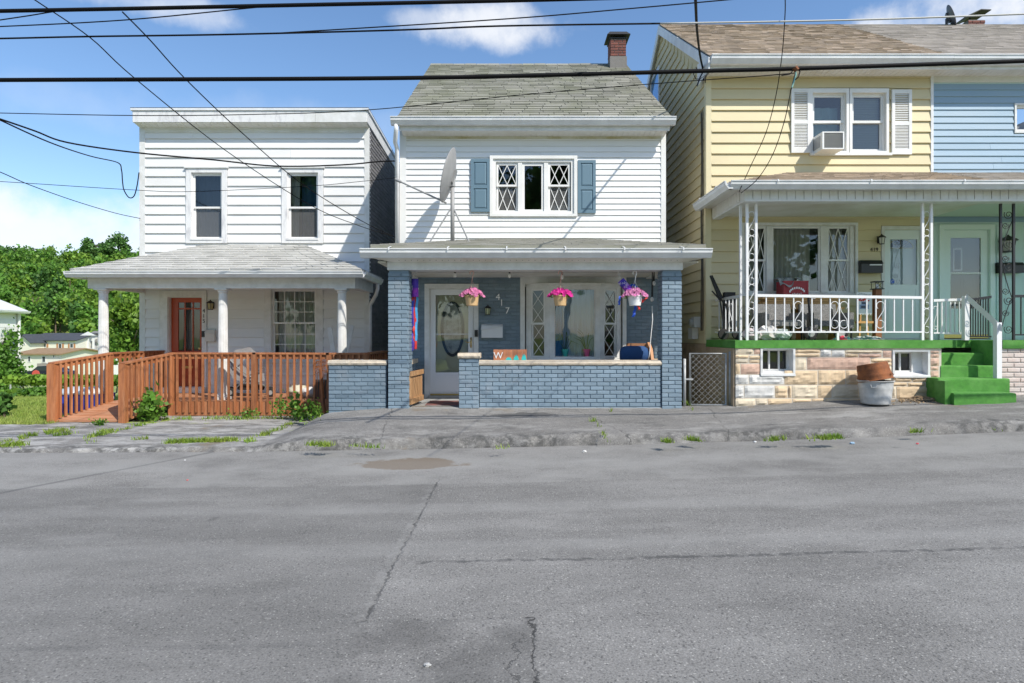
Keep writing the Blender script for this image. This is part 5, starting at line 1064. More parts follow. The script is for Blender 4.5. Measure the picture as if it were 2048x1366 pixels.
mb = MB(); zc = PZ(44, 15)+.04; mb.hexa([(DCx-.33,14.8,zc-.02),(DCx+.05,14.8,zc+.16),(DCx+.05,15.4,zc+.16),(DCx-.33,15.4,zc-.02),(DCx-.33,14.8,zc),(DCx+.05,14.8,zc+.18),(DCx+.05,15.4,zc+.18),(DCx-.33,15.4,zc)]); mb.hexa([(DCx+.05,14.8,zc+.16),(DCx+.30,14.8,zc+.15),(DCx+.30,15.4,zc+.15),(DCx+.05,15.4,zc+.16),(DCx+.05,14.8,zc+.18),(DCx+.30,14.8,zc+.17),(DCx+.30,15.4,zc+.17),(DCx+.05,15.4,zc+.18)]); mb.tube([(DCx,15.1,zc-.05),(DCx,15.1,zc+.15)], .02, 6); part('chimney_cap', mb, mat('dark_cap_metal', (.05,.05,.05), .6, .5), chd)
mb = MB(); P = [(XMID+.003,YEP,ZEP),(XRR-.3,YEP,ZEP),(XRR-.3,YB-.03,ZTP),(XMID+.003,YB-.03,ZTP)]; slab(mb, P, .05); prD = part('porch_roof', mb, ROOF_R, houseD); shingles(prD, *P, .14, .3, ROOF_R, seed=71, gap=.004, lift=.014, wj=.3)
gutter(prD, (XMID+.003, YEP+.03, GZC), (XRR-.3, YEP+.03, GZC), size=.13, straps=3); panelled_beam(houseD, XMID+.003, XRR-.4, 9.75)
mb = MB(); mb.box(XMID+.003, XRR-.4, 9.91, YB-.03, BZ0+.06, BZ0+.09); part('porch_ceiling', mb, mat('aqua_ceiling', (.55,.62,.58), .6), houseD)
mb = MB(); mb.box(XMID+.003, XRR-.4, YEP+.02, 9.735, BZ1+.02, BZ1+.045); part('porch_soffit', mb, SOFFIT, prD)
mb = MB(); mb.box(8.0, XRR-.3, SY, YB-.006, SLABZ-.135, SLABZ-.003); part('porch_slab', mb, GREEN, houseD)
PINKB = mat('whitewashed_pink_brick', (.58,.47,.42), .85, col2=(.62,.56,.52), vscale=6, obj=.08, bump=.4, bscale=40)
mb = MB(); mb.box(7.995, XRR-.3, YS+.013, YS+.25, .2, SLABZ-.136); bsd = part('brick_base', mb, mat('pale_mortar', (.55,.50,.46), .9), houseD); bricks(bsd, 'front', YS+.013, 8.0, 10.6, .34, SLABZ-.14, PINKB, course=.081, L_=.215)
# black scroll post and railing of the right porch
DKIRON = mat('black_painted_iron', (.02,.02,.022), .45)
mb = MB(); ua, ub = FPv(2001), FPv(2027)
for u in (ua, ub): mb.fbox(FPo, u-.016, u+.016, -.016, .016, SLABZ, ztop)
ipd = part('iron_post', mb, DKIRON, houseD); q = MB()
def spiral(q, u, z, r, turns, a0, F, o, rad=.006, sgn=1):
    q.tube([F(u + r*(1-t*.8)*math.cos(a0 + sgn*t*turns*6.283), o, z + r*(1-t*.8)*math.sin(a0 + sgn*t*turns*6.283)) for t in np.linspace(0, 1, 26)], rad, 5)
W_ = ub - ua; Hh = ztop - SLABZ
for k, (fz, sg) in enumerate(((.92, 1), (.84, -1), (.70, 1), (.60, -1), (.54, 1), (.36, -1), (.29, 1), (.20, -1), (.08, 1))): spiral(q, ua + W_*(.5 + .12*sg), SLABZ + Hh*fz, W_*(.36 if k % 2 == 0 else .28), 1.6, R(150 if sg > 0 else 20), FPo, 0, sgn=sg)
for z0, z1, s in ((.62, .88, 1), (.30, .62, -1), (.06, .32, 1)):
    q.tube([FPo(ua + W_*(.08 + .84*(t if s > 0 else 1-t)**1.5), 0, SLABZ + Hh*(z0 + (z1-z0)*t)) for t in np.linspace(0, 1, 12)], .007, 5)
part('scrollwork', q, DKIRON, ipd, smooth=True)
FDr = front(11.0)
railing(houseD, front(9.94), ub+.02, XRR-.5, RT-.01, RT-.01, SLABZ+.09, 30, 0, DKIRON, r=.007)
FDs = lambda u, o_, z: (PX(2001, 9.94) - .02 - o_*0 - (11.0-u)*0 + o_, u, z)
mb_r = lambda u, o_, z: (u, 10.98 - (u - 7.98)*1.08*0 - o_, z)
railing(houseD, front(10.50), PX(1936, 10.5), FPv(2001)+.3, PZ(600, 10.5), PZ(594, 10.5), SLABZ+.06, 8, 0, DKIRON, r=.007)
# white timber handrail of the steps
hr = thing('handrail', 'white timber handrail beside the green carpeted steps', 'handrail', (7.8, 9.7, .8))
yA, yB_ = 10.32, 9.62
xA_, xB__ = PX(1931, yA), PX(1995, yB_)
mb = MB(); mb.box(xA_-.04, xA_+.04, yA-.04, yA+.04, SLABZ-.002, PZ(592, yA)); part('post', mb, IRON, hr); mb = MB(); mb.box(xB__-.04, xB__+.04, yB_-.04, yB_+.04, .82, PZ(645, yB_)); part('post', mb, IRON, hr)
a, b = Vector((xA_, yA-.06, PZ(597, yA))), Vector((xB__, yB_-.055, PZ(655, yB_))); d = (b-a).normalized(); up = Vector((0,0,.045)); e = Vector((0,-.02,0)); a, b = a-d*.04, b+d*.03
mb = MB(); mb.hexa([a-up-e, b-up-e, b-up+e, a-up+e, a+up-e, b+up-e, b+up+e, a+up+e]); part('rail', mb, IRON, hr)
# ================================================================ timber deck and ramp in front of house 415
deck = thing('deck', 'red-stained timber deck and ramp with railings in front of house 415', 'deck', (-6, 12.4, 0))
DY = 12.0; DXL, DXN, DXR = -8.1, -6.83, -2.95
for k in range(13):
    y0 = DY + k*.141; mb = MB(); mb.box(DXL, DXR, y0, y0+.134, DECKZ-.04, DECKZ + .002*(k % 3)); part('deck_board', mb, DECKH, deck)
def P_at(px, Y, z=None, py=None): return Vector((PX(px, Y), Y, PZ(py, Y) if py is not None else z))
RA, RB_ = Vector((-7.16, 11.0, -.045)), Vector((-8.46, 11.0, -.045)); TA, TB = Vector((DXN, DY, DECKZ)), Vector((DXL, DY, DECKZ))
for k in range(8):
    t0, t1 = k/8 + .002, (k+1)/8 - .004; a, b, c, d = RB_.lerp(TB, t0), RA.lerp(TA, t0), RA.lerp(TA, t1), RB_.lerp(TB, t1); dn = Vector((0,0,.035)); part('ramp_board', MB().hexa([a-dn, b-dn, c-dn, d-dn, a, b, c, d]), DECKH, deck)
mb = MB(); mb.box(DXN, DXR, DY-.045, DY-.005, -.085, DECKZ+.004); part('rim_joist', mb, DECK, deck)
def fence(a, b, za, zb2, n, fa, fb, ends=(True, True), off=.0, cap=.075):
    """railing from a to b (xy), rail tops za..zb2, floor fa..fb"""
    a, b = Vector((a[0], a[1], 0)), Vector((b[0], b[1], 0)); d = (b-a).normalized(); nn = Vector((d.y, -d.x, 0)); L_ = (b-a).length
    def bar(t0, t1, w, h0, h1, o=0.0):
        p, q = a + d*t0*L_ + nn*o, a + d*t1*L_ + nn*o; z0, z1 = za + (zb2-za)*t0, za + (zb2-za)*t1
        return MB().hexa([p-nn*w+Vector((0,0,z0+h0)), q-nn*w+Vector((0,0,z1+h0)), q+nn*w+Vector((0,0,z1+h0)), p+nn*w+Vector((0,0,z0+h0)), p-nn*w+Vector((0,0,z0+h1)), q-nn*w+Vector((0,0,z1+h1)), q+nn*w+Vector((0,0,z1+h1)), p+nn*w+Vector((0,0,z0+h1))])
    part('rail_cap', bar(-.03/L_, 1+.03/L_, cap, -.035, 0), DECK, deck); part('rail', bar(0, 1, .018, -.125, -.037, .02), DECK, deck)
    for k in range(n):
        t = (k+1)/(n+1); p = a + d*t*L_ + nn*(.058+off); zt = za + (zb2-za)*t - .04; zf = fa + (fb-fa)*t; r = .019; e, f = d*r, nn*r
        part('baluster', MB().hexa([p-e-f+Vector((0,0,zf)), p+e-f+Vector((0,0,zf)), p+e+f+Vector((0,0,zf)), p-e+f+Vector((0,0,zf)), p-e-f+Vector((0,0,zt)), p+e-f+Vector((0,0,zt)), p+e+f+Vector((0,0,zt)), p-e+f+Vector((0,0,zt))]), DECK, deck)
def post(x, y, z0, z1, s=.05): mb = MB(); mb.box(x-s, x+s, y-s, y+s, z0, z1); part('post', mb, DECK, deck)
fence((DXN, DY), (PX(511, DY), DY), 1.17, 1.17, 12, -.02, -.02); fence((PX(511, DY), DY), (PX(657, DY), DY), 1.17, 1.165, 10, -.02, -.02); fence((PX(657, DY), DY), (DXR, DY), 1.165, 1.165, 5, -.02, -.02)
post(DXN, DY-.02, -.1, 1.13); post(PX(511, DY), DY-.04, -.12, 1.135); post(PX(660, DY), DY-.02, -.1, 1.13); post(DXR, DY, -.1, 1.13)
fence((DXR, DY), (DXR, 13.8), 1.165, 1.165, 9, .05, .05)
fence((-7.16, 11.0), (DXN, DY), 1.02, 1.165, 9, -.03, .17); post(-7.16, 11.0, -.12, .985, .058)
fence((-8.46, 11.0), (DXL, DY), 1.02, 1.165, 10, -.03, .17); post(-8.46, 11.0, -.12, .985, .062); post(DXL, DY, -.1, 1.13, .055)
fence((DXL, DY+.1), (DXL-.02, 13.8), 1.17, 1.17, 10, .1, .1); post(DXL, 13.75, -.1, 1.13)

# ================================================================ hanging baskets, windsocks, porch things of the middle house
PINKS = {}
def petal_mat(n, c): return mat('petals_' + n, c, .6, island=.35, trans=.3)
def basket(px, py_rim, Y, potm, pet, label, hookm, rw=.115):
    x, z = PX(px, Y), PZ(py_rim, Y); t = thing('hanging_basket', label, 'flower basket', (x, Y, z-.16), 'hanging flower baskets')
    mb = MB(); mb.lathe([(rw*.78,-.16),(rw*.80,-.155),(rw,-.012),(rw*1.06,-.01),(rw*1.06,.01),(rw*.98,.01),(rw*.95,-.03),(.0,-.03)], (x,Y,z), 24); part('pot', mb, potm, t, smooth=False)
    zt = BZ - .002; zh = zt - .17
    mb = MB(); pts = [(x-.03,Y,zt-.06),(x-.035,Y,zt-.03),(x-.015,Y,zt-.004),(x+.018,Y,zt-.008),(x+.03,Y,zt-.04),(x+.012,Y,zt-.085),(x,Y,zh)]; mb.tube(pts, .008, 6); part('hook', mb, hookm, t, smooth=True)
    mb = MB()
    for k in range(3): a = 2.1*k+.4; mb.tube([(x,Y,zh+.01),(x+rw*math.cos(a),Y+rw*math.sin(a),z)], .0025, 4)
    part('hanger_strands', mb, hookm, t)
    rg = random.Random(px); mb = MB(); lf = MB()
    for k in range(120):
        a = rg.random()*6.283; rr = (rg.random()**.6)*rw*1.75; px_, py_ = x + rr*math.cos(a), Y + rr*math.sin(a)*.8; pz = z + .03 + .085*(1-(rr/(rw*1.6))**2)*rg.random()**.5 + .02*rg.random() - .05*max(0, rr/rw-1.1)
        n = Vector((math.cos(a)*.6, math.sin(a)*.6-.9, .6*rg.random()+.2)).normalized(); u = n.orthogonal().normalized(); v = n.cross(u); s = .022 + .014*rg.random(); c = Vector((px_, py_, pz)); m_ = 10
        vs = [c - n*.008] + [c + (u*math.cos(6.283*j/m_) + v*math.sin(6.283*j/m_))*s*(1 if j % 2 else .72) + n*.006*rg.random() for j in range(m_)]
        mb.add(vs, [(0, 1+j, 1+(j+1) % m_) for j in range(m_)])
    for k in range(110):
        a = rg.random()*6.283; rr = rw*(.5+rg.random()*1.0); c = Vector((x+rr*math.cos(a), Y+rr*math.sin(a)*.85, z-.02+.07*rg.random()-.06*max(0, rr/rw-1))); d = Vector((math.cos(a), math.sin(a), rg.random()-.5)).normalized(); sdv = d.orthogonal().normalized()*.010; lf.add([c-d*.02, c+sdv, c+d*.025, c-sdv], [(0,1,2,3)])
    part('blossoms', mb, petal_mat(*pet), t, recalc=False, kind='stuff'); part('foliage', lf, WEED, t, recalc=False, kind='stuff')
TANP = mat('tan_plastic_pot', (.60,.40,.20), .5); WHP = mat('white_plastic_pot', (.80,.80,.80), .4)
basket(944, 592, 9.85, TANP, ('pale_pink', (.68,.22,.42)), 'tan hanging pot of pale pink flowers in front of the oval-glass door', mat('pink_hook', (.6,.35,.28), .5))
basket(1121, 592, 9.85, TANP, ('magenta', (.62,.02,.28)), 'tan hanging pot of magenta petunias in front of the bay window', mat('pink_hook', (.6,.35,.28), .5))
basket(1270, 592, 9.85, WHP, ('light_pink', (.66,.24,.46)), 'white hanging pot of light pink flowers next to the right pillar', WHP)
def windsock(c, axis, ln, r, ribs, label, top=None):
    c = Vector(c); ax = Vector(axis).normalized(); t = thing('windsock', label, 'windsock', tuple(c), 'fabric windsocks on the porch'); M3 = ax.to_track_quat('Z', 'Y').to_matrix()
    mb = MB(); mb.lathe([(r,-ln/2),(r*1.02,-ln*.1),(r,.0)], c, 18, cap=False, axis=M3); part('drum', mb, mat('purple_cloth', (.14,.03,.38), .8, col2=(.35,.05,.45), vscale=14), t, smooth=True, recalc=False)
    mb = MB(); mb.lathe([(r,0.002),(r*1.02,ln*.3),(r,ln/2)], c, 18, cap=False, axis=M3); part('drum_top', mb, mat('royal_blue_cloth', (.03,.03,.30), .8, col2=(.10,.04,.4), vscale=12), t, smooth=True, recalc=False)
    mb = MB(); rg = random.Random(5)
    for k in range(9):                                    # pale swirls printed on the drum
        a0 = rg.random()*6.28; z0 = rg.random()*ln*.6 - ln*.2; mb.tube([c + M3 @ Vector((r*1.03*math.cos(a0+s*.9), r*1.03*math.sin(a0+s*.9), z0 + .02*math.sin(s*7))) for s in np.linspace(0, 1, 8)], .0035, 4)
    part('printed_swirls', mb, mat('pale_print', (.7,.65,.75), .7), t, kind='stuff')
    mb = MB(); tp = Vector(top) if top else c + ax*(ln/2+.09)
    for k in range(3): mb.tube([c + M3 @ Vector((r*math.cos(2.1*k), r*math.sin(2.1*k), ln/2)), tp], .002, 4)
    part('strings', mb, WHP, t)
    for cl, pts, w in ribs:
        mb = MB(); pts = [Vector(p) for p in pts]; sdv = Vector((w, w*.35, 0)); n = 10
        for i in range(n+1):
            s = i/n*(len(pts)-1); j = min(int(s), len(pts)-2); p = pts[j].lerp(pts[j+1], s-j) + Vector((.006*math.sin(i*1.7), .012*math.sin(i*1.1+w*90), 0)); mb.v += [tuple(p-sdv), tuple(p+sdv)]
        mb.f = [(2*i, 2*i+1, 2*i+3, 2*i+2) for i in range(n)]; part('ribbon', mb, cl, t, recalc=False)
RBN = {'red': mat('red_ribbon', (.75,.05,.04), .6, trans=.3), 'blue': mat('blue_ribbon', (.02,.10,.60), .6, trans=.3), 'sky': mat('sky_ribbon', (.08,.40,.75), .6, trans=.3), 'viol': mat('violet_ribbon', (.12,.06,.45), .6, trans=.3)}
Yw = 10.05; W = lambda px, py: (PX(px, Yw), Yw, PZ(py, Yw))
windsock(W(830, 576), (0,0,1), .30, .058, [(RBN['red'], [W(827,592), W(822,615)], .02), (RBN['blue'], [W(826,592), W(825,650), W(823,702)], .022), (RBN['viol'], [W(829,592), W(828,660), W(827,700)], .022), (RBN['red'], [W(831,592), W(830,650), W(832,698)], .018), (RBN['sky'], [W(834,590), W(833,640), W(832,690)], .018), (RBN['red'], [W(828,650), W(830,685)], .02)], 'purple and blue windsock with long red and blue ribbons beside the left pillar', top=(PX(831,Yw), Yw, BZ))
Yw = 9.9
windsock(W(1250, 571), (-.62,.1,.72), .22, .062, [(RBN['blue'], [W(1258,575), W(1266,568), W(1274,577)], .03), (RBN['red'], [W(1262,580), W(1272,575), W(1284,582)], .035), (RBN['red'], [W(1284,598), W(1276,610), W(1279,620)], .02), (RBN['blue'], [W(1272,606), W(1270,620), W(1266,634)], .024), (RBN['blue'], [W(1240,592), W(1238,610)], .018), (RBN['red'], [W(1294,595), W(1282,606)], .018)], 'tilted purple windsock blown over the white flower pot', top=(PX(1236,Yw), Yw, BZ))
sl_ = thing('string_lights', 'string of clear light bulbs under the porch beam of the blue brick porch', 'lights', (.3, 10.3, BZ))
Yl = 10.3; bulbs = [(910, 550), (1019, 551), (1124, 554), (1308, 566), (1304, 598)]
for (a, b) in bulbs:
    x, z = PX(a, Yl), PZ(b, Yl); mb = MB(); mb.tube([(x,Yl,z+.03),(x,Yl,z+.09),(x+.004,Yl,BZ+.03)], [.016,.014,.006], 8); so = part('socket', mb, BLACK, sl_); mb = MB(); mb.lathe([(.012,.04),(.026,.01),(.03,-.01),(.022,-.035),(.006,-.045)], (x,Yl,z), 12); part('bulb', mb, mat('frosted_bulb', (.8,.8,.78), .15), so, smooth=True)
pts = [Vector((PX(a, Yl), Yl, BZ+.025)) for a in (835, 910, 965, 1019, 1070, 1124, 1215, 1305)]; mb = MB(); mb.tube(pts, .005, 5); mb.tube([(PX(1306,Yl),Yl,BZ+.02),(PX(1306,Yl),Yl,PZ(600,Yl))], .004, 5); part('cord', mb, BLACK, sl_)
mb = MB(); mb.tube([(PX(1304,10.6),10.6,PZ(612,10.6)),(PX(1305,10.6),10.6,PZ(640,10.6)),(PX(1301,10.6),10.6,PZ(680,10.6)),(PX(1299,10.6),10.6,PZ(708,10.6)),(PX(1296,10.6),10.6,PZ(722,10.6))], .008, 6); single('extension_cord', mb, WHP, 'white extension cord hanging at the right end of the brick porch', 'cord', smooth=True)
# wooden gate at the porch entrance
gt = thing('gate', 'raw pine slatted gate standing open inside the left pillar', 'gate', (-1.7, 9.95, .35))
ga, gb = Vector((xp(819.5), 9.80, 0)), Vector((PX(845, 10.55), 10.55, 0)); gd = (gb-ga).normalized(); gn = Vector((gd.y, -gd.x, 0)); gl = (gb-ga).length
def gbar(t0, t1, z0, z1, o0, o1):
    p, q = ga + gd*gl*t0, ga + gd*gl*t1; return MB().hexa([p+gn*o0+Vector((0,0,z0)), q+gn*o0+Vector((0,0,z0)), q+gn*o1+Vector((0,0,z0)), p+gn*o1+Vector((0,0,z0)), p+gn*o0+Vector((0,0,z1)), q+gn*o0+Vector((0,0,z1)), q+gn*o1+Vector((0,0,z1)), p+gn*o1+Vector((0,0,z1))])
for k in range(7): part('slat', gbar(k/7+.012, (k+1)/7-.012, .37, .90, -.02, 0), WOOD, gt)
part('rail', gbar(0, 1, .38, .47, .001, .025), WOOD, gt); part('rail', gbar(0, 1, .84, .92, .001, .025), WOOD, gt)
# sign on the cap: planks with a white W and teal shapes
sg = thing('wooden_sign', 'plank sign with white W and teal painted shapes on the porch wall', 'sign', (PX(1020, 9.9), 9.9, zp(721)))
PLK = mat('orange_plank', (.45,.18,.09), .7, col2=(.36,.14,.07), vscale=8, stretch=(3,3,.6), obj=.15)
Ys = 9.90; s0, s1, zt, zb2 = PX(987, Ys), PX(1054, Ys), PZ(699, Ys), zp(721)+.003
for k in range(7): a = s0 + (s1-s0)*k/7; mb = MB(); mb.box(a+.001, a+(s1-s0)/7-.002, Ys, Ys+.018, zb2, zt - .002*(k % 2)); part('plank', mb, PLK, sg)
me = text_mesh('letter', 'W', .15, .003); link('letter', me, WHP, sg, (PX(996.5, Ys), Ys-.004, PZ(711.5, Ys)), (R(90),0,0))
TEALP = mat('teal_paint', (.02,.42,.42), .6)
for (a, b, h) in ((1011, 1024, 7), (1027, 1038, 12), (1043, 1053, 14)):
    x0, x1 = PX(a, Ys), PX(b, Ys); hh = h*Ys/FPX; n = 14; mb = MB(); mb.add([(x0, Ys-.003, zb2)] + [(x0 + (x1-x0)*k/n, Ys-.003, zb2 + hh*(math.sin(math.pi*k/n)**.6)*(.8+.2*math.sin(k*1.9))) for k in range(1, n)] + [(x1, Ys-.003, zb2)], [tuple(range(n+1))]); part('painted_shape', mb, TEALP, sg, recalc=False)
mb = MB(); mb.fbox(FB, xb(963.5), xb(1005.5), .012, .12, zb_(675.5), zb_(654)); mbx = thing('mailbox', 'white metal mailbox under the number 417', 'mailbox', (xb(984), YB-.06, zb_(675))); part('body', mb, mat('white_enamel', (.70,.71,.73), .35), mbx)
mb = MB(); mb.hexa([FB(xb(962.5),.012,zb_(653.8)), FB(xb(1006),.012,zb_(653.8)), FB(xb(1006),.14,zb_(654.5)), FB(xb(962.5),.14,zb_(660)), FB(xb(963.5),.012,zb_(648)), FB(xb(1005.5),.012,zb_(648)), FB(xb(1005.5),.10,zb_(651)), FB(xb(963.5),.10,zb_(651))]); part('lid', mb, mat('white_enamel', (.70,.71,.73), .35), mbx)
def lantern(x, Y, z, h, w, label, glassm, cap=BLACK):
    t = thing('wall_lantern', label, 'lantern', (x, Y, z)); d = .05; cy = Y - .09; h2 = h*.5
    mb = MB(); mb.box(x-w*.28, x+w*.28, Y-.015, Y-.001, z-h*.3, z+h*.35); mb.tube([(x,Y-.01,z+h*.2),(x,cy,z+h*.42)], .009, 6); part('backplate', mb, cap, t)
    mb = MB(); mb.lathe([(w*.62,h*.18),(w*.5,h*.27),(w*.22,h*.40),(w*.08,h*.46),(.012,h*.52)], (x,cy,z), 8); part('hood', mb, cap, t)
    mb = MB(); mb.lathe([(w*.34,-h*.40),(w*.46,h*.17)], (x,cy,z), 6); part('glass_shade', mb, glassm, t)
    mb = MB()
    for k in range(6): a = 1.0472*k; mb.tube([(x+w*.35*math.cos(a),cy+w*.35*math.sin(a),z-h*.41),(x+w*.47*math.cos(a),cy+w*.47*math.sin(a),z+h*.18)], .005, 5)
    mb.lathe([(w*.40,-h*.44),(w*.40,-h*.39)], (x,cy,z), 6); part('cage', mb, cap, t)
    return t
lantern(xb(976), YB-.012, zb_(621), .20, .115, 'small black lantern left of the number 417', mat('seeded_glass', (.45,.50,.30), .3))
lantern(xa(426), YA-.03, za(611), .24, .16, 'black lantern with amber glass beside the red door', mat('amber_glass', (.42,.36,.18), .3))
lantern(xb(1756), YB-.026, zb_(481), .20, .12, 'black lantern with clear glass above the number 419', mat('clear_lamp_glass', (.60,.60,.52), .25))
lantern(xb(2007), YB-.015, zb_(490), .34, .26, 'large black lantern right of the aqua door', mat('grey_lamp_glass', (.35,.36,.33), .25))
def mailbox(x0, x1, z0, z1, Y, m, label, depth=.12):
    t = thing('mailbox', label, 'mailbox', ((x0+x1)/2, Y, z0)); mb = MB(); mb.box(x0+.004, x1-.004, Y-depth, Y-.004, z0, z0+(z1-z0)*.72); part('body', mb, m, t)
    zt = z0+(z1-z0)*.725; mb = MB(); mb.hexa([(x0,Y-depth-.012,zt),(x1,Y-depth-.012,zt),(x1,Y-.004,zt),(x0,Y-.004,zt),(x0+.004,Y-depth*.75,z1),(x1-.004,Y-depth*.75,z1),(x1-.004,Y-.004,z1),(x0+.004,Y-.004,z1)]); part('lid', mb, m, t); return t
mailbox(xa(414.5), xa(434), za(683), za(660), YA-.02, mat('beige_enamel', (.62,.58,.52), .5), 'beige mailbox behind the middle porch column of house 415', .10)
mb_ = mailbox(xb(1714), xb(1757), zb_(547), zb_(522), YB-.02, BLACK, 'black mailbox right of the yellow house porch window'); q = MB(); q.box(xb(1730), xb(1754), YB-.16, YB-.145, zb_(532.5), zb_(530.5)); part('handle', q, WHP, mb_)
mailbox(xb(1989), xb(2037), zb_(547), zb_(526), YB-.015, BLACK, 'black mailbox behind the black scroll post')
# bench with blue cushion at the right end of the porch
bn = thing('porch_bench', 'brown wooden porch bench with blue cushion behind the right low wall', 'bench', (2.2, 10.6, FLOOR))
BRN = mat('brown_bench_wood', (.32,.15,.07), .6, obj=.1); yq = 10.62; x0, x1 = PX(1246, yq), PX(1306, yq)
zt_ = PZ(687, yq); mb = MB(); mb.box(x0+.12, x1, yq+.30, yq+.34, zt_-.06, zt_); part('back_rail', mb, BRN, bn)
for k in range(4): mb = MB(); mb.box(x0+.14, x1-.02, yq+.30, yq+.32, zt_-.18-.1*k, zt_-.10-.1*k); part('back_slat', mb, BRN, bn)
mb = MB(); mb.box(x0, x1, yq-.12, yq+.30, .96, 1.02); part('seat', mb, BRN, bn)
mb = MB(); mb.prism([(yq-.12,1.02),(yq+.30,1.02),(yq+.33,zt_),(yq+.22,zt_+.02),(yq+.02,zt_-.10)], x1-.05, x1, lambda p, q, t: (t, p, q)); part('end_panel', mb, mat('tan_bench_end', (.55,.28,.14), .6), bn)
for a, b in ((x0+.03, yq-.08), (x1-.05, yq-.08), (x0+.03, yq+.25), (x1-.05, yq+.25)): mb = MB(); mb.box(a-.03, a+.03, b-.03, b+.03, FLOOR, .96); part('leg', mb, BRN, bn)
mb = MB(); mb.blob(((x0+x1)/2-.06, yq+.05, 1.175), (.30,.14,.18), 16, 10); cu_ = MB(); cu_.v = [((x0+x1)/2-.06 + max(-.25, min(.25, p[0]-((x0+x1)/2-.06))), p[1], 1.175 + max(-.15, min(.15, p[2]-1.175))) for p in mb.v]; cu_.f = mb.f; single('cushion', cu_, mat('navy_cushion', (.02,.07,.20), .85, bump=.3, bscale=14), 'navy blue cushion on the brown porch bench', 'cushion', smooth=True)
mb = MB(); x0, x1 = PX(863, 10.9), PX(925, 10.3); mb.box(x0, x0+.62, 10.1, 10.75, FLOOR+.001, FLOOR+.013); single('door_mat', mb, mat('striped_mat', (.30,.09,.07), .95, col2=(.10,.09,.09), vscale=6), 'dark red and grey mat at the storm door', 'mat')
for (px, z, cl, lb) in ((1130, 0, (.03,.35,.30), 'teal flower pot with drooping leaves inside the bay window'), (1173, 0, (.60,.10,.22), 'pink flower pot with spiky leaves inside the bay window')):
    Yq = YB-BO-.0+.085; x = PX(px, Yq); z = bay[2]+.052; t = thing('flower_pot', lb, 'plant pot', (x, Yq, z), 'pots inside the bay window'); mb = MB(); mb.lathe([(.05,0),(.068,.14),(.076,.142),(.076,.175),(.066,.175),(.06,.15),(0,.15)], (x,Yq,z), 18); part('pot', mb, mat('pot_%d' % px, cl, .4), t); mb = MB(); rg = random.Random(px)
    for k in range(7):
        a = rg.random()*6.28; l = .25+.3*rg.random(); mb.tube([(x,Yq,z+.12),(x+.12*math.cos(a),Yq+.04*math.sin(a),z+.12+l*.7),(x+.28*math.cos(a),Yq+.06*math.sin(a),z+.12+l*(.9 if px > 1150 else .45))], [.008,.007,.001], 4)
    part('leaves', mb, LEAF3, t)

# ---------------------------------------------------------------- satellite dishes
def dish(c, nrm, rx, base, label, arm_to=None, brace=True, m=None, name='satellite_dish', pole_r=.036):
    m = m or mat('grey_dish_paint', (.33,.33,.33), .5, col2=(.27,.27,.27), vscale=5); c = Vector(c); n = Vector(nrm).normalized(); t = thing(name, label, 'satellite dish', tuple(base)); M3 = n.to_track_quat('Z', 'Y').to_matrix()
    mb = MB(); prof = [(rx*.02,-.10*rx*2),(rx*.3,-.09*rx*2),(rx*.6,-.062*rx*2),(rx*.85,-.025*rx*2),(rx,0),(rx*1.02,.006),(rx*1.0,.014),(rx*.84,-.015*rx*2+.0),(rx*.6,-.05*rx*2),(rx*.3,-.078*rx*2),(rx*.02,-.088*rx*2)]; mb.lathe(prof, c, 36, axis=M3); part('reflector', mb, m, t, smooth=True)
    b = c - n*rx*.22; bs = Vector(base); top = Vector((bs.x, bs.y, b.z-.12)); mb = MB(); mb.tube([bs, top], pole_r, 10); po = part('pole', mb, m, t, smooth=True)
    mb = MB(); mb.tube([top - Vector((0,0,.05)), top + Vector((0,0,.1)), b], [pole_r*1.5, pole_r*1.6, pole_r*1.2], 6); u = M3 @ Vector((0,1,0)); w = M3 @ Vector((1,0,0))
    mb.hexa([b+w*.07+u*.12-n*.02, b-w*.07+u*.12-n*.02, b-w*.07-u*.12-n*.02, b+w*.07-u*.12-n*.02, b+w*.05+u*.09+n*.05, b-w*.05+u*.09+n*.05, b-w*.05-u*.09+n*.05, b+w*.05-u*.09+n*.05]); part('bracket', mb, m, t)
    if arm_to:
        lo = c - Vector((0,0,1))*0 ; e = Vector(arm_to); st = c + M3 @ Vector((0,0,-.03)); best = min((c + M3 @ Vector((rx*math.cos(a), rx*math.sin(a), -.02)) for a in np.linspace(0, 6.28, 60)), key=lambda p: p.z); mb = MB(); mb.tube([best - n*.06, e], .016, 6); part('feed_arm', mb, m, t); mb = MB(); d = (e-best).normalized(); mb.tube([e - d*.02, e + d*.10], [.025,.03], 8); part('feed_horn', mb, m, t)
    if brace:
        for dx, dy in ((-.38,-.12),(.30,-.14)):
            p = Vector((bs.x+dx, bs.y+dy, bs.z-.02)); mb = MB(); mb.tube([p, bs.lerp(top, .62)], .015, 6); part('brace', mb, m, t); mb = MB(); mb.box(p.x-.03, p.x+.03, p.y-.03, p.y+.03, p.z-.02, p.z+.006); part('foot', mb, m, t)
    return t
Yd_ = 10.55; zroof = ZE2 + (ZT2-ZE2)*(Yd_-YE2)/(YB-.03-YE2)
dish((PX(897, Yd_), Yd_, PZ(351, Yd_)), (-.96,.04,.25), .475, (PX(905, Yd_), Yd_, zroof-.01), 'grey satellite dish on a braced pole on the middle porch roof', arm_to=(PX(800, Yd_+.25), Yd_+.25, PZ(363, Yd_+.25)))
dish((PX(1902, 14.6), 14.6, PZ(33, 14.6)), (.80,-.45,.30), .28, (PX(1896, 14.6), 14.65, PZ(51, 14.65)-.05), 'small dark satellite dish on the ridge of the right roof', brace=False, m=mat('dark_dish_paint', (.09,.09,.10), .5), pole_r=.02)
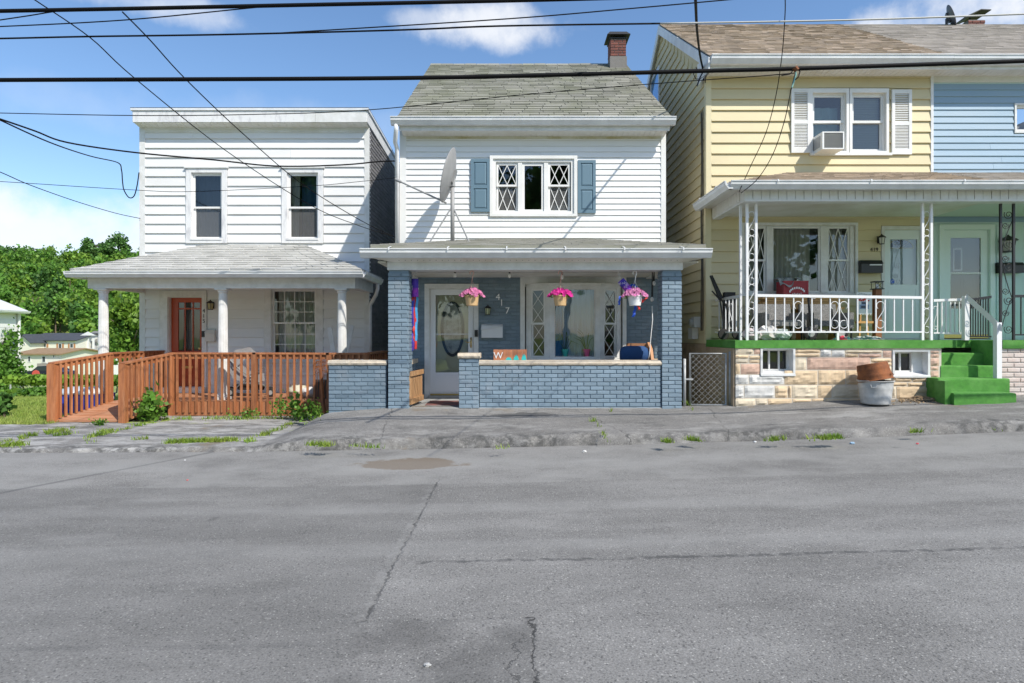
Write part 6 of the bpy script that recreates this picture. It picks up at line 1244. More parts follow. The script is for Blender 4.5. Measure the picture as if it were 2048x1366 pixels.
# ---------------------------------------------------------------- window air conditioner
ac = thing('air_conditioner', 'white window air conditioner in the yellow house upper window', 'air conditioner', (xb(1660), YB-.2, zb_(302)))
Yac = YB-.36; a, b, c, d = PX(1645, Yac), PX(1688.5, Yac), PZ(298, Yac), PZ(263, Yac); mb = MB(); ring(mb, front(Yac), a, b, c, d, -.40, 0, (.03,.022,.02,.02)); mb.box(a+.03, b-.022, Yac+.06, Yac+.4, c+.02, d-.02); part('case', mb, mat('ac_white', (.74,.75,.74), .45), ac)
mb = MB(); n = 17
for k in range(n): z = c+.025 + (d-c-.05)*k/n; mb.hexa([(a+.03,Yac+.01,z),(b-.022,Yac+.01,z),(b-.022,Yac+.03,z+.008),(a+.03,Yac+.03,z+.008),(a+.03,Yac+.01,z+.004),(b-.022,Yac+.01,z+.004),(b-.022,Yac+.03,z+.012),(a+.03,Yac+.03,z+.012)])
part('grille_fins', mb, mat('ac_grey', (.34,.35,.36), .5), ac, kind='stuff'); mb = MB(); mb.box(a-.004, a-.0005, Yac+.08, Yac+.32, c+.06, d-.05); part('side_vent', mb, mat('ac_grey', (.34,.35,.36), .5), ac)
mb = MB(); mb.box(winC[0]+.03, a-.004, YB+.01, YB+.03, winC[2]+.03, d+.02); mb.box(b+.004, winC[1]-.03, YB+.01, YB+.03, winC[2]+.03, d+.02); part('side_panel', mb, WHITE, ac)
# ---------------------------------------------------------------- washtubs
def tub(c, r0, r1, h, tilt, m, label):
    c = Vector(c); M3 = Matrix.Rotation(tilt[0], 3, 'Y') @ Matrix.Rotation(tilt[1], 3, 'X'); t = thing('washtub', label, 'tub', tuple(c), 'old metal washtubs')
    prof = [(r0*.96,0),(r0,.006)]
    for k in range(1, 13):
        f = k/13; prof.append((r0 + (r1-r0)*f + (.006 if k in (4, 9) else .0), h*f))
    prof += [(r1,h*.97),(r1+.014,h*.975),(r1+.016,h),(r1,h*1.005),(r1-.008,h*.97)] + [(r0*.95 + (r1-r0)*.9*(1-f), h*(.9*(1-f))+.02*f) for f in (.2,.6,1.0)] + [(0.0,.02)]
    mb = MB(); mb.lathe(prof, c, 32, axis=M3); part('body', mb, m, t, smooth=True)
    for s in (-2.2, 1.0):
        mb = MB(); mb.tube([c + M3 @ Vector(((r1+.012)*math.cos(s+a), (r1+.012)*math.sin(s+a), h*z)) for a, z in ((-.16,.86),(-.12,.74),(.12,.74),(.16,.86))], .007, 6); part('handle', mb, m, t)
WHTUB = mat('whitened_galvanised', (.56,.56,.55), .6, .15, col2=(.38,.39,.39), vscale=6, col3=(.20,.15,.10), v3=3, lo3=.62, hi3=.75, bump=.1)
Yt = 9.48; tz = sw(PX(1751, Yt), Yt)+.012; tub((PX(1751, Yt), Yt, tz), .205, .25, .37, (0, 0), WHTUB, 'whitish galvanised washtub standing on the pavement by the stone wall')
tub((PX(1750, Yt)-.035, Yt+.03, tz+.635), .215, .245, .27, (R(180-9), R(8)), RUST, 'rust-orange washtub upside down and tilted on top of the grey one')
# ---------------------------------------------------------------- chain link gate
cg = thing('chain_link_gate', 'galvanised chain link gate between the blue pillar and the stone porch', 'gate', (3.2, 10.0, .33)); Yg = 10.02
g0, g1, gz0, gz1 = PX(1380, Yg), PX(1452, Yg), PZ(810, Yg), PZ(707, Yg)
mb = MB(); mb.tube([(g0,Yg,gz0),(g0,Yg,gz1),(g1,Yg,gz1),(g1,Yg,gz0),(g0,Yg,gz0)], .019, 8); part('frame', mb, GALV, cg, smooth=True)
mb = MB(); n = 6; d = (g1-g0)/n; kz = int((gz1-gz0)/d)+1; dz = (gz1-gz0)/kz
for i in range(-kz, n+1):
    for s in (1, -1):
        pts = []
        for j in range(kz+1):
            u = g0 + (i+j)*d if s > 0 else g0 + (i+kz-j)*d
            if g0-1e-6 <= u <= g1+1e-6: pts.append((u, Yg + .004*s, gz0 + j*dz))
        if len(pts) > 1: mb.tube(pts, .0028, 4, cap=False)
part('wire_mesh', mb, GALV, cg, recalc=False, kind='stuff')
mb = MB(); px_ = PX(1369, Yg-.1); mb.tube([(px_,Yg-.1,.3),(px_,Yg-.1,PZ(717,Yg))], .024, 10); part('post', mb, GALV, cg, smooth=True); mb = MB(); mb.box(px_-.01, g0+.03, Yg-.07, Yg-.02, PZ(758,Yg)-.012, PZ(758,Yg)+.012); part('latch', mb, GALV, cg)
mb = MB(); px_ = PX(1460, Yg); mb.tube([(px_,Yg,.28),(px_,Yg,PZ(703,Yg))], .022, 10); part('post', mb, GALV, cg, smooth=True)
# electric meter on the yellow side wall
em = thing('electric_meter', 'grey electric meter with cables on the yellow side wall', 'meter', (CX0-.06, 11.0, 1.5)); ym = 11.75
mb = MB(); mb.fbox(FL, ym-.17, ym+.05, .022, .15, PZ(655, ym), PZ(634, ym)); part('meter_box', mb, mat('meter_grey', (.55,.55,.53), .5), em); mb = MB(); mb.fbox(FL, ym+.0, ym+.28, .022, .14, PZ(678, ym), PZ(656, ym)); part('junction_box', mb, mat('meter_grey2', (.62,.62,.60), .5), em); mb = MB(); mb.lathe([(.075,0),(.075,.05),(.05,.065)], FL(ym-.06,.15,PZ(645,ym)), 16, axis=Matrix.Rotation(R(-90), 3, 'Y')); part('meter_glass', mb, mat('meter_glass', (.35,.36,.36), .2), em)
for k, dx in enumerate((0, .06, .11)): mb = MB(); mb.tube([FL(11.42+dx+.02*math.sin(j*1.3+k), .035, 5.8 - j*.42) for j in range(11)] , .009, 5); part('cable', mb, mat('grey_cable', (.10,.09,.07), .7), em)

# ---------------------------------------------------------------- things on the yellow porch
YPz = SLABZ
def wicker(x0, x1, y0, y1, label, back='right'):
    t = thing('wicker_chair', label, 'chair', ((x0+x1)/2, (y0+y1)/2, YPz), 'grey wicker porch seats'); m = mat('grey_wicker', (.24,.235,.225), .8, bump=1.0, bscale=95, col2=(.12,.12,.115), vscale=70, vlo=.45, vhi=.6)
    mb = MB(); mb.box(x0+.05, x1-.05, y0+.02, y1-.05, YPz+.24, YPz+.34); part('seat', mb, m, t)
    mb = MB(); mb.hexa([(x0,y1-.06,YPz+.25),(x1,y1-.06,YPz+.25),(x1,y1,YPz+.25),(x0,y1,YPz+.25),(x0+.02,y1-.0,YPz+.64),(x1-.02,y1-.0,YPz+.64),(x1-.02,y1+.06,YPz+.64),(x0+.02,y1+.06,YPz+.64)]); part('backrest', mb, m, t)
    for a, b in ((x0, x0+.07), (x1-.07, x1)): mb = MB(); mb.box(a, b, y0, y1-.062, YPz+.20, YPz+.47); part('armrest', mb, m, t)
    for a in (x0+.03, x1-.03):
        for b in (y0+.03, y1-.05): mb = MB(); mb.tube([(a,b,YPz),(a,b,YPz+.24)], .016, 8); part('leg', mb, BLACK, t)
    return t
wicker(4.25, 4.95, 10.15, 10.72, 'grey wicker chair behind the white railing, left of the bench'); wicker(5.1, 5.78, 10.2, 10.75, 'wide grey wicker seat behind the white railing below the wood bench')
wb = thing('wooden_bench', 'stack of orange pine boards on a bench under the porch window', 'bench', (5.2, 11.05, YPz))
PINE = mat('orange_pine', (.58,.32,.11), .55, col2=(.48,.25,.08), vscale=5, stretch=(.5,4,4), obj=.1)
for k in range(5): mb = MB(); mb.box(4.55+.05*(k % 2), 6.05-.07*(k % 3), 10.98, 11.22, YPz+.56+.046*k, YPz+.60+.046*k); part('board', mb, PINE, wb)
for x in (4.7, 5.3, 5.9): mb = MB(); mb.box(x-.03, x+.03, 10.98, 11.22, YPz, YPz+.558); part('leg', mb, PINE, wb)
mc = thing('milk_crate', 'red plastic milk crate with white lettering on the pine boards', 'crate', (PX(1590, 11.05), 11.05, YPz+.79)); CR = mat('red_plastic', (.32,.012,.025), .4)
x0, x1, z0, z1 = PX(1565, 11), PX(1615, 11), YPz+.79, PZ(562, 11); mb = MB(); ring(mb, front(10.96), x0, x1, z0, z1, -.01, 0, .035); mb.fbox(front(10.96), x0+.03, x1-.03, -.012, -.004, z0+.03, z1-.03); mb.box(x0, x0+.012, 10.972, 11.26, z0, z1); mb.box(x1-.012, x1, 10.972, 11.26, z0, z1); mb.box(x0+.012, x1-.012, 11.25, 11.26, z0, z1); mb.box(x0+.012, x1-.012, 10.972, 11.25, z0, z0+.01); part('crate_shell', mb, CR, mc)
mb = MB(); n = 9
for k in range(n): u = x0+.035 + (x1-x0-.07)*k/(n-1); mb.fbox(front(10.96), u-.003, u+.003, -.004, .0, z0+.03, z1-.03)
part('lattice', mb, CR, mc, kind='stuff'); mb = MB(); rg = random.Random(3)
for k in range(9): t = R(160-17*k); cx_, cz_ = (x0+x1)/2+.02 + .14*math.cos(t), z0+.06 + .10*math.sin(t); mb.fbox(front(10.96), cx_-.012, cx_+.012, 0, .004, cz_-.018, cz_+.018)
for k in range(6): cx_, cz_ = (x0+x1)/2-.06 + .03*k, z0+.05 + .008*(k % 2); mb.fbox(front(10.96), cx_-.006, cx_+.006, 0, .004, cz_-.008, cz_+.008)
part('white_print', mb, WHP, mc, kind='stuff')
mb = MB(); n, k_ = 12, 8; x0c, x1c = PX(1558, 11), PX(1600, 11)
for j in range(k_+1):
    for i in range(n+1): u = x0c + (x1c-x0c)*i/n; v = j/k_; mb.v.append((u, 10.94+.30*v if v < .5 else 10.94+.30*v, z1+.02 + .035*math.sin(i*.9)*math.cos(j*1.1) + .03 - (.14*max(0,.35-v)/.35)*(1 if i < 8 else .2)))
mb.f = [(j*(n+1)+i, j*(n+1)+i+1, (j+1)*(n+1)+i+1, (j+1)*(n+1)+i) for j in range(k_) for i in range(n)]; single('cloth', mb, mat('grey_cloth', (.42,.44,.44), .9, col2=(.15,.17,.16), vscale=9), 'crumpled grey cloth draped over the red milk crate', 'cloth', smooth=True, recalc=False)
st = thing('folded_stroller', 'black folded stroller frame standing at the left end of the yellow porch', 'stroller', (3.95, 10.75, YPz)); yv = 10.75
S = lambda px, py, dy=0: (PX(px, yv+dy), yv+dy, PZ(py, yv+dy)); 
mb = MB(); mb.hexa([S(1419,553), S(1425,550), S(1447,596), S(1437,600), S(1419,553,.08), S(1425,550,.08), S(1447,596,.08), S(1437,600,.08)]); part('folded_canopy', mb, RUBBER, st); mb = MB(); mb.tube([S(1421,551), S(1436,592), S(1452,610), S(1470,668)], .018, 6); mb.tube([S(1424,582), S(1440,600), S(1448,650), S(1446,672)], .014, 6); part('frame', mb, BLACK, st)
mb = MB(); mb.box(PX(1450,yv), PX(1472,yv), yv+.02, yv+.12, PZ(660,yv), PZ(584,yv)); part('seat_back', mb, RUBBER, st)
for p in (1447, 1475): mb = MB(); mb.lathe([(.09,-.02),(.10,-.012),(.10,.012),(.09,.02)], (PX(p,yv), yv, YPz+.102), 18, axis=Matrix.Rotation(R(90), 3, 'X')); part('wheel', mb, RUBBER, st)
sc_ = thing('scooter', 'black kids scooter with handlebar leaning behind the railing', 'scooter', (PX(1630,10.08), 10.08, YPz)); ys_ = 10.08; S = lambda px, py, dy=0: (PX(px, ys_+dy), ys_+dy, PZ(py, ys_+dy))
mb = MB(); mb.tube([S(1617,597), S(1620,640), S(1625,655), S(1628,668)], .02, 8); mb.tube([S(1611,594), S(1630,598)], .014, 8); part('steering_column', mb, BLACK, sc_); mb = MB(); mb.tube([S(1625,660), S(1655,664), S(1685,662)], .028, 8); mb.tube([S(1660,600), S(1665,640), S(1678,662)], .02, 6); part('deck_frame', mb, BLACK, sc_)
for p in (1621, 1682): mb = MB(); mb.lathe([(.085,-.03),(.115,-.02),(.115,.02),(.085,.03)], (PX(p,ys_), ys_, YPz+.117), 20, axis=Matrix.Rotation(R(90), 3, 'X')); w_ = part('wheel', mb, RUBBER, sc_); mb = MB(); mb.lathe([(.06,-.034),(.06,.034)], (PX(p,ys_), ys_, YPz+.117), 14, axis=Matrix.Rotation(R(90), 3, 'X')); part('rim', mb, GALV, w_)
for (px, w, h, cl, lb) in ((1505, .15, .17, (.66,.60,.62), 'pale pink plastic bag on the yellow porch by the corner post'), (1535, .17, .20, (.70,.68,.66), 'bulging white plastic bag behind the railing on the yellow porch'), (1562, .15, .16, (.55,.62,.60), 'pale grey-green plastic bag behind the railing on the yellow porch')):
    mb = MB(); mb.blob((PX(px, 10.12), 10.12, YPz+h*.55), (w, .12, h*.62), 14, 9, .22); single('plastic_bag', mb, mat('bag_%d' % px, cl, .35, trans=.25), lb, 'bag', group='plastic bags on the porch', smooth=False)
for (px, w, c1, c2, lb) in ((1688, .17, (.55,.05,.08), (.10,.45,.38), 'red and green folded rug on the porch edge'), (1738, .33, (.60,.62,.60), (.12,.22,.16), 'white and dark green crumpled rug on the porch edge')):
    mb = MB(); n = 16; m_ = 6
    for j in range(m_+1):
        for i in range(n+1): mb.v.append((PX(px, 10.0)+w*(2*i/n-1), 9.97+.16*j/m_, YPz+.012 + (.045*abs(math.sin(i*.8+j*.5))+.03)*math.sin(math.pi*i/n)*math.sin(math.pi*j/m_)))
    mb.f = [(j*(n+1)+i, j*(n+1)+i+1, (j+1)*(n+1)+i+1, (j+1)*(n+1)+i) for j in range(m_) for i in range(n)]; single('rug', mb, mat('rug_%d' % px, c1, .95, col2=c2, vscale=16, vlo=.45, vhi=.55), lb, 'rug', recalc=False, smooth=True)
lp = thing('lantern_post', 'brown timber post with a small black lantern beside door 419', 'lantern post', (PX(1754, 11.0), 11.0, YPz)); x = PX(1754, 11.0); mb = MB(); mb.box(x-.055, x+.055, 10.945, 11.055, YPz, PZ(579, 11)); part('post', mb, mat('brown_post', (.26,.10,.04), .7), lp); mb = MB(); zl = PZ(579, 11); mb.box(x-.085, x+.085, 10.915, 11.085, zl, zl+.016); mb.box(x-.08, x+.08, 10.92, 11.08, zl+.13, zl+.15)
for a in (-.065, .065):
    for b in (-.065, .065): mb.tube([(x+a,11+b,zl+.015),(x+a,11+b,zl+.135)], .006, 4)
mb.tube([(x-.065,10.935,zl+.015),(x+.065,10.935,zl+.13)], .004, 4); mb.tube([(x+.065,10.935,zl+.015),(x-.065,10.935,zl+.13)], .004, 4); part('lantern', mb, BLACK, lp); mb = MB(); mb.lathe([(.03,.018),(.03,.10)], (x,11,zl), 10); part('candle', mb, WHP, lp)
es = thing('easel_sign', 'white scalloped sign with a blue pickup and red flowers on an easel', 'sign', (PX(1728, 10.9), 10.9, YPz)); ye = 10.9; x0, x1, z0, z1 = PX(1713, ye), PX(1744, ye), PZ(629, ye), PZ(584, ye)
mb = MB(); mb.box(x0, x1, ye, ye+.015, z0+.02, z1); n = 6
for k in range(n): cx_ = x0 + (x1-x0)*(k+.5)/n; mb.lathe([(.022,0),(.022,.0148)], (cx_, ye+.015, z0+.02), 12, axis=Matrix.Rotation(R(90), 3, 'X'))
part('board', mb, mat('white_sign', (.72,.72,.72), .6), es)
mb = MB(); cx_, cz_ = (x0+x1)/2, z0+.15
mb.box(cx_-.085, cx_+.085, ye-.003, ye, cz_-.05, cz_+.03); mb.box(cx_-.055, cx_+.055, ye-.003, ye, cz_+.031, cz_+.085); part('painted_pickup', mb, mat('pickup_paint', (.28,.35,.52), .6), es); mb = MB(); mb.box(cx_-.045, cx_+.045, ye-.005, ye-.0035, cz_+.04, cz_+.075); mb.box(cx_-.06, cx_+.06, ye-.005, ye-.0035, cz_-.035, cz_+.01); part('painted_windscreen', mb, mat('sign_dark', (.06,.07,.10), .6), es)
mb = MB(); rg = random.Random(9)
for k in range(16): a, b = cx_ + (rg.random()-.5)*.2, cz_+.10+rg.random()*.035; mb.lathe([(.014,0),(.014,.003)], (a, ye-.0005-.0002*k, b), 8, axis=Matrix.Rotation(R(90), 3, 'X'))
part('painted_flowers', mb, RBN['red'], es, kind='stuff'); mb = MB()
for k in range(11): a = x0+.03 + (x1-x0-.06)*k/10; mb.box(a-.006, a+.004, ye-.002, ye-.0003, z1-.055+.012*math.sin(k*.6), z1-.035+.012*math.sin(k*.6)+.006*(k % 2))
part('faint_lettering', mb, mat('sign_grey_text', (.25,.27,.28), .6), es, kind='stuff'); mb = MB(); mb.tube([(x0+.06,ye+.02,YPz),(x0+.1,ye+.02,z1-.1)], .018, 4); mb.tube([(x1-.06,ye+.02,YPz),(x1-.1,ye+.02,z1-.1)], .018, 4); mb.box(x0-.01, x1+.01, ye-.03, ye+.03, z0-.16, z0-.12); part('easel', mb, PINE, es)

# ---------------------------------------------------------------- things on the left deck
sr = thing('stroller', 'grey baby stroller with black wheels behind the deck railing', 'stroller', (PX(505, 12.9), 12.9, DECKZ)); yv = 12.9; S = lambda px, py, dy=0: (PX(px, yv+dy), yv+dy, PZ(py, yv+dy))
GREYF = mat('stroller_fabric', (.34,.33,.33), .9, col2=(.28,.27,.27), vscale=12)
for dy in (0, .42):
    mb = MB(); mb.tube([S(455,697,dy), S(452,712,dy), S(480,740,dy), S(545,782,dy)], .014, 6); mb.tube([S(462,786,dy), S(500,750,dy), S(528,735,dy)], .014, 6); mb.tube([S(470,765,dy), S(540,770,dy)], .012, 6); part('frame', mb, mat('stroller_frame', (.30,.31,.31), .4, .6), sr)
mb = MB(); mb.tube([S(455,697,0), S(455,697,.42)], .016, 8); part('handle', mb, RUBBER, sr)
mb = MB(); mb.prism([(458,742),(470,718),(500,742),(528,746),(530,762),(490,765),(466,758)], .06, .36, lambda p, q, t: S(p, q, t)); part('seat', mb, GREYF, sr); mb = MB(); mb.prism([(458,720),(470,700),(500,694),(512,704),(498,712),(478,730),(466,738)], .03, .40, lambda p, q, t: S(p, q, t)); part('canopy', mb, GREYF, sr)
mb = MB(); mb.prism([(470,768),(532,768),(528,780),(476,780)], .05, .37, lambda p, q, t: S(p, q, t)); part('basket', mb, RUBBER, sr)
for p, dy in ((462, 0), (462, .42), (542, 0), (542, .42)):
    mb = MB(); mb.lathe([(.07,-.025),(.095,-.018),(.095,.018),(.07,.025)], (PX(p, yv+dy), yv+dy-.02, DECKZ+.097), 18, axis=Matrix.Rotation(R(90), 3, 'X')); w_ = part('wheel', mb, RUBBER, sr); mb = MB(); mb.lathe([(.05,-.028),(.05,.028)], (PX(p, yv+dy), yv+dy-.02, DECKZ+.097), 12, axis=Matrix.Rotation(R(90), 3, 'X')); part('rim', mb, GALV, w_)
for (px, w, h, cl, lb) in ((595, .20, .17, (.72,.68,.55), 'cream plastic bag on the deck under the window of house 415'), (618, .18, .14, (.76,.76,.76), 'white plastic bag on the deck near the black case')):
    mb = MB(); mb.blob((PX(px, 12.8), 12.8, DECKZ+h*.75), (w, .14, h*.8), 14, 9, .24); single('plastic_bag', mb, mat('dbag_%d' % px, cl, .35, trans=.2), lb, 'bag', group='plastic bags on the deck', smooth=True)
mb = MB(); yv = 12.5; mb.box(PX(627, yv), PX(655, yv), yv, yv+.2, DECKZ+.004, PZ(760, yv)); single('black_case', mb, mat('black_case', (.03,.03,.035), .5), 'black case on the deck next to the rusty post', 'case')
for (pa, pb, lb) in (((659, 655), (682, 700), 'white board leaning left behind the right porch column of house 415'), ((704, 650), (676, 716), 'white pointed board leaning right behind the right porch column of house 415')):
    yq = 13.2; a, b = Vector((PX(pa[0], yq), yq, PZ(pa[1], yq))), Vector((PX(pb[0], yq), yq-.05, DECKZ+.02)); d = (b-a).normalized(); w = Vector((d.z, 0, -d.x))*.05; e = Vector((0,.012,0)); mb = MB(); mb.hexa([a-w-e, a+w-e, b+w-e, b-w-e, a-w+e, a+w+e, b+w+e, b-w+e]); single('leaning_board', mb, TRIM, lb, 'board')
rp = thing('rusty_post', 'rusty iron post with tangled fence wire at the end of the blue wall', 'post', (PX(648, 10.2), 10.2, .0)); yq = 10.2; S = lambda px, py, dy=0: (PX(px, yq+dy), yq+dy, PZ(py, yq+dy))
mb = MB(); mb.tube([S(641,738), S(645,790), S(650,832)], .032, 6); part('post', mb, RUST, rp); mb = MB(); rg = random.Random(4)
for k in range(9): y0 = 722 + 3*k; mb.tube([S(628 + 3*math.sin(k*2), y0 + 4*math.sin(k), .05*math.sin(k)), S(634, y0-6+8*rg.random()), S(641, y0-3), S(655, y0-4+4*rg.random(), .05)], .006, 4)
for k in range(6): mb.tube([S(626+4*k, 730+rg.random()*8), S(630+4*k, 722), S(634+4*k+3*rg.random(), 745), S(634+3*k, 790+30*rg.random(), .1)], .006, 4)
part('tangled_wire', mb, RUST, rp, kind='stuff')
# blue recycling bins left of the ramp
for (px, lb, lidm) in ((150, 'blue recycling bin with grey lid beyond the ramp, nearer the lawn', (.42,.48,.55)), (188, 'blue recycling bin with grey lid beyond the ramp, nearer the house', (.55,.58,.60))):
    yq = 12.3; x = PX(px, yq); z = ground_h(x, yq); t = thing('recycling_bin', lb, 'bin', (x, yq, z), 'blue bins beside the ramp'); mb = MB(); w, d = .25, .30; mb.hexa([(x-w*.8,yq-d*.8,z+.01),(x+w*.8,yq-d*.8,z+.01),(x+w*.8,yq+d*.8,z+.01),(x-w*.8,yq+d*.8,z+.01),(x-w,yq-d,z+.42),(x+w,yq-d,z+.42),(x+w,yq+d,z+.42),(x-w,yq+d,z+.42)])
    for k in range(4): a = x-w*.7+w*.46*k; mb.box(a, a+.03, yq-d*.97-.012, yq-d*.8, z+.1, z+.38)
    part('body', mb, mat('bin_blue', (.015,.06,.42), .4), t); mb = MB(); mb.blob((x,yq,z+.43), (w*1.08,d*1.08,.14), 16, 8); mb.v = [(p[0], p[1], max(p[2], z+.425)) for p in mb.v]; part('lid', mb, mat('lid_%d' % px, lidm, .4), t, smooth=True)
# ================================================================ overhead wires
def wire(pts, r, label, Y=None, m=CABLE, smoothn=6):
    """pts: (px, py, Y) photo pixel and distance of each point of the wire"""
    P3 = [Vector((PX(a, y), y, PZ(b, y))) for a, b, y in pts]; out = []
    for i in range(len(P3)-1):
        p0, p1, p2, p3 = P3[max(i-1, 0)], P3[i], P3[i+1], P3[min(i+2, len(P3)-1)]
        for k in range(smoothn):
            t = k/smoothn; out.append(.5*((2*p1) + (p2-p0)*t + (2*p0-5*p1+4*p2-p3)*t*t + (3*p1-p0-3*p2+p3)*t**3))
    out.append(P3[-1])
    off = lambda q: q[0] <= 0 or q[0] >= 2048 or q[1] <= 0            # the wire leaves the view: it runs on towards its pole
    if off(pts[0]): out.insert(0, out[0] - (out[1]-out[0]).normalized()*(16 if pts[0][1] > 0 else 2))
    if off(pts[-1]): out.append(out[-1] + (out[-1]-out[-2]).normalized()*(16 if pts[-1][1] > 0 else 2))
    mb = MB(); mb.tube(out, r, 6); return single('overhead_wire', mb, m, label, 'wire', loc=tuple(out[0]), group='overhead wires', smooth=True)
wire([(-200,161,6.5),(0,160,6.5),(700,157,6.5),(1024,152,6.5),(1400,142,6.5),(1600,137,6.5),(2048,122,6.5),(2300,112,6.5)], .022, 'thick black cable crossing the whole view above the rooflines')
wire([(-200,25,6.0),(0,22,6.0),(270,17,6.0),(600,10,6.0),(800,6,6.0),(1150,-2,6.0),(1500,-12,6.0)], .019, 'thick black cable near the top left of the view')
wire([(0,40,6.0),(60,31,6.0),(110,23,6.0),(160,18.5,6.0)], .006, 'short thin wire joining the upper thick cable at the far left')
wire([(-150,57,6.1),(0,53,6.1),(250,40,6.1),(500,16,6.05),(560,11,6.0)], .006, 'thin wire rising to the upper thick cable from the left')
wire([(-150,79,7.0),(0,77,7.0),(180,73,7.0),(450,69,7.0),(800,60,7.0),(1000,52,7.0),(1320,47,7.0)], .010, 'twisted dark wire below the upper thick cable')
wire([(1320,47,7.0),(1700,40,7.0),(2048,28,7.0),(2300,18,7.0)], .010, 'pale wire, sunlight painted in, across the ridge of the yellow house', m=mat('painted_sunlit_wire', (.45,.45,.43), .5))  # rest of the dark wire above; its sunlit look is a paler colour
wire([(560,66,7.0),(1010,38,7.0),(1250,18,7.0),(1450,0,7.0),(1600,-14,7.0)], .007, 'thin wire rising to the upper right over the chimney cap')
wire([(-150,223,7.2),(0,226,7.2),(270,231,7.2),(500,229,7.2),(735,220,7.2),(1040,190,7.2),(1300,168,7.2),(1520,152,6.9),(1590,146,6.55)], .005, 'thin wire crossing the flat roof edge and the mossy roof')
wire([(40,-22,6.2),(70,0,6.3),(180,75,7.0),(270,157,7.6),(450,300,9.2),(620,410,10.3),(720,452,10.9),(797,476,11.28)], .007, 'service wire slanting down from the top left, lower of the two')
wire([(245,24,6.05),(300,80,6.7),(370,157,7.4),(480,262,8.8),(600,365,10.0),(720,440,10.9),(798,478,11.28)], .007, 'service wire slanting down from the thick cable to the middle house')
wire([(-150,190,8),(0,238,8.6),(70,262,9),(135,285,9.4),(270,305,10),(430,320,10.5),(550,332,10.8),(680,330,11),(760,323,11.2),(797,322,11.28)], .014, 'bundled black service cable sagging to the middle house')
wire([(0,240,9),(100,285,10),(180,312,12),(235,325,13.6),(243,340,13.7),(245,362,13.7),(248,380,13.7),(258,395,13.75),(268,392,13.8),(274,372,13.8),(278,345,13.82)], .012, 'looped black cable at the upper left corner of house 415')
wire([(-100,305,9),(0,344,10),(60,370,11),(150,402,12.5),(230,426,13.5),(281,437,13.82)], .008, 'black wire slanting to the left corner of house 415')
wire([(-150,356,10),(0,363,10.2),(270,380,10.6),(390,383,10.8),(620,372,11),(720,363,11.1),(797,355,11.28)], .005, 'thin slack wire across the upper windows of house 415')
wire([(1388,-20,7.2),(1391,0,7.5),(1394,60,9),(1400,110,10.6),(1406,140,11.28),(1407,160,11.3)], .020, 'black twisted service cable dropping to the yellow gable')
wire([(1570,-12,6.2),(1570,30,7),(1564,110,8.2),(1552,190,8.9),(1532,265,9.3),(1500,335,9.5),(1478,384,9.56)], .006, 'thin black wire hanging down to the yellow porch gutter, left one')
wire([(1591,146,6.55),(1582,180,7.4),(1568,245,8.5),(1545,310,9.1),(1515,358,9.45),(1482,386,9.56)], .006, 'thin black wire from the thick cable to the yellow porch gutter')
wc = thing('cable_clamp', 'rusty cable clamp with curled wires on the thick black cable', 'clamp', (PX(1591,6.5), 6.5, PZ(137,6.5))); S = lambda px, py, y=6.48: (PX(px, y), y, PZ(py, y))
mb = MB(); mb.tube([S(1589,135), S(1594,141)], .03, 8); part('clamp', mb, RUST, wc); mb = MB(); mb.tube([S(1591,140), S(1592,150), S(1588,163), S(1584,175)], .008, 6); part('insulator', mb, mat('green_tape', (.25,.45,.40), .5), wc); mb = MB(); mb.tube([S(1596,138), S(1600,143), S(1597,154), S(1590,160)], .006, 5); mb.tube([S(1588,138), S(1580,148), S(1563,151)], .006, 5); part('curled_wire', mb, CABLE, wc)
wk = thing('cable_bracket', 'black wire bracket and loops at the eave corner of the yellow house', 'bracket', (PX(1407,11.2), 11.2, PZ(150,11.2))); S = lambda px, py, y=11.1: (PX(px, y), y, PZ(py, y))
mb = MB(); mb.tube([S(1408,140), S(1400,155), S(1394,172)], .014, 6); part('bracket', mb, BLACK, wk); mb = MB(); mb.tube([S(1392,138), S(1387,148), S(1392,158), S(1400,158), S(1411,150), S(1411,166)], .008, 5); mb.tube([S(1392,134), S(1395,140), S(1405,146)], .008, 5); part('cable_loop', mb, CABLE, wk)

# ================================================================ vegetation
def leaf_quads(centers, size, seed, up=.25, aspect=1.0):
    r = np.random.RandomState(seed); n = len(centers); c = np.asarray(centers); nr = r.normal(size=(n, 3)); nr[:, 2] = nr[:, 2]*.8 + up; nr /= np.linalg.norm(nr, axis=1)[:, None]
    t = r.normal(size=(n, 3)); u = np.cross(nr, t); u /= np.linalg.norm(u, axis=1)[:, None] + 1e-9; v = np.cross(nr, u); s = (size*(.6 + .8*r.rand(n)))[:, None]*.5
    a, b = u*s, v*s*aspect; vs = np.stack([c - a - b*.3, c + b*1.1 - a*.15, c + a + b*.2, c - b*1.0 + a*.2], axis=1).reshape(-1, 3); return vs
def quad_mesh(name, vs, org, mats, midx=None):
    me = bpy.data.meshes.new(name); n = len(vs)//4; me.vertices.add(len(vs)); me.vertices.foreach_set('co', (vs - np.array(org)).astype(np.float32).ravel()); me.loops.add(n*4); me.loops.foreach_set('vertex_index', np.arange(n*4, dtype=np.int32)); me.polygons.add(n); me.polygons.foreach_set('loop_start', np.arange(0, n*4, 4, dtype=np.int32))
    if midx is not None: me.polygons.foreach_set('material_index', midx.astype(np.int32))
    for m in mats: me.materials.append(m)
    me.update(calc_edges=True); return me
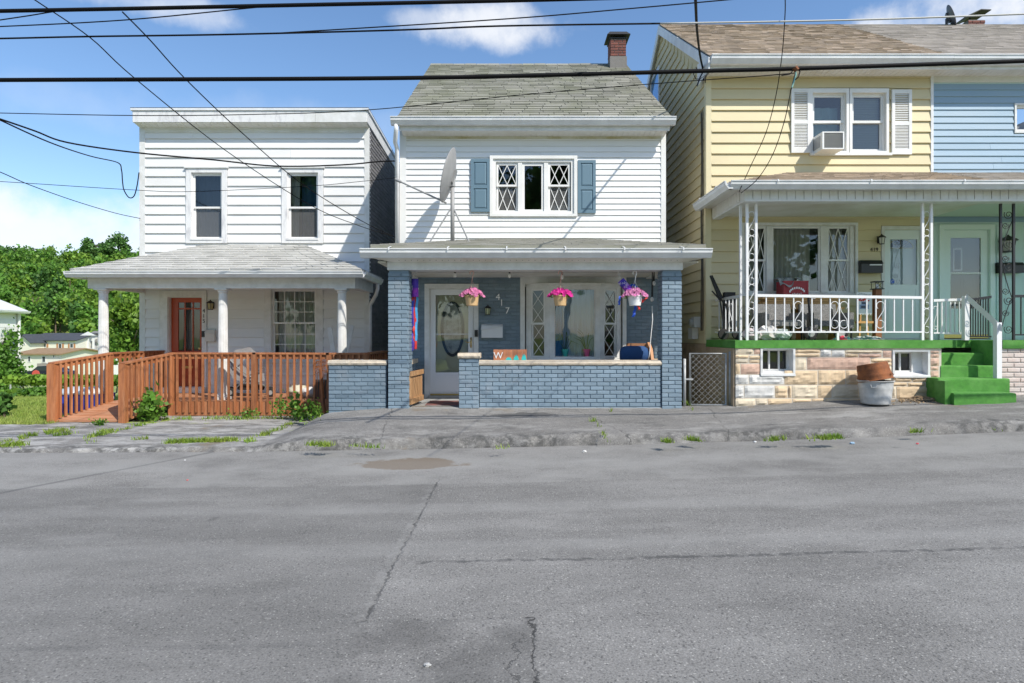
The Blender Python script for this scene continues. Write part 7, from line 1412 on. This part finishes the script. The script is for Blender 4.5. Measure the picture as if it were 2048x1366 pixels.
def crown_pts(c, rx, rz, n, seed, lobes=14, fill=.45):
    r = np.random.RandomState(seed); d = r.normal(size=(lobes, 3)); d /= np.linalg.norm(d, axis=1)[:, None]; lc = d*np.array([rx, rx, rz])*(.35 + .4*r.rand(lobes))[:, None]; lr = (.28 + .26*r.rand(lobes)); k = r.randint(0, lobes, n)
    e = r.normal(size=(n, 3)); e /= np.linalg.norm(e, axis=1)[:, None]; rad = (r.rand(n)**fill); return np.asarray(c) + lc[k] + e*rad[:, None]*lr[k][:, None]*np.array([rx, rx, rz])*1.05
def tree(x, y, h, rx, rz, n, size, m, label, cat='tree', seed=1, group=None, z=None, lobes=14, trunk_r=.14, name='tree'):
    z = ground_h(x, y) if z is None else z; t = thing(name, label, cat, (x, y, z), group); r = random.Random(seed); cz = z + h - rz
    mb = MB(); mb.tube([(x, y, z-.2), (x+.05*h*.2, y, z+h*.25), (x-.02*h, y, z+h*.5), (x, y, z+h*.8)], [trunk_r*1.25, trunk_r, trunk_r*.75, trunk_r*.25], 8)
    for k in range(7):
        a = k*2.4 + r.random(); zz = z + h*(.35 + .06*k); l = rx*.75; mb.tube([(x, y, zz), (x+l*.5*math.cos(a), y+l*.5*math.sin(a), zz+h*.09), (x+l*math.cos(a), y+l*math.sin(a), zz+h*.16)], [trunk_r*.5, trunk_r*.3, trunk_r*.1], 5)
    part('trunk', mb, BARK, t, smooth=True)
    vs = leaf_quads(crown_pts((x, y, cz), rx, rz, n, seed, lobes), size, seed); me = quad_mesh('crown', vs, (x, y, z), [m]); link('crown', me, None, t); return t
# the wooded hillside beyond the far houses
def woods():
    r = np.random.RandomState(12); allv = []; idx = []; trunks = MB()
    for Y in np.arange(124, 236, 4.6):
        k = -1.15
        while k < -.42:
            x = k*Y + r.normal()*1.6; y = Y + r.normal()*1.6; h = 7.5 + 5*r.rand(); rx = 2.6 + 1.7*r.rand(); rz = h*.42; z = ground_h(x, y); n = 420 if Y < 190 else 300
            vs = leaf_quads(crown_pts((x, y, z+h-rz), rx, rz, n, r.randint(1e6), 11), .72, r.randint(1e6), .35); allv.append(vs); idx.append(np.full(n, r.choice([0, 0, 0, 1, 1, 2])))
            trunks.tube([(x, y, z-.3), (x, y, z+h*.6)], [.18, .08], 5, cap=False); k += 5.0/Y*(.8 + .5*r.rand())
    vs = np.concatenate(allv); o = link('woods', quad_mesh('woods', vs, (0,0,0), [LEAF, LEAF2, LEAF3], np.concatenate(idx))); tag(o, 'dense green woods covering the hillside behind the far houses', 'woods', kind='stuff')
    p = part('trunks', trunks, BARK, o, recalc=False); p['kind'] = 'stuff'
woods()
def at(px, Y): return PX(px, Y)
tree(at(192, 205), 205, 15, 5.0, 4.6, 1500, .7, LEAF3, 'tall round-crowned tree on the skyline left of the porch roof', seed=3, lobes=9); tree(at(238, 208), 208, 16, 5.6, 5.2, 1500, .7, LEAF3, 'broad dark tree on the skyline just above the porch roof', seed=5, lobes=9); tree(at(40, 215), 215, 13, 10, 5, 2200, .8, LEAF3, 'wide dark crown on the skyline at the far left', seed=8, lobes=16)
tree(at(66, 133), 133, 14, 2.6, 3.5, 160, .5, LEAF2, 'half bare pale-trunked tree at the edge of the woods', seed=14, trunk_r=.3)
tree(at(266, 24), 24, 4.1, 1.15, 1.5, 2600, .16, LEAF2, 'leafy young tree at the left corner of house 415', seed=21, lobes=16, trunk_r=.06)
tree(at(258, 27), 27, 3.6, 1.0, 1.2, 1800, .16, LEAF, 'lower leafy bush tree behind the corner of house 415', seed=23, lobes=12, trunk_r=.06)
# trees across the street, seen mirrored in the window panes
for k, (x, y, h) in enumerate(((-20, -29, 19), (-11, -30, 21), (-3.5, -29, 19), (4.5, -30, 21), (13, -31, 20), (21, -29, 20))):
    tree(x, y, h, 5.6, h*.44, 4200, .6, (LEAF, LEAF2, LEAF3)[k % 3], 'leafy tree across the street, %s from the left, mirrored in the window panes' % ('first', 'second', 'third', 'fourth', 'fifth', 'last')[k], seed=40+k, group='trees across the street', z=0.0, trunk_r=.2)
# ---------------------------------------------------------------- far houses
def far_house(px0, px1, py_eave, py_ridge, Y, zbase, depth, roofm, wallm, label, wins, ridge_x=True, overhang=.4, extra=None, pitchf=None):
    x0, x1, ze, zr_ = PX(px0, Y), PX(px1, Y), PZ(py_eave, Y), PZ(py_ridge, Y + depth/2 if ridge_x else Y); t = thing('house', label, 'house', ((x0+x1)/2, Y, zbase), 'far houses in the valley'); mb = MB(); mb.box(x0, x1, Y, Y+depth, zbase, ze)
    if not ridge_x: mb.prism([(x0, ze), (x1, ze), ((x0+x1)/2, zr_-.1)], Y+.01, Y+depth-.01, lambda p, q, s: (p, s, q))
    else: mb.prism([(Y, ze), (Y+depth, ze), (Y+depth/2, zr_-.1)], x0+.01, x1-.01, lambda p, q, s: (s, p, q))
    part('wall', mb, wallm, t); mb = MB(); o = overhang
    if ridge_x:
        slab(mb, [(x0-o,Y-o,ze),(x1+o,Y-o,ze),(x1+o,Y+depth/2,zr_),(x0-o,Y+depth/2,zr_)], .15); slab(mb, [(x0-o,Y+depth/2,zr_),(x1+o,Y+depth/2,zr_),(x1+o,Y+depth+o,ze),(x0-o,Y+depth+o,ze)], .15)
    else:
        xm = (x0+x1)/2; slab(mb, [(x0-o,Y-o,ze-.1),(xm,Y-o,zr_),(xm,Y+depth+o,zr_),(x0-o,Y+depth+o,ze-.1)], .15); slab(mb, [(xm,Y-o,zr_),(x1+o,Y-o,ze-.1),(x1+o,Y+depth+o,ze-.1),(xm,Y+depth+o,zr_)], .15)
    part('roof', mb, roofm, t)
    for (a, b, c, d, shut) in wins:
        A, B, C_, D_ = PX(a, Y), PX(b, Y), PZ(c, Y), PZ(d, Y); mb = MB(); ring(mb, front(Y), A, B, C_, D_, 0, .06, .07); w = part('window', mb, TRIM, t); pane(w, front(Y), A+.05, B-.05, C_+.05, D_-.05, .03, mat('far_pane', (.06,.07,.08), .1))
        if shut:
            for s0, s1 in ((A-(B-A)*.55, A-.03), (B+.03, B+(B-A)*.55)): q = MB(); q.fbox(front(Y), s0, s1, 0, .05, C_, D_); part('shutter', q, mat('orange_shutter', (.42,.20,.09), .7), t)
    return t
DKROOF = mat('charcoal_shingle', (.045,.05,.06), .9, col2=(.06,.065,.075), vscale=2); BRROOF = mat('brown_shingle', (.30,.20,.11), .9, col2=(.24,.15,.08), vscale=2); GRROOF = mat('grey_far_shingle', (.20,.20,.18), .9, col2=(.16,.16,.14), vscale=2)
CREAMW = mat('cream_far_siding', (.68,.66,.56), .6); WHITEW = mat('white_far_siding', (.72,.72,.70), .6); GREYW2 = mat('grey_far_siding', (.42,.43,.42), .7)
far_house(52, 152, 680, 666, 100, -5.6, 9, DKROOF, CREAMW, 'cream far house with charcoal roof and orange shutters', [(86, 93, 695, 687, True), (117, 124, 697, 687, True), (140, 147, 696, 687, True)])
far_house(33, 60, 684, 668, 97, -5.6, 9, DKROOF, CREAMW, 'cream gabled far house at the left of the charcoal roof', [(63*.0+43, 46, 678, 674, False), (47, 51, 690, 686, False)], ridge_x=False)
t = far_house(34, 122, 707, 696, 78, -5.0, 8, BRROOF, CREAMW, 'cream far house with light brown roof and upstairs balcony', [(38, 44, 722, 713, False), (56, 62, 724, 712, False), (106, 110, 716, 709, False), (84, 92, 725, 712, False)])
mb = MB(); Yq = 76.6; mb.box(PX(74,Yq), PX(118,Yq), Yq, 78, PZ(735,Yq), PZ(727,Yq)); part('balcony', mb, mat('grey_wood', (.28,.25,.22), .8), t)
t = far_house(152, 275, 683, 662, 104, -5.6, 10, GRROOF, GREYW2, 'grey far house with a porch and white pediment', [(159, 164, 697, 680, False), (166, 171, 694, 681, False), (178, 183, 694, 682, False), (186, 190, 694, 682, False)])
mb = MB(); Yq = 102.5; mb.prism([(160, 671), (192, 671), (176, 663)], Yq, Yq+.4, lambda p, q, s: (PX(p, s), s, PZ(q, s))); part('pediment', mb, WHITEW, t); mb = MB(); mb.box(PX(152,Yq), PX(200,Yq), Yq, 104, PZ(701,Yq), PZ(697,Yq)); part('porch_floor', mb, GREYW2, t)
for p in (154, 165, 174, 185, 196): mb = MB(); mb.box(PX(p,Yq)-.12, PX(p,Yq)+.12, Yq+.1, Yq+.35, PZ(697,Yq), PZ(676,Yq)); part('porch_column', mb, WHITEW, t)
mb = MB(); mb.box(PX(215,101), PX(290,101), 101, 103.9, -5.6, PZ(683,101)); part('wing', mb, WHITEW, t)
# near white house at the left edge, with climbing plant
t = thing('house', 'white clapboard house at the left edge overgrown with climbing plant', 'house', (-30, 29, -2), 'far houses in the valley'); hx = PX(36, 34); ze_ = PZ(622, 34)
mb = MB(); mb.box(hx-8, hx, 24, 34, -2.3, ze_); mb.prism([(hx-8, ze_), (hx, ze_), (hx-4, ze_+1.6)], 24, 34, lambda p, q, s_: (p, s_, q)); part('wall', mb, WHITEW, t)
WMR = mat('white_metal_roof', (.62,.62,.62), .5); mb = MB(); slab(mb, [(hx+.35,23.6,ze_+.02),(hx-4,23.6,ze_+1.75),(hx-4,34.3,ze_+1.75),(hx+.35,34.3,ze_+.02)], .16); part('roof', mb, WMR, t); mb = MB(); slab(mb, [(hx-4,23.6,ze_+1.75),(hx-8.35,23.6,ze_+.02),(hx-8.35,34.3,ze_+.02),(hx-4,34.3,ze_+1.75)], .16); part('roof', mb, WMR, t)
gutter(t, (hx+.33, 23.6, ze_-.16), (hx+.33, 34.3, ze_-.16), outward=(1,0,0), size=.16)
mb = MB(); mb.box(hx-1.0, hx-.75, 32.5, 32.75, ze_, ze_+1.5); part('chimney', mb, WHITEW, t); mb = MB(); mb.tube([(hx+.1,33.95,ze_-.1),(hx+.08,33.95,-2.2)], .08, 6); part('downspout', mb, WHITEW, t)
for k in range(9): mb = MB(); mb.box(hx, hx+.03-.0, 24.05, 33.8, ze_-.5-.45*(k+1), ze_-.52-.45*k); part('siding_board', mb, WHITEW, t)
t = thing('climbing_plant', 'green climbing plant covering the white house at the left edge', 'plant', (hx+.2, 32.5, -2.0)); r = np.random.RandomState(3); cl = []
for k in range(46):
    px, py = -30 + 62*r.rand(), 640 + 155*r.rand()**.7
    if py < 700 and px > 10 and r.rand() < .6: continue
    yy = 30 + 3.4*r.rand(); c = np.array([hx + .25, min(33.7, yy + px*.04), PZ(py, 33)]); cl.append(c + r.normal(size=(130, 3))*np.array([.14,.30,.28]))
link('foliage', quad_mesh('foliage', leaf_quads(np.concatenate(cl), .16, 5), (hx+.2, 32.5, -2.0), [LEAF]), None, t); mb = MB(); mb.tube([(hx+.12,32.4,-2.2),(hx+.1,32.2,-.5),(hx+.1,32.9,1.2)], [.06,.05,.02], 5); part('stem', mb, BARK, t)
# hedge, bushes, parked car
def bush(px0, px1, py0, py1, Y, n, size, m, label, name='hedge', cat='hedge', dy=.5, seed=1):
    x0, x1, z0, z1 = PX(px0, Y), PX(px1, Y), PZ(py1, Y), PZ(py0, Y); r = np.random.RandomState(seed); k = max(3, int((x1-x0)/.5)); c = []
    for i in range(k):
        cx_ = x0 + (x1-x0)*(i+.5)/k; c.append(np.stack([cx_ + r.normal(size=n//k)*(x1-x0)/k*.5, Y + r.normal(size=n//k)*dy*.4, z0 + (z1-z0)*np.abs(1 - np.abs(r.normal(size=n//k))*.35*(.7+.6*r.rand()))], axis=1))
    t = thing(name, label, cat, ((x0+x1)/2, Y, z0)); link('foliage', quad_mesh('foliage', leaf_quads(np.concatenate(c), size, seed), ((x0+x1)/2, Y, z0), [m]), None, t); mb = MB()
    for i in range(k): mb.tube([(x0+(x1-x0)*(i+.5)/k, Y, z0-.15), (x0+(x1-x0)*(i+.5)/k+.05, Y, (z0+z1)/2)], [.03,.015], 5)
    part('stems', mb, BARK, t)
bush(32, 300, 752, 778, 23, 6500, .13, LEAF2, 'low clipped hedge beyond the lawn', seed=4); bush(62, 84, 778, 797, 18.6, 900, .11, LEAF, 'small rounded bush at the end of the lawn', 'bush', 'bush', seed=6); bush(22, 36, 780, 798, 18.4, 500, .11, LEAF2, 'yellowish bush at the foot of the climbing plant', 'bush', 'bush', seed=7); bush(-14, 9, 790, 838, 11.6, 700, .09, LEAF3, 'dark green shrub at the left edge of the lawn', 'shrub', 'shrub', dy=.25, seed=9)
cf = thing('chain_link_fence', 'chain link fence between the lawn and the hedge', 'fence', (-15, 20, -.5)); Yq = 20.0; z0, z1 = PZ(798, Yq), PZ(771, Yq); mb = MB(); x0, x1 = PX(20, Yq), PX(300, Yq); d = .11; n = int((x1-x0)/d); kz = int((z1-z0)/d)
for i in range(-kz, n+1):
    for s in (1, -1):
        a, b = (i, i+kz) if s > 0 else (i+kz, i)
        mb.tube([(x0+max(0, min(n, a))*d, Yq+.004*s, z0 + kz*d*((max(0, min(n, a))-a)/(b-a) if b != a else 0)), (x0+max(0, min(n, b))*d, Yq+.004*s, z0 + kz*d*((max(0, min(n, b))-a)/(b-a)))], .003, 3, cap=False)
part('wire_mesh', mb, GALV, cf, recalc=False, kind='stuff')
for k in range(4): mb = MB(); x = x0 + (x1-x0)*k/3; mb.tube([(x,Yq+.02,z0-.3),(x,Yq+.02,z1+.03)], .025, 6); part('post', mb, GALV, cf)
def car(px, py_bottom, Y, label, m, pos=None, k=1.0):
    x, z = pos if pos else (PX(px, Y), PZ(py_bottom, Y)); t = thing('parked_car', label, 'car', (x, Y, z)); side = [(a*k, b*k) for a, b in ((-2.1,.35),(-2.1,.75),(-1.9,.92),(-1.0,.98),(-.45,1.42),(.85,1.45),(1.5,1.0),(2.05,.9),(2.15,.6),(2.1,.32))]
    mb = MB(); mb.prism(side, -.85, .85, lambda p, q, s: (x+p, Y+.85+s, z+q)); part('body', mb, m, t); mb = MB(); mb.prism([(a*k, b*k) for a, b in ((-.86,1.0),(-.42,1.36),(.78,1.38),(1.25,1.02))], -.86, .86, lambda p, q, s: (x+p, Y+.85+s, z+q)); part('windows', mb, mat('car_glass', (.03,.04,.05), .05), t)
    for dx in (-1.3, 1.35):
        for yy in (Y+.02, Y+1.68): mb = MB(); mb.lathe([(.2*k,-.1),(.32*k,-.09),(.32*k,.09),(.2*k,.1)], (x+dx*k, yy, z+.32*k), 16, axis=Matrix.Rotation(R(90), 3, 'X')); w = part('wheel', mb, RUBBER, t); mb = MB(); mb.lathe([(.19*k,-.11),(.19*k,.11)], (x+dx*k, yy, z+.32*k), 12, axis=Matrix.Rotation(R(90), 3, 'X')); part('rim', mb, GALV, w)
    for yy in (Y+.25, Y+1.3): mb = MB(); mb.box(x-2.13*k, x-2.09*k, yy, yy+.2, z+.62*k, z+.78*k); part('tail_light', mb, CR, t)
car(84, 762, 58, 'dark blue car parked below the brown-roofed house', mat('dark_car_paint', (.02,.025,.045), .25, .3)); car(0, 0, -4.3, 'light blue vehicle across the street, mirrored in the bay window', mat('light_blue_car_paint', (.12,.36,.62), .25, .2), pos=(-.65, zr(-.65)), k=1.4); mb = MB(); mb.lathe([(.38,0),(.38,.03)], (PX(72,56), 56, PZ(748,56)), 8, axis=Matrix.Rotation(R(90), 3, 'X')); mb.tube([(PX(72,56),56.03,-3.2),(PX(72,56),56.03,PZ(748,56))], .03, 6); single('round_sign', mb, mat('sign_red', (.55,.08,.06), .5), 'round red sign in front of the dark car', 'sign')

# ---------------------------------------------------------------- lawn grass, weeds
def blades(name, pts, h, w, m, label, cat, seed=1):
    r = np.random.RandomState(seed); n = len(pts); p = np.asarray(pts); a = r.rand(n)*6.283; d = np.stack([np.cos(a), np.sin(a), np.zeros(n)], 1); lean = np.stack([r.normal(size=n)*.4, r.normal(size=n)*.4, np.ones(n)], 1); hh = (h*(.5+r.rand(n)))[:, None]; ww = (w*(.6+.8*r.rand(n)))[:, None]
    vs = np.stack([p - d*ww, p + d*ww, p + lean*hh + d*ww*.15, p + lean*hh - d*ww*.15], 1).reshape(-1, 3); o = link(name, quad_mesh(name, vs, (0,0,0), [m])); return tag(o, label, cat, kind='stuff')
r = np.random.RandomState(2); pts = []
while len(pts) < 30000:
    Y = 10.65 + 8.5*r.rand()**1.4; x = PX(-60 + 380*r.rand(), Y)
    if x > -8.35 and Y < 12.2: continue
    pts.append((x, Y, ground_h(x, Y)-.005))
blades('lawn_grass', pts, .06, .008, GRASSM, 'short mown grass of the lawn left of the ramp', 'grass', 3)
pts = []
def strip(p0, p1, n, wd):
    for _ in range(n):
        t = r.rand(); px, py = p0[0] + (p1[0]-p0[0])*t, p0[1] + (p1[1]-p0[1])*t
        # pixel to pavement: solve the distance on the pavement surface
        Y = 9.0
        for _i in range(12): X = PX(px, Y); Y = (HC - sw(X, Y))*FPX/(py - VY)
        X, Y = X + r.normal()*wd, Y + r.normal()*wd*1.0
        if mnoise.noise((X*3.3, Y*4.5, 1.5)) + .45*mnoise.noise((X*9, Y*9, 2)) < -.02: continue
        pts.append((X, Y, sw(X, Y)+.002))
for a, b, n, w in (((0,884),(150,857),1500,.07),((0,892),(40,890),600,.08),((105,872),(150,868),160,.05),((175,885),(215,862),500,.06),((205,868),(300,846),450,.06),((60,896),(140,890),120,.04),((270,880),(310,876),110,.04),((330,886),(470,882),1300,.05),((495,885),(590,845),600,.045),((618,890),(660,893),220,.04),((560,800),(650,845),0,.05),((1330,884),(1345,888),160,.03),((1375,880),(1400,884),140,.03),((1470,884),(1490,880),0,.02),((1535,882),(1570,880),160,.03),((1612,880),(1680,877),420,.035),((1820,866),(1850,864),80,.03),((1995,862),(2030,861),110,.03),((1372,805),(1380,820),60,.03),((1195,845),(1215,885),70,.02),((1185,842),(1190,846),40,.02),((1222,822),(1230,826),50,.02),((700,893),(760,897),60,.03),((980,897),(1010,897),60,.03),((250,838),(640,838),1100,.10),((100,842),(230,842),350,.05)): strip(a, b, n, w)
blades('crack_weeds', pts, .05, .007, mat('crack_grass', (.17,.30,.03), .6, col2=(.26,.33,.05), vscale=4, island=.35, trans=.3), 'tufts of grass and weeds growing in the pavement cracks', 'weeds', 8)
def weed(px, py, Y, h, rx, n, size, label, seed, m=WEED):
    x, z = PX(px, Y), sw(PX(px, Y), Y); t = thing('weed_plant', label, 'weed', (x, Y, z)); rr = np.random.RandomState(seed); mb = MB(); c = []
    for k in range(int(6 + rx*14)):
        a = rr.rand()*6.28; l = rx*rr.rand()**.5; hh = h*(1 - .45*(l/rx)**2)*(.75+.3*rr.rand()); tip = np.array([x+l*math.cos(a), Y+l*math.sin(a)*.5, z+hh]); base = np.array([x+l*.5*math.cos(a), Y+l*.25*math.sin(a), z]); mb.tube([tuple(base), tuple(base*.4+tip*.6+np.array([0,0,.02])), tuple(tip)], .004, 4, cap=False)
        for q in range(n): s = .25+.75*rr.rand(); c.append(base*(1-s)+tip*s + rr.normal(size=3)*size*.8)
    part('stems', mb, WEED, t, recalc=False); link('leaves', quad_mesh('leaves', leaf_quads(np.array(c), size, seed, .8), (x, Y, z), [m]), None, t)
weed(305, 838, 11.2, .60, .32, 26, .095, 'leafy green weed in front of the ramp railing', 1); weed(603, 838, 11.3, .56, .36, 22, .07, 'sprawling leafy weed in front of the deck at the rusty post', 2); weed(565, 838, 11.5, .55, .25, 12, .05, 'thin-stemmed weed in front of the deck middle', 3); weed(635, 838, 10.9, .34, .16, 14, .05, 'small weed at the foot of the rusty post', 5); weed(200, 850, 10.6, .12, .18, 14, .035, 'low weed on the cracked asphalt below the ramp', 6); weed(480, 838, 11.6, .20, .45, 8, .045, 'low weeds along the deck rim', 7)
# leaf litter by the steps, stones on the road
mb = MB(); rg = random.Random(8)
for k in range(420):
    a, l = rg.random()*6.28, abs(rg.gauss(0, .2)); x, y = PX(1838, 9.62) + l*1.3*math.cos(a), 9.60 + l*.5*math.sin(a); z = sw(x, y) + .07*math.exp(-(l/.2)**2) + .006; u = Vector((rg.random()-.5, rg.random()-.5, (rg.random()-.5)*.6)).normalized()*.022; v = u.orthogonal().normalized()*.012; c = Vector((x, y, z)); mb.add([c-u, c+v, c+u, c-v], [(0,1,2,3)])
o = single('leaf_litter', mb, mat('dry_leaves', (.24,.17,.10), .9, island=.4), 'heap of dry leaves and twigs beside the green steps', 'leaf litter', recalc=False, kind='stuff')
def pebble(px, py, r_, cl, label, nm='stone'):
    Y = 7.0
    for _ in range(12): X = PX(px, Y); Y = (HC - (zr(X) if Y < 8.1 else sw(X, Y)))*FPX/(py - VY)
    z = zr(X) if Y < 8.1 else sw(X, Y); mb = MB(); mb.blob((X, Y, z+r_*.45), (r_, r_*.7, r_*.55), 9, 6, .2, random.Random(px)); single(nm, mb, mat('pebble_%d' % px, cl, .8), label, nm.replace('_', ' '), smooth=False)
pebble(1169, 905, .03, (.55,.54,.52), 'pale stone on the road near the kerb'); pebble(375, 961, .012, (.60,.12,.12), 'red scrap on the road at the left', 'litter'); pebble(1765, 872, .018, (.55,.08,.10), 'crushed red litter by the kerb at the right', 'litter'); pebble(1510, 885, .022, (.72,.72,.72), 'white paper scrap by the kerb in front of the stone wall', 'litter'); pebble(855, 1333, .016, (.40,.40,.39), 'grey stone on the road patch near the viewer'); pebble(370, 921, .011, (.7,.7,.7), 'small white scrap on the road at the left', 'litter'); pebble(1620, 864, .03, (.25,.38,.50), 'blue plastic scrap in the broken pavement edge', 'litter')
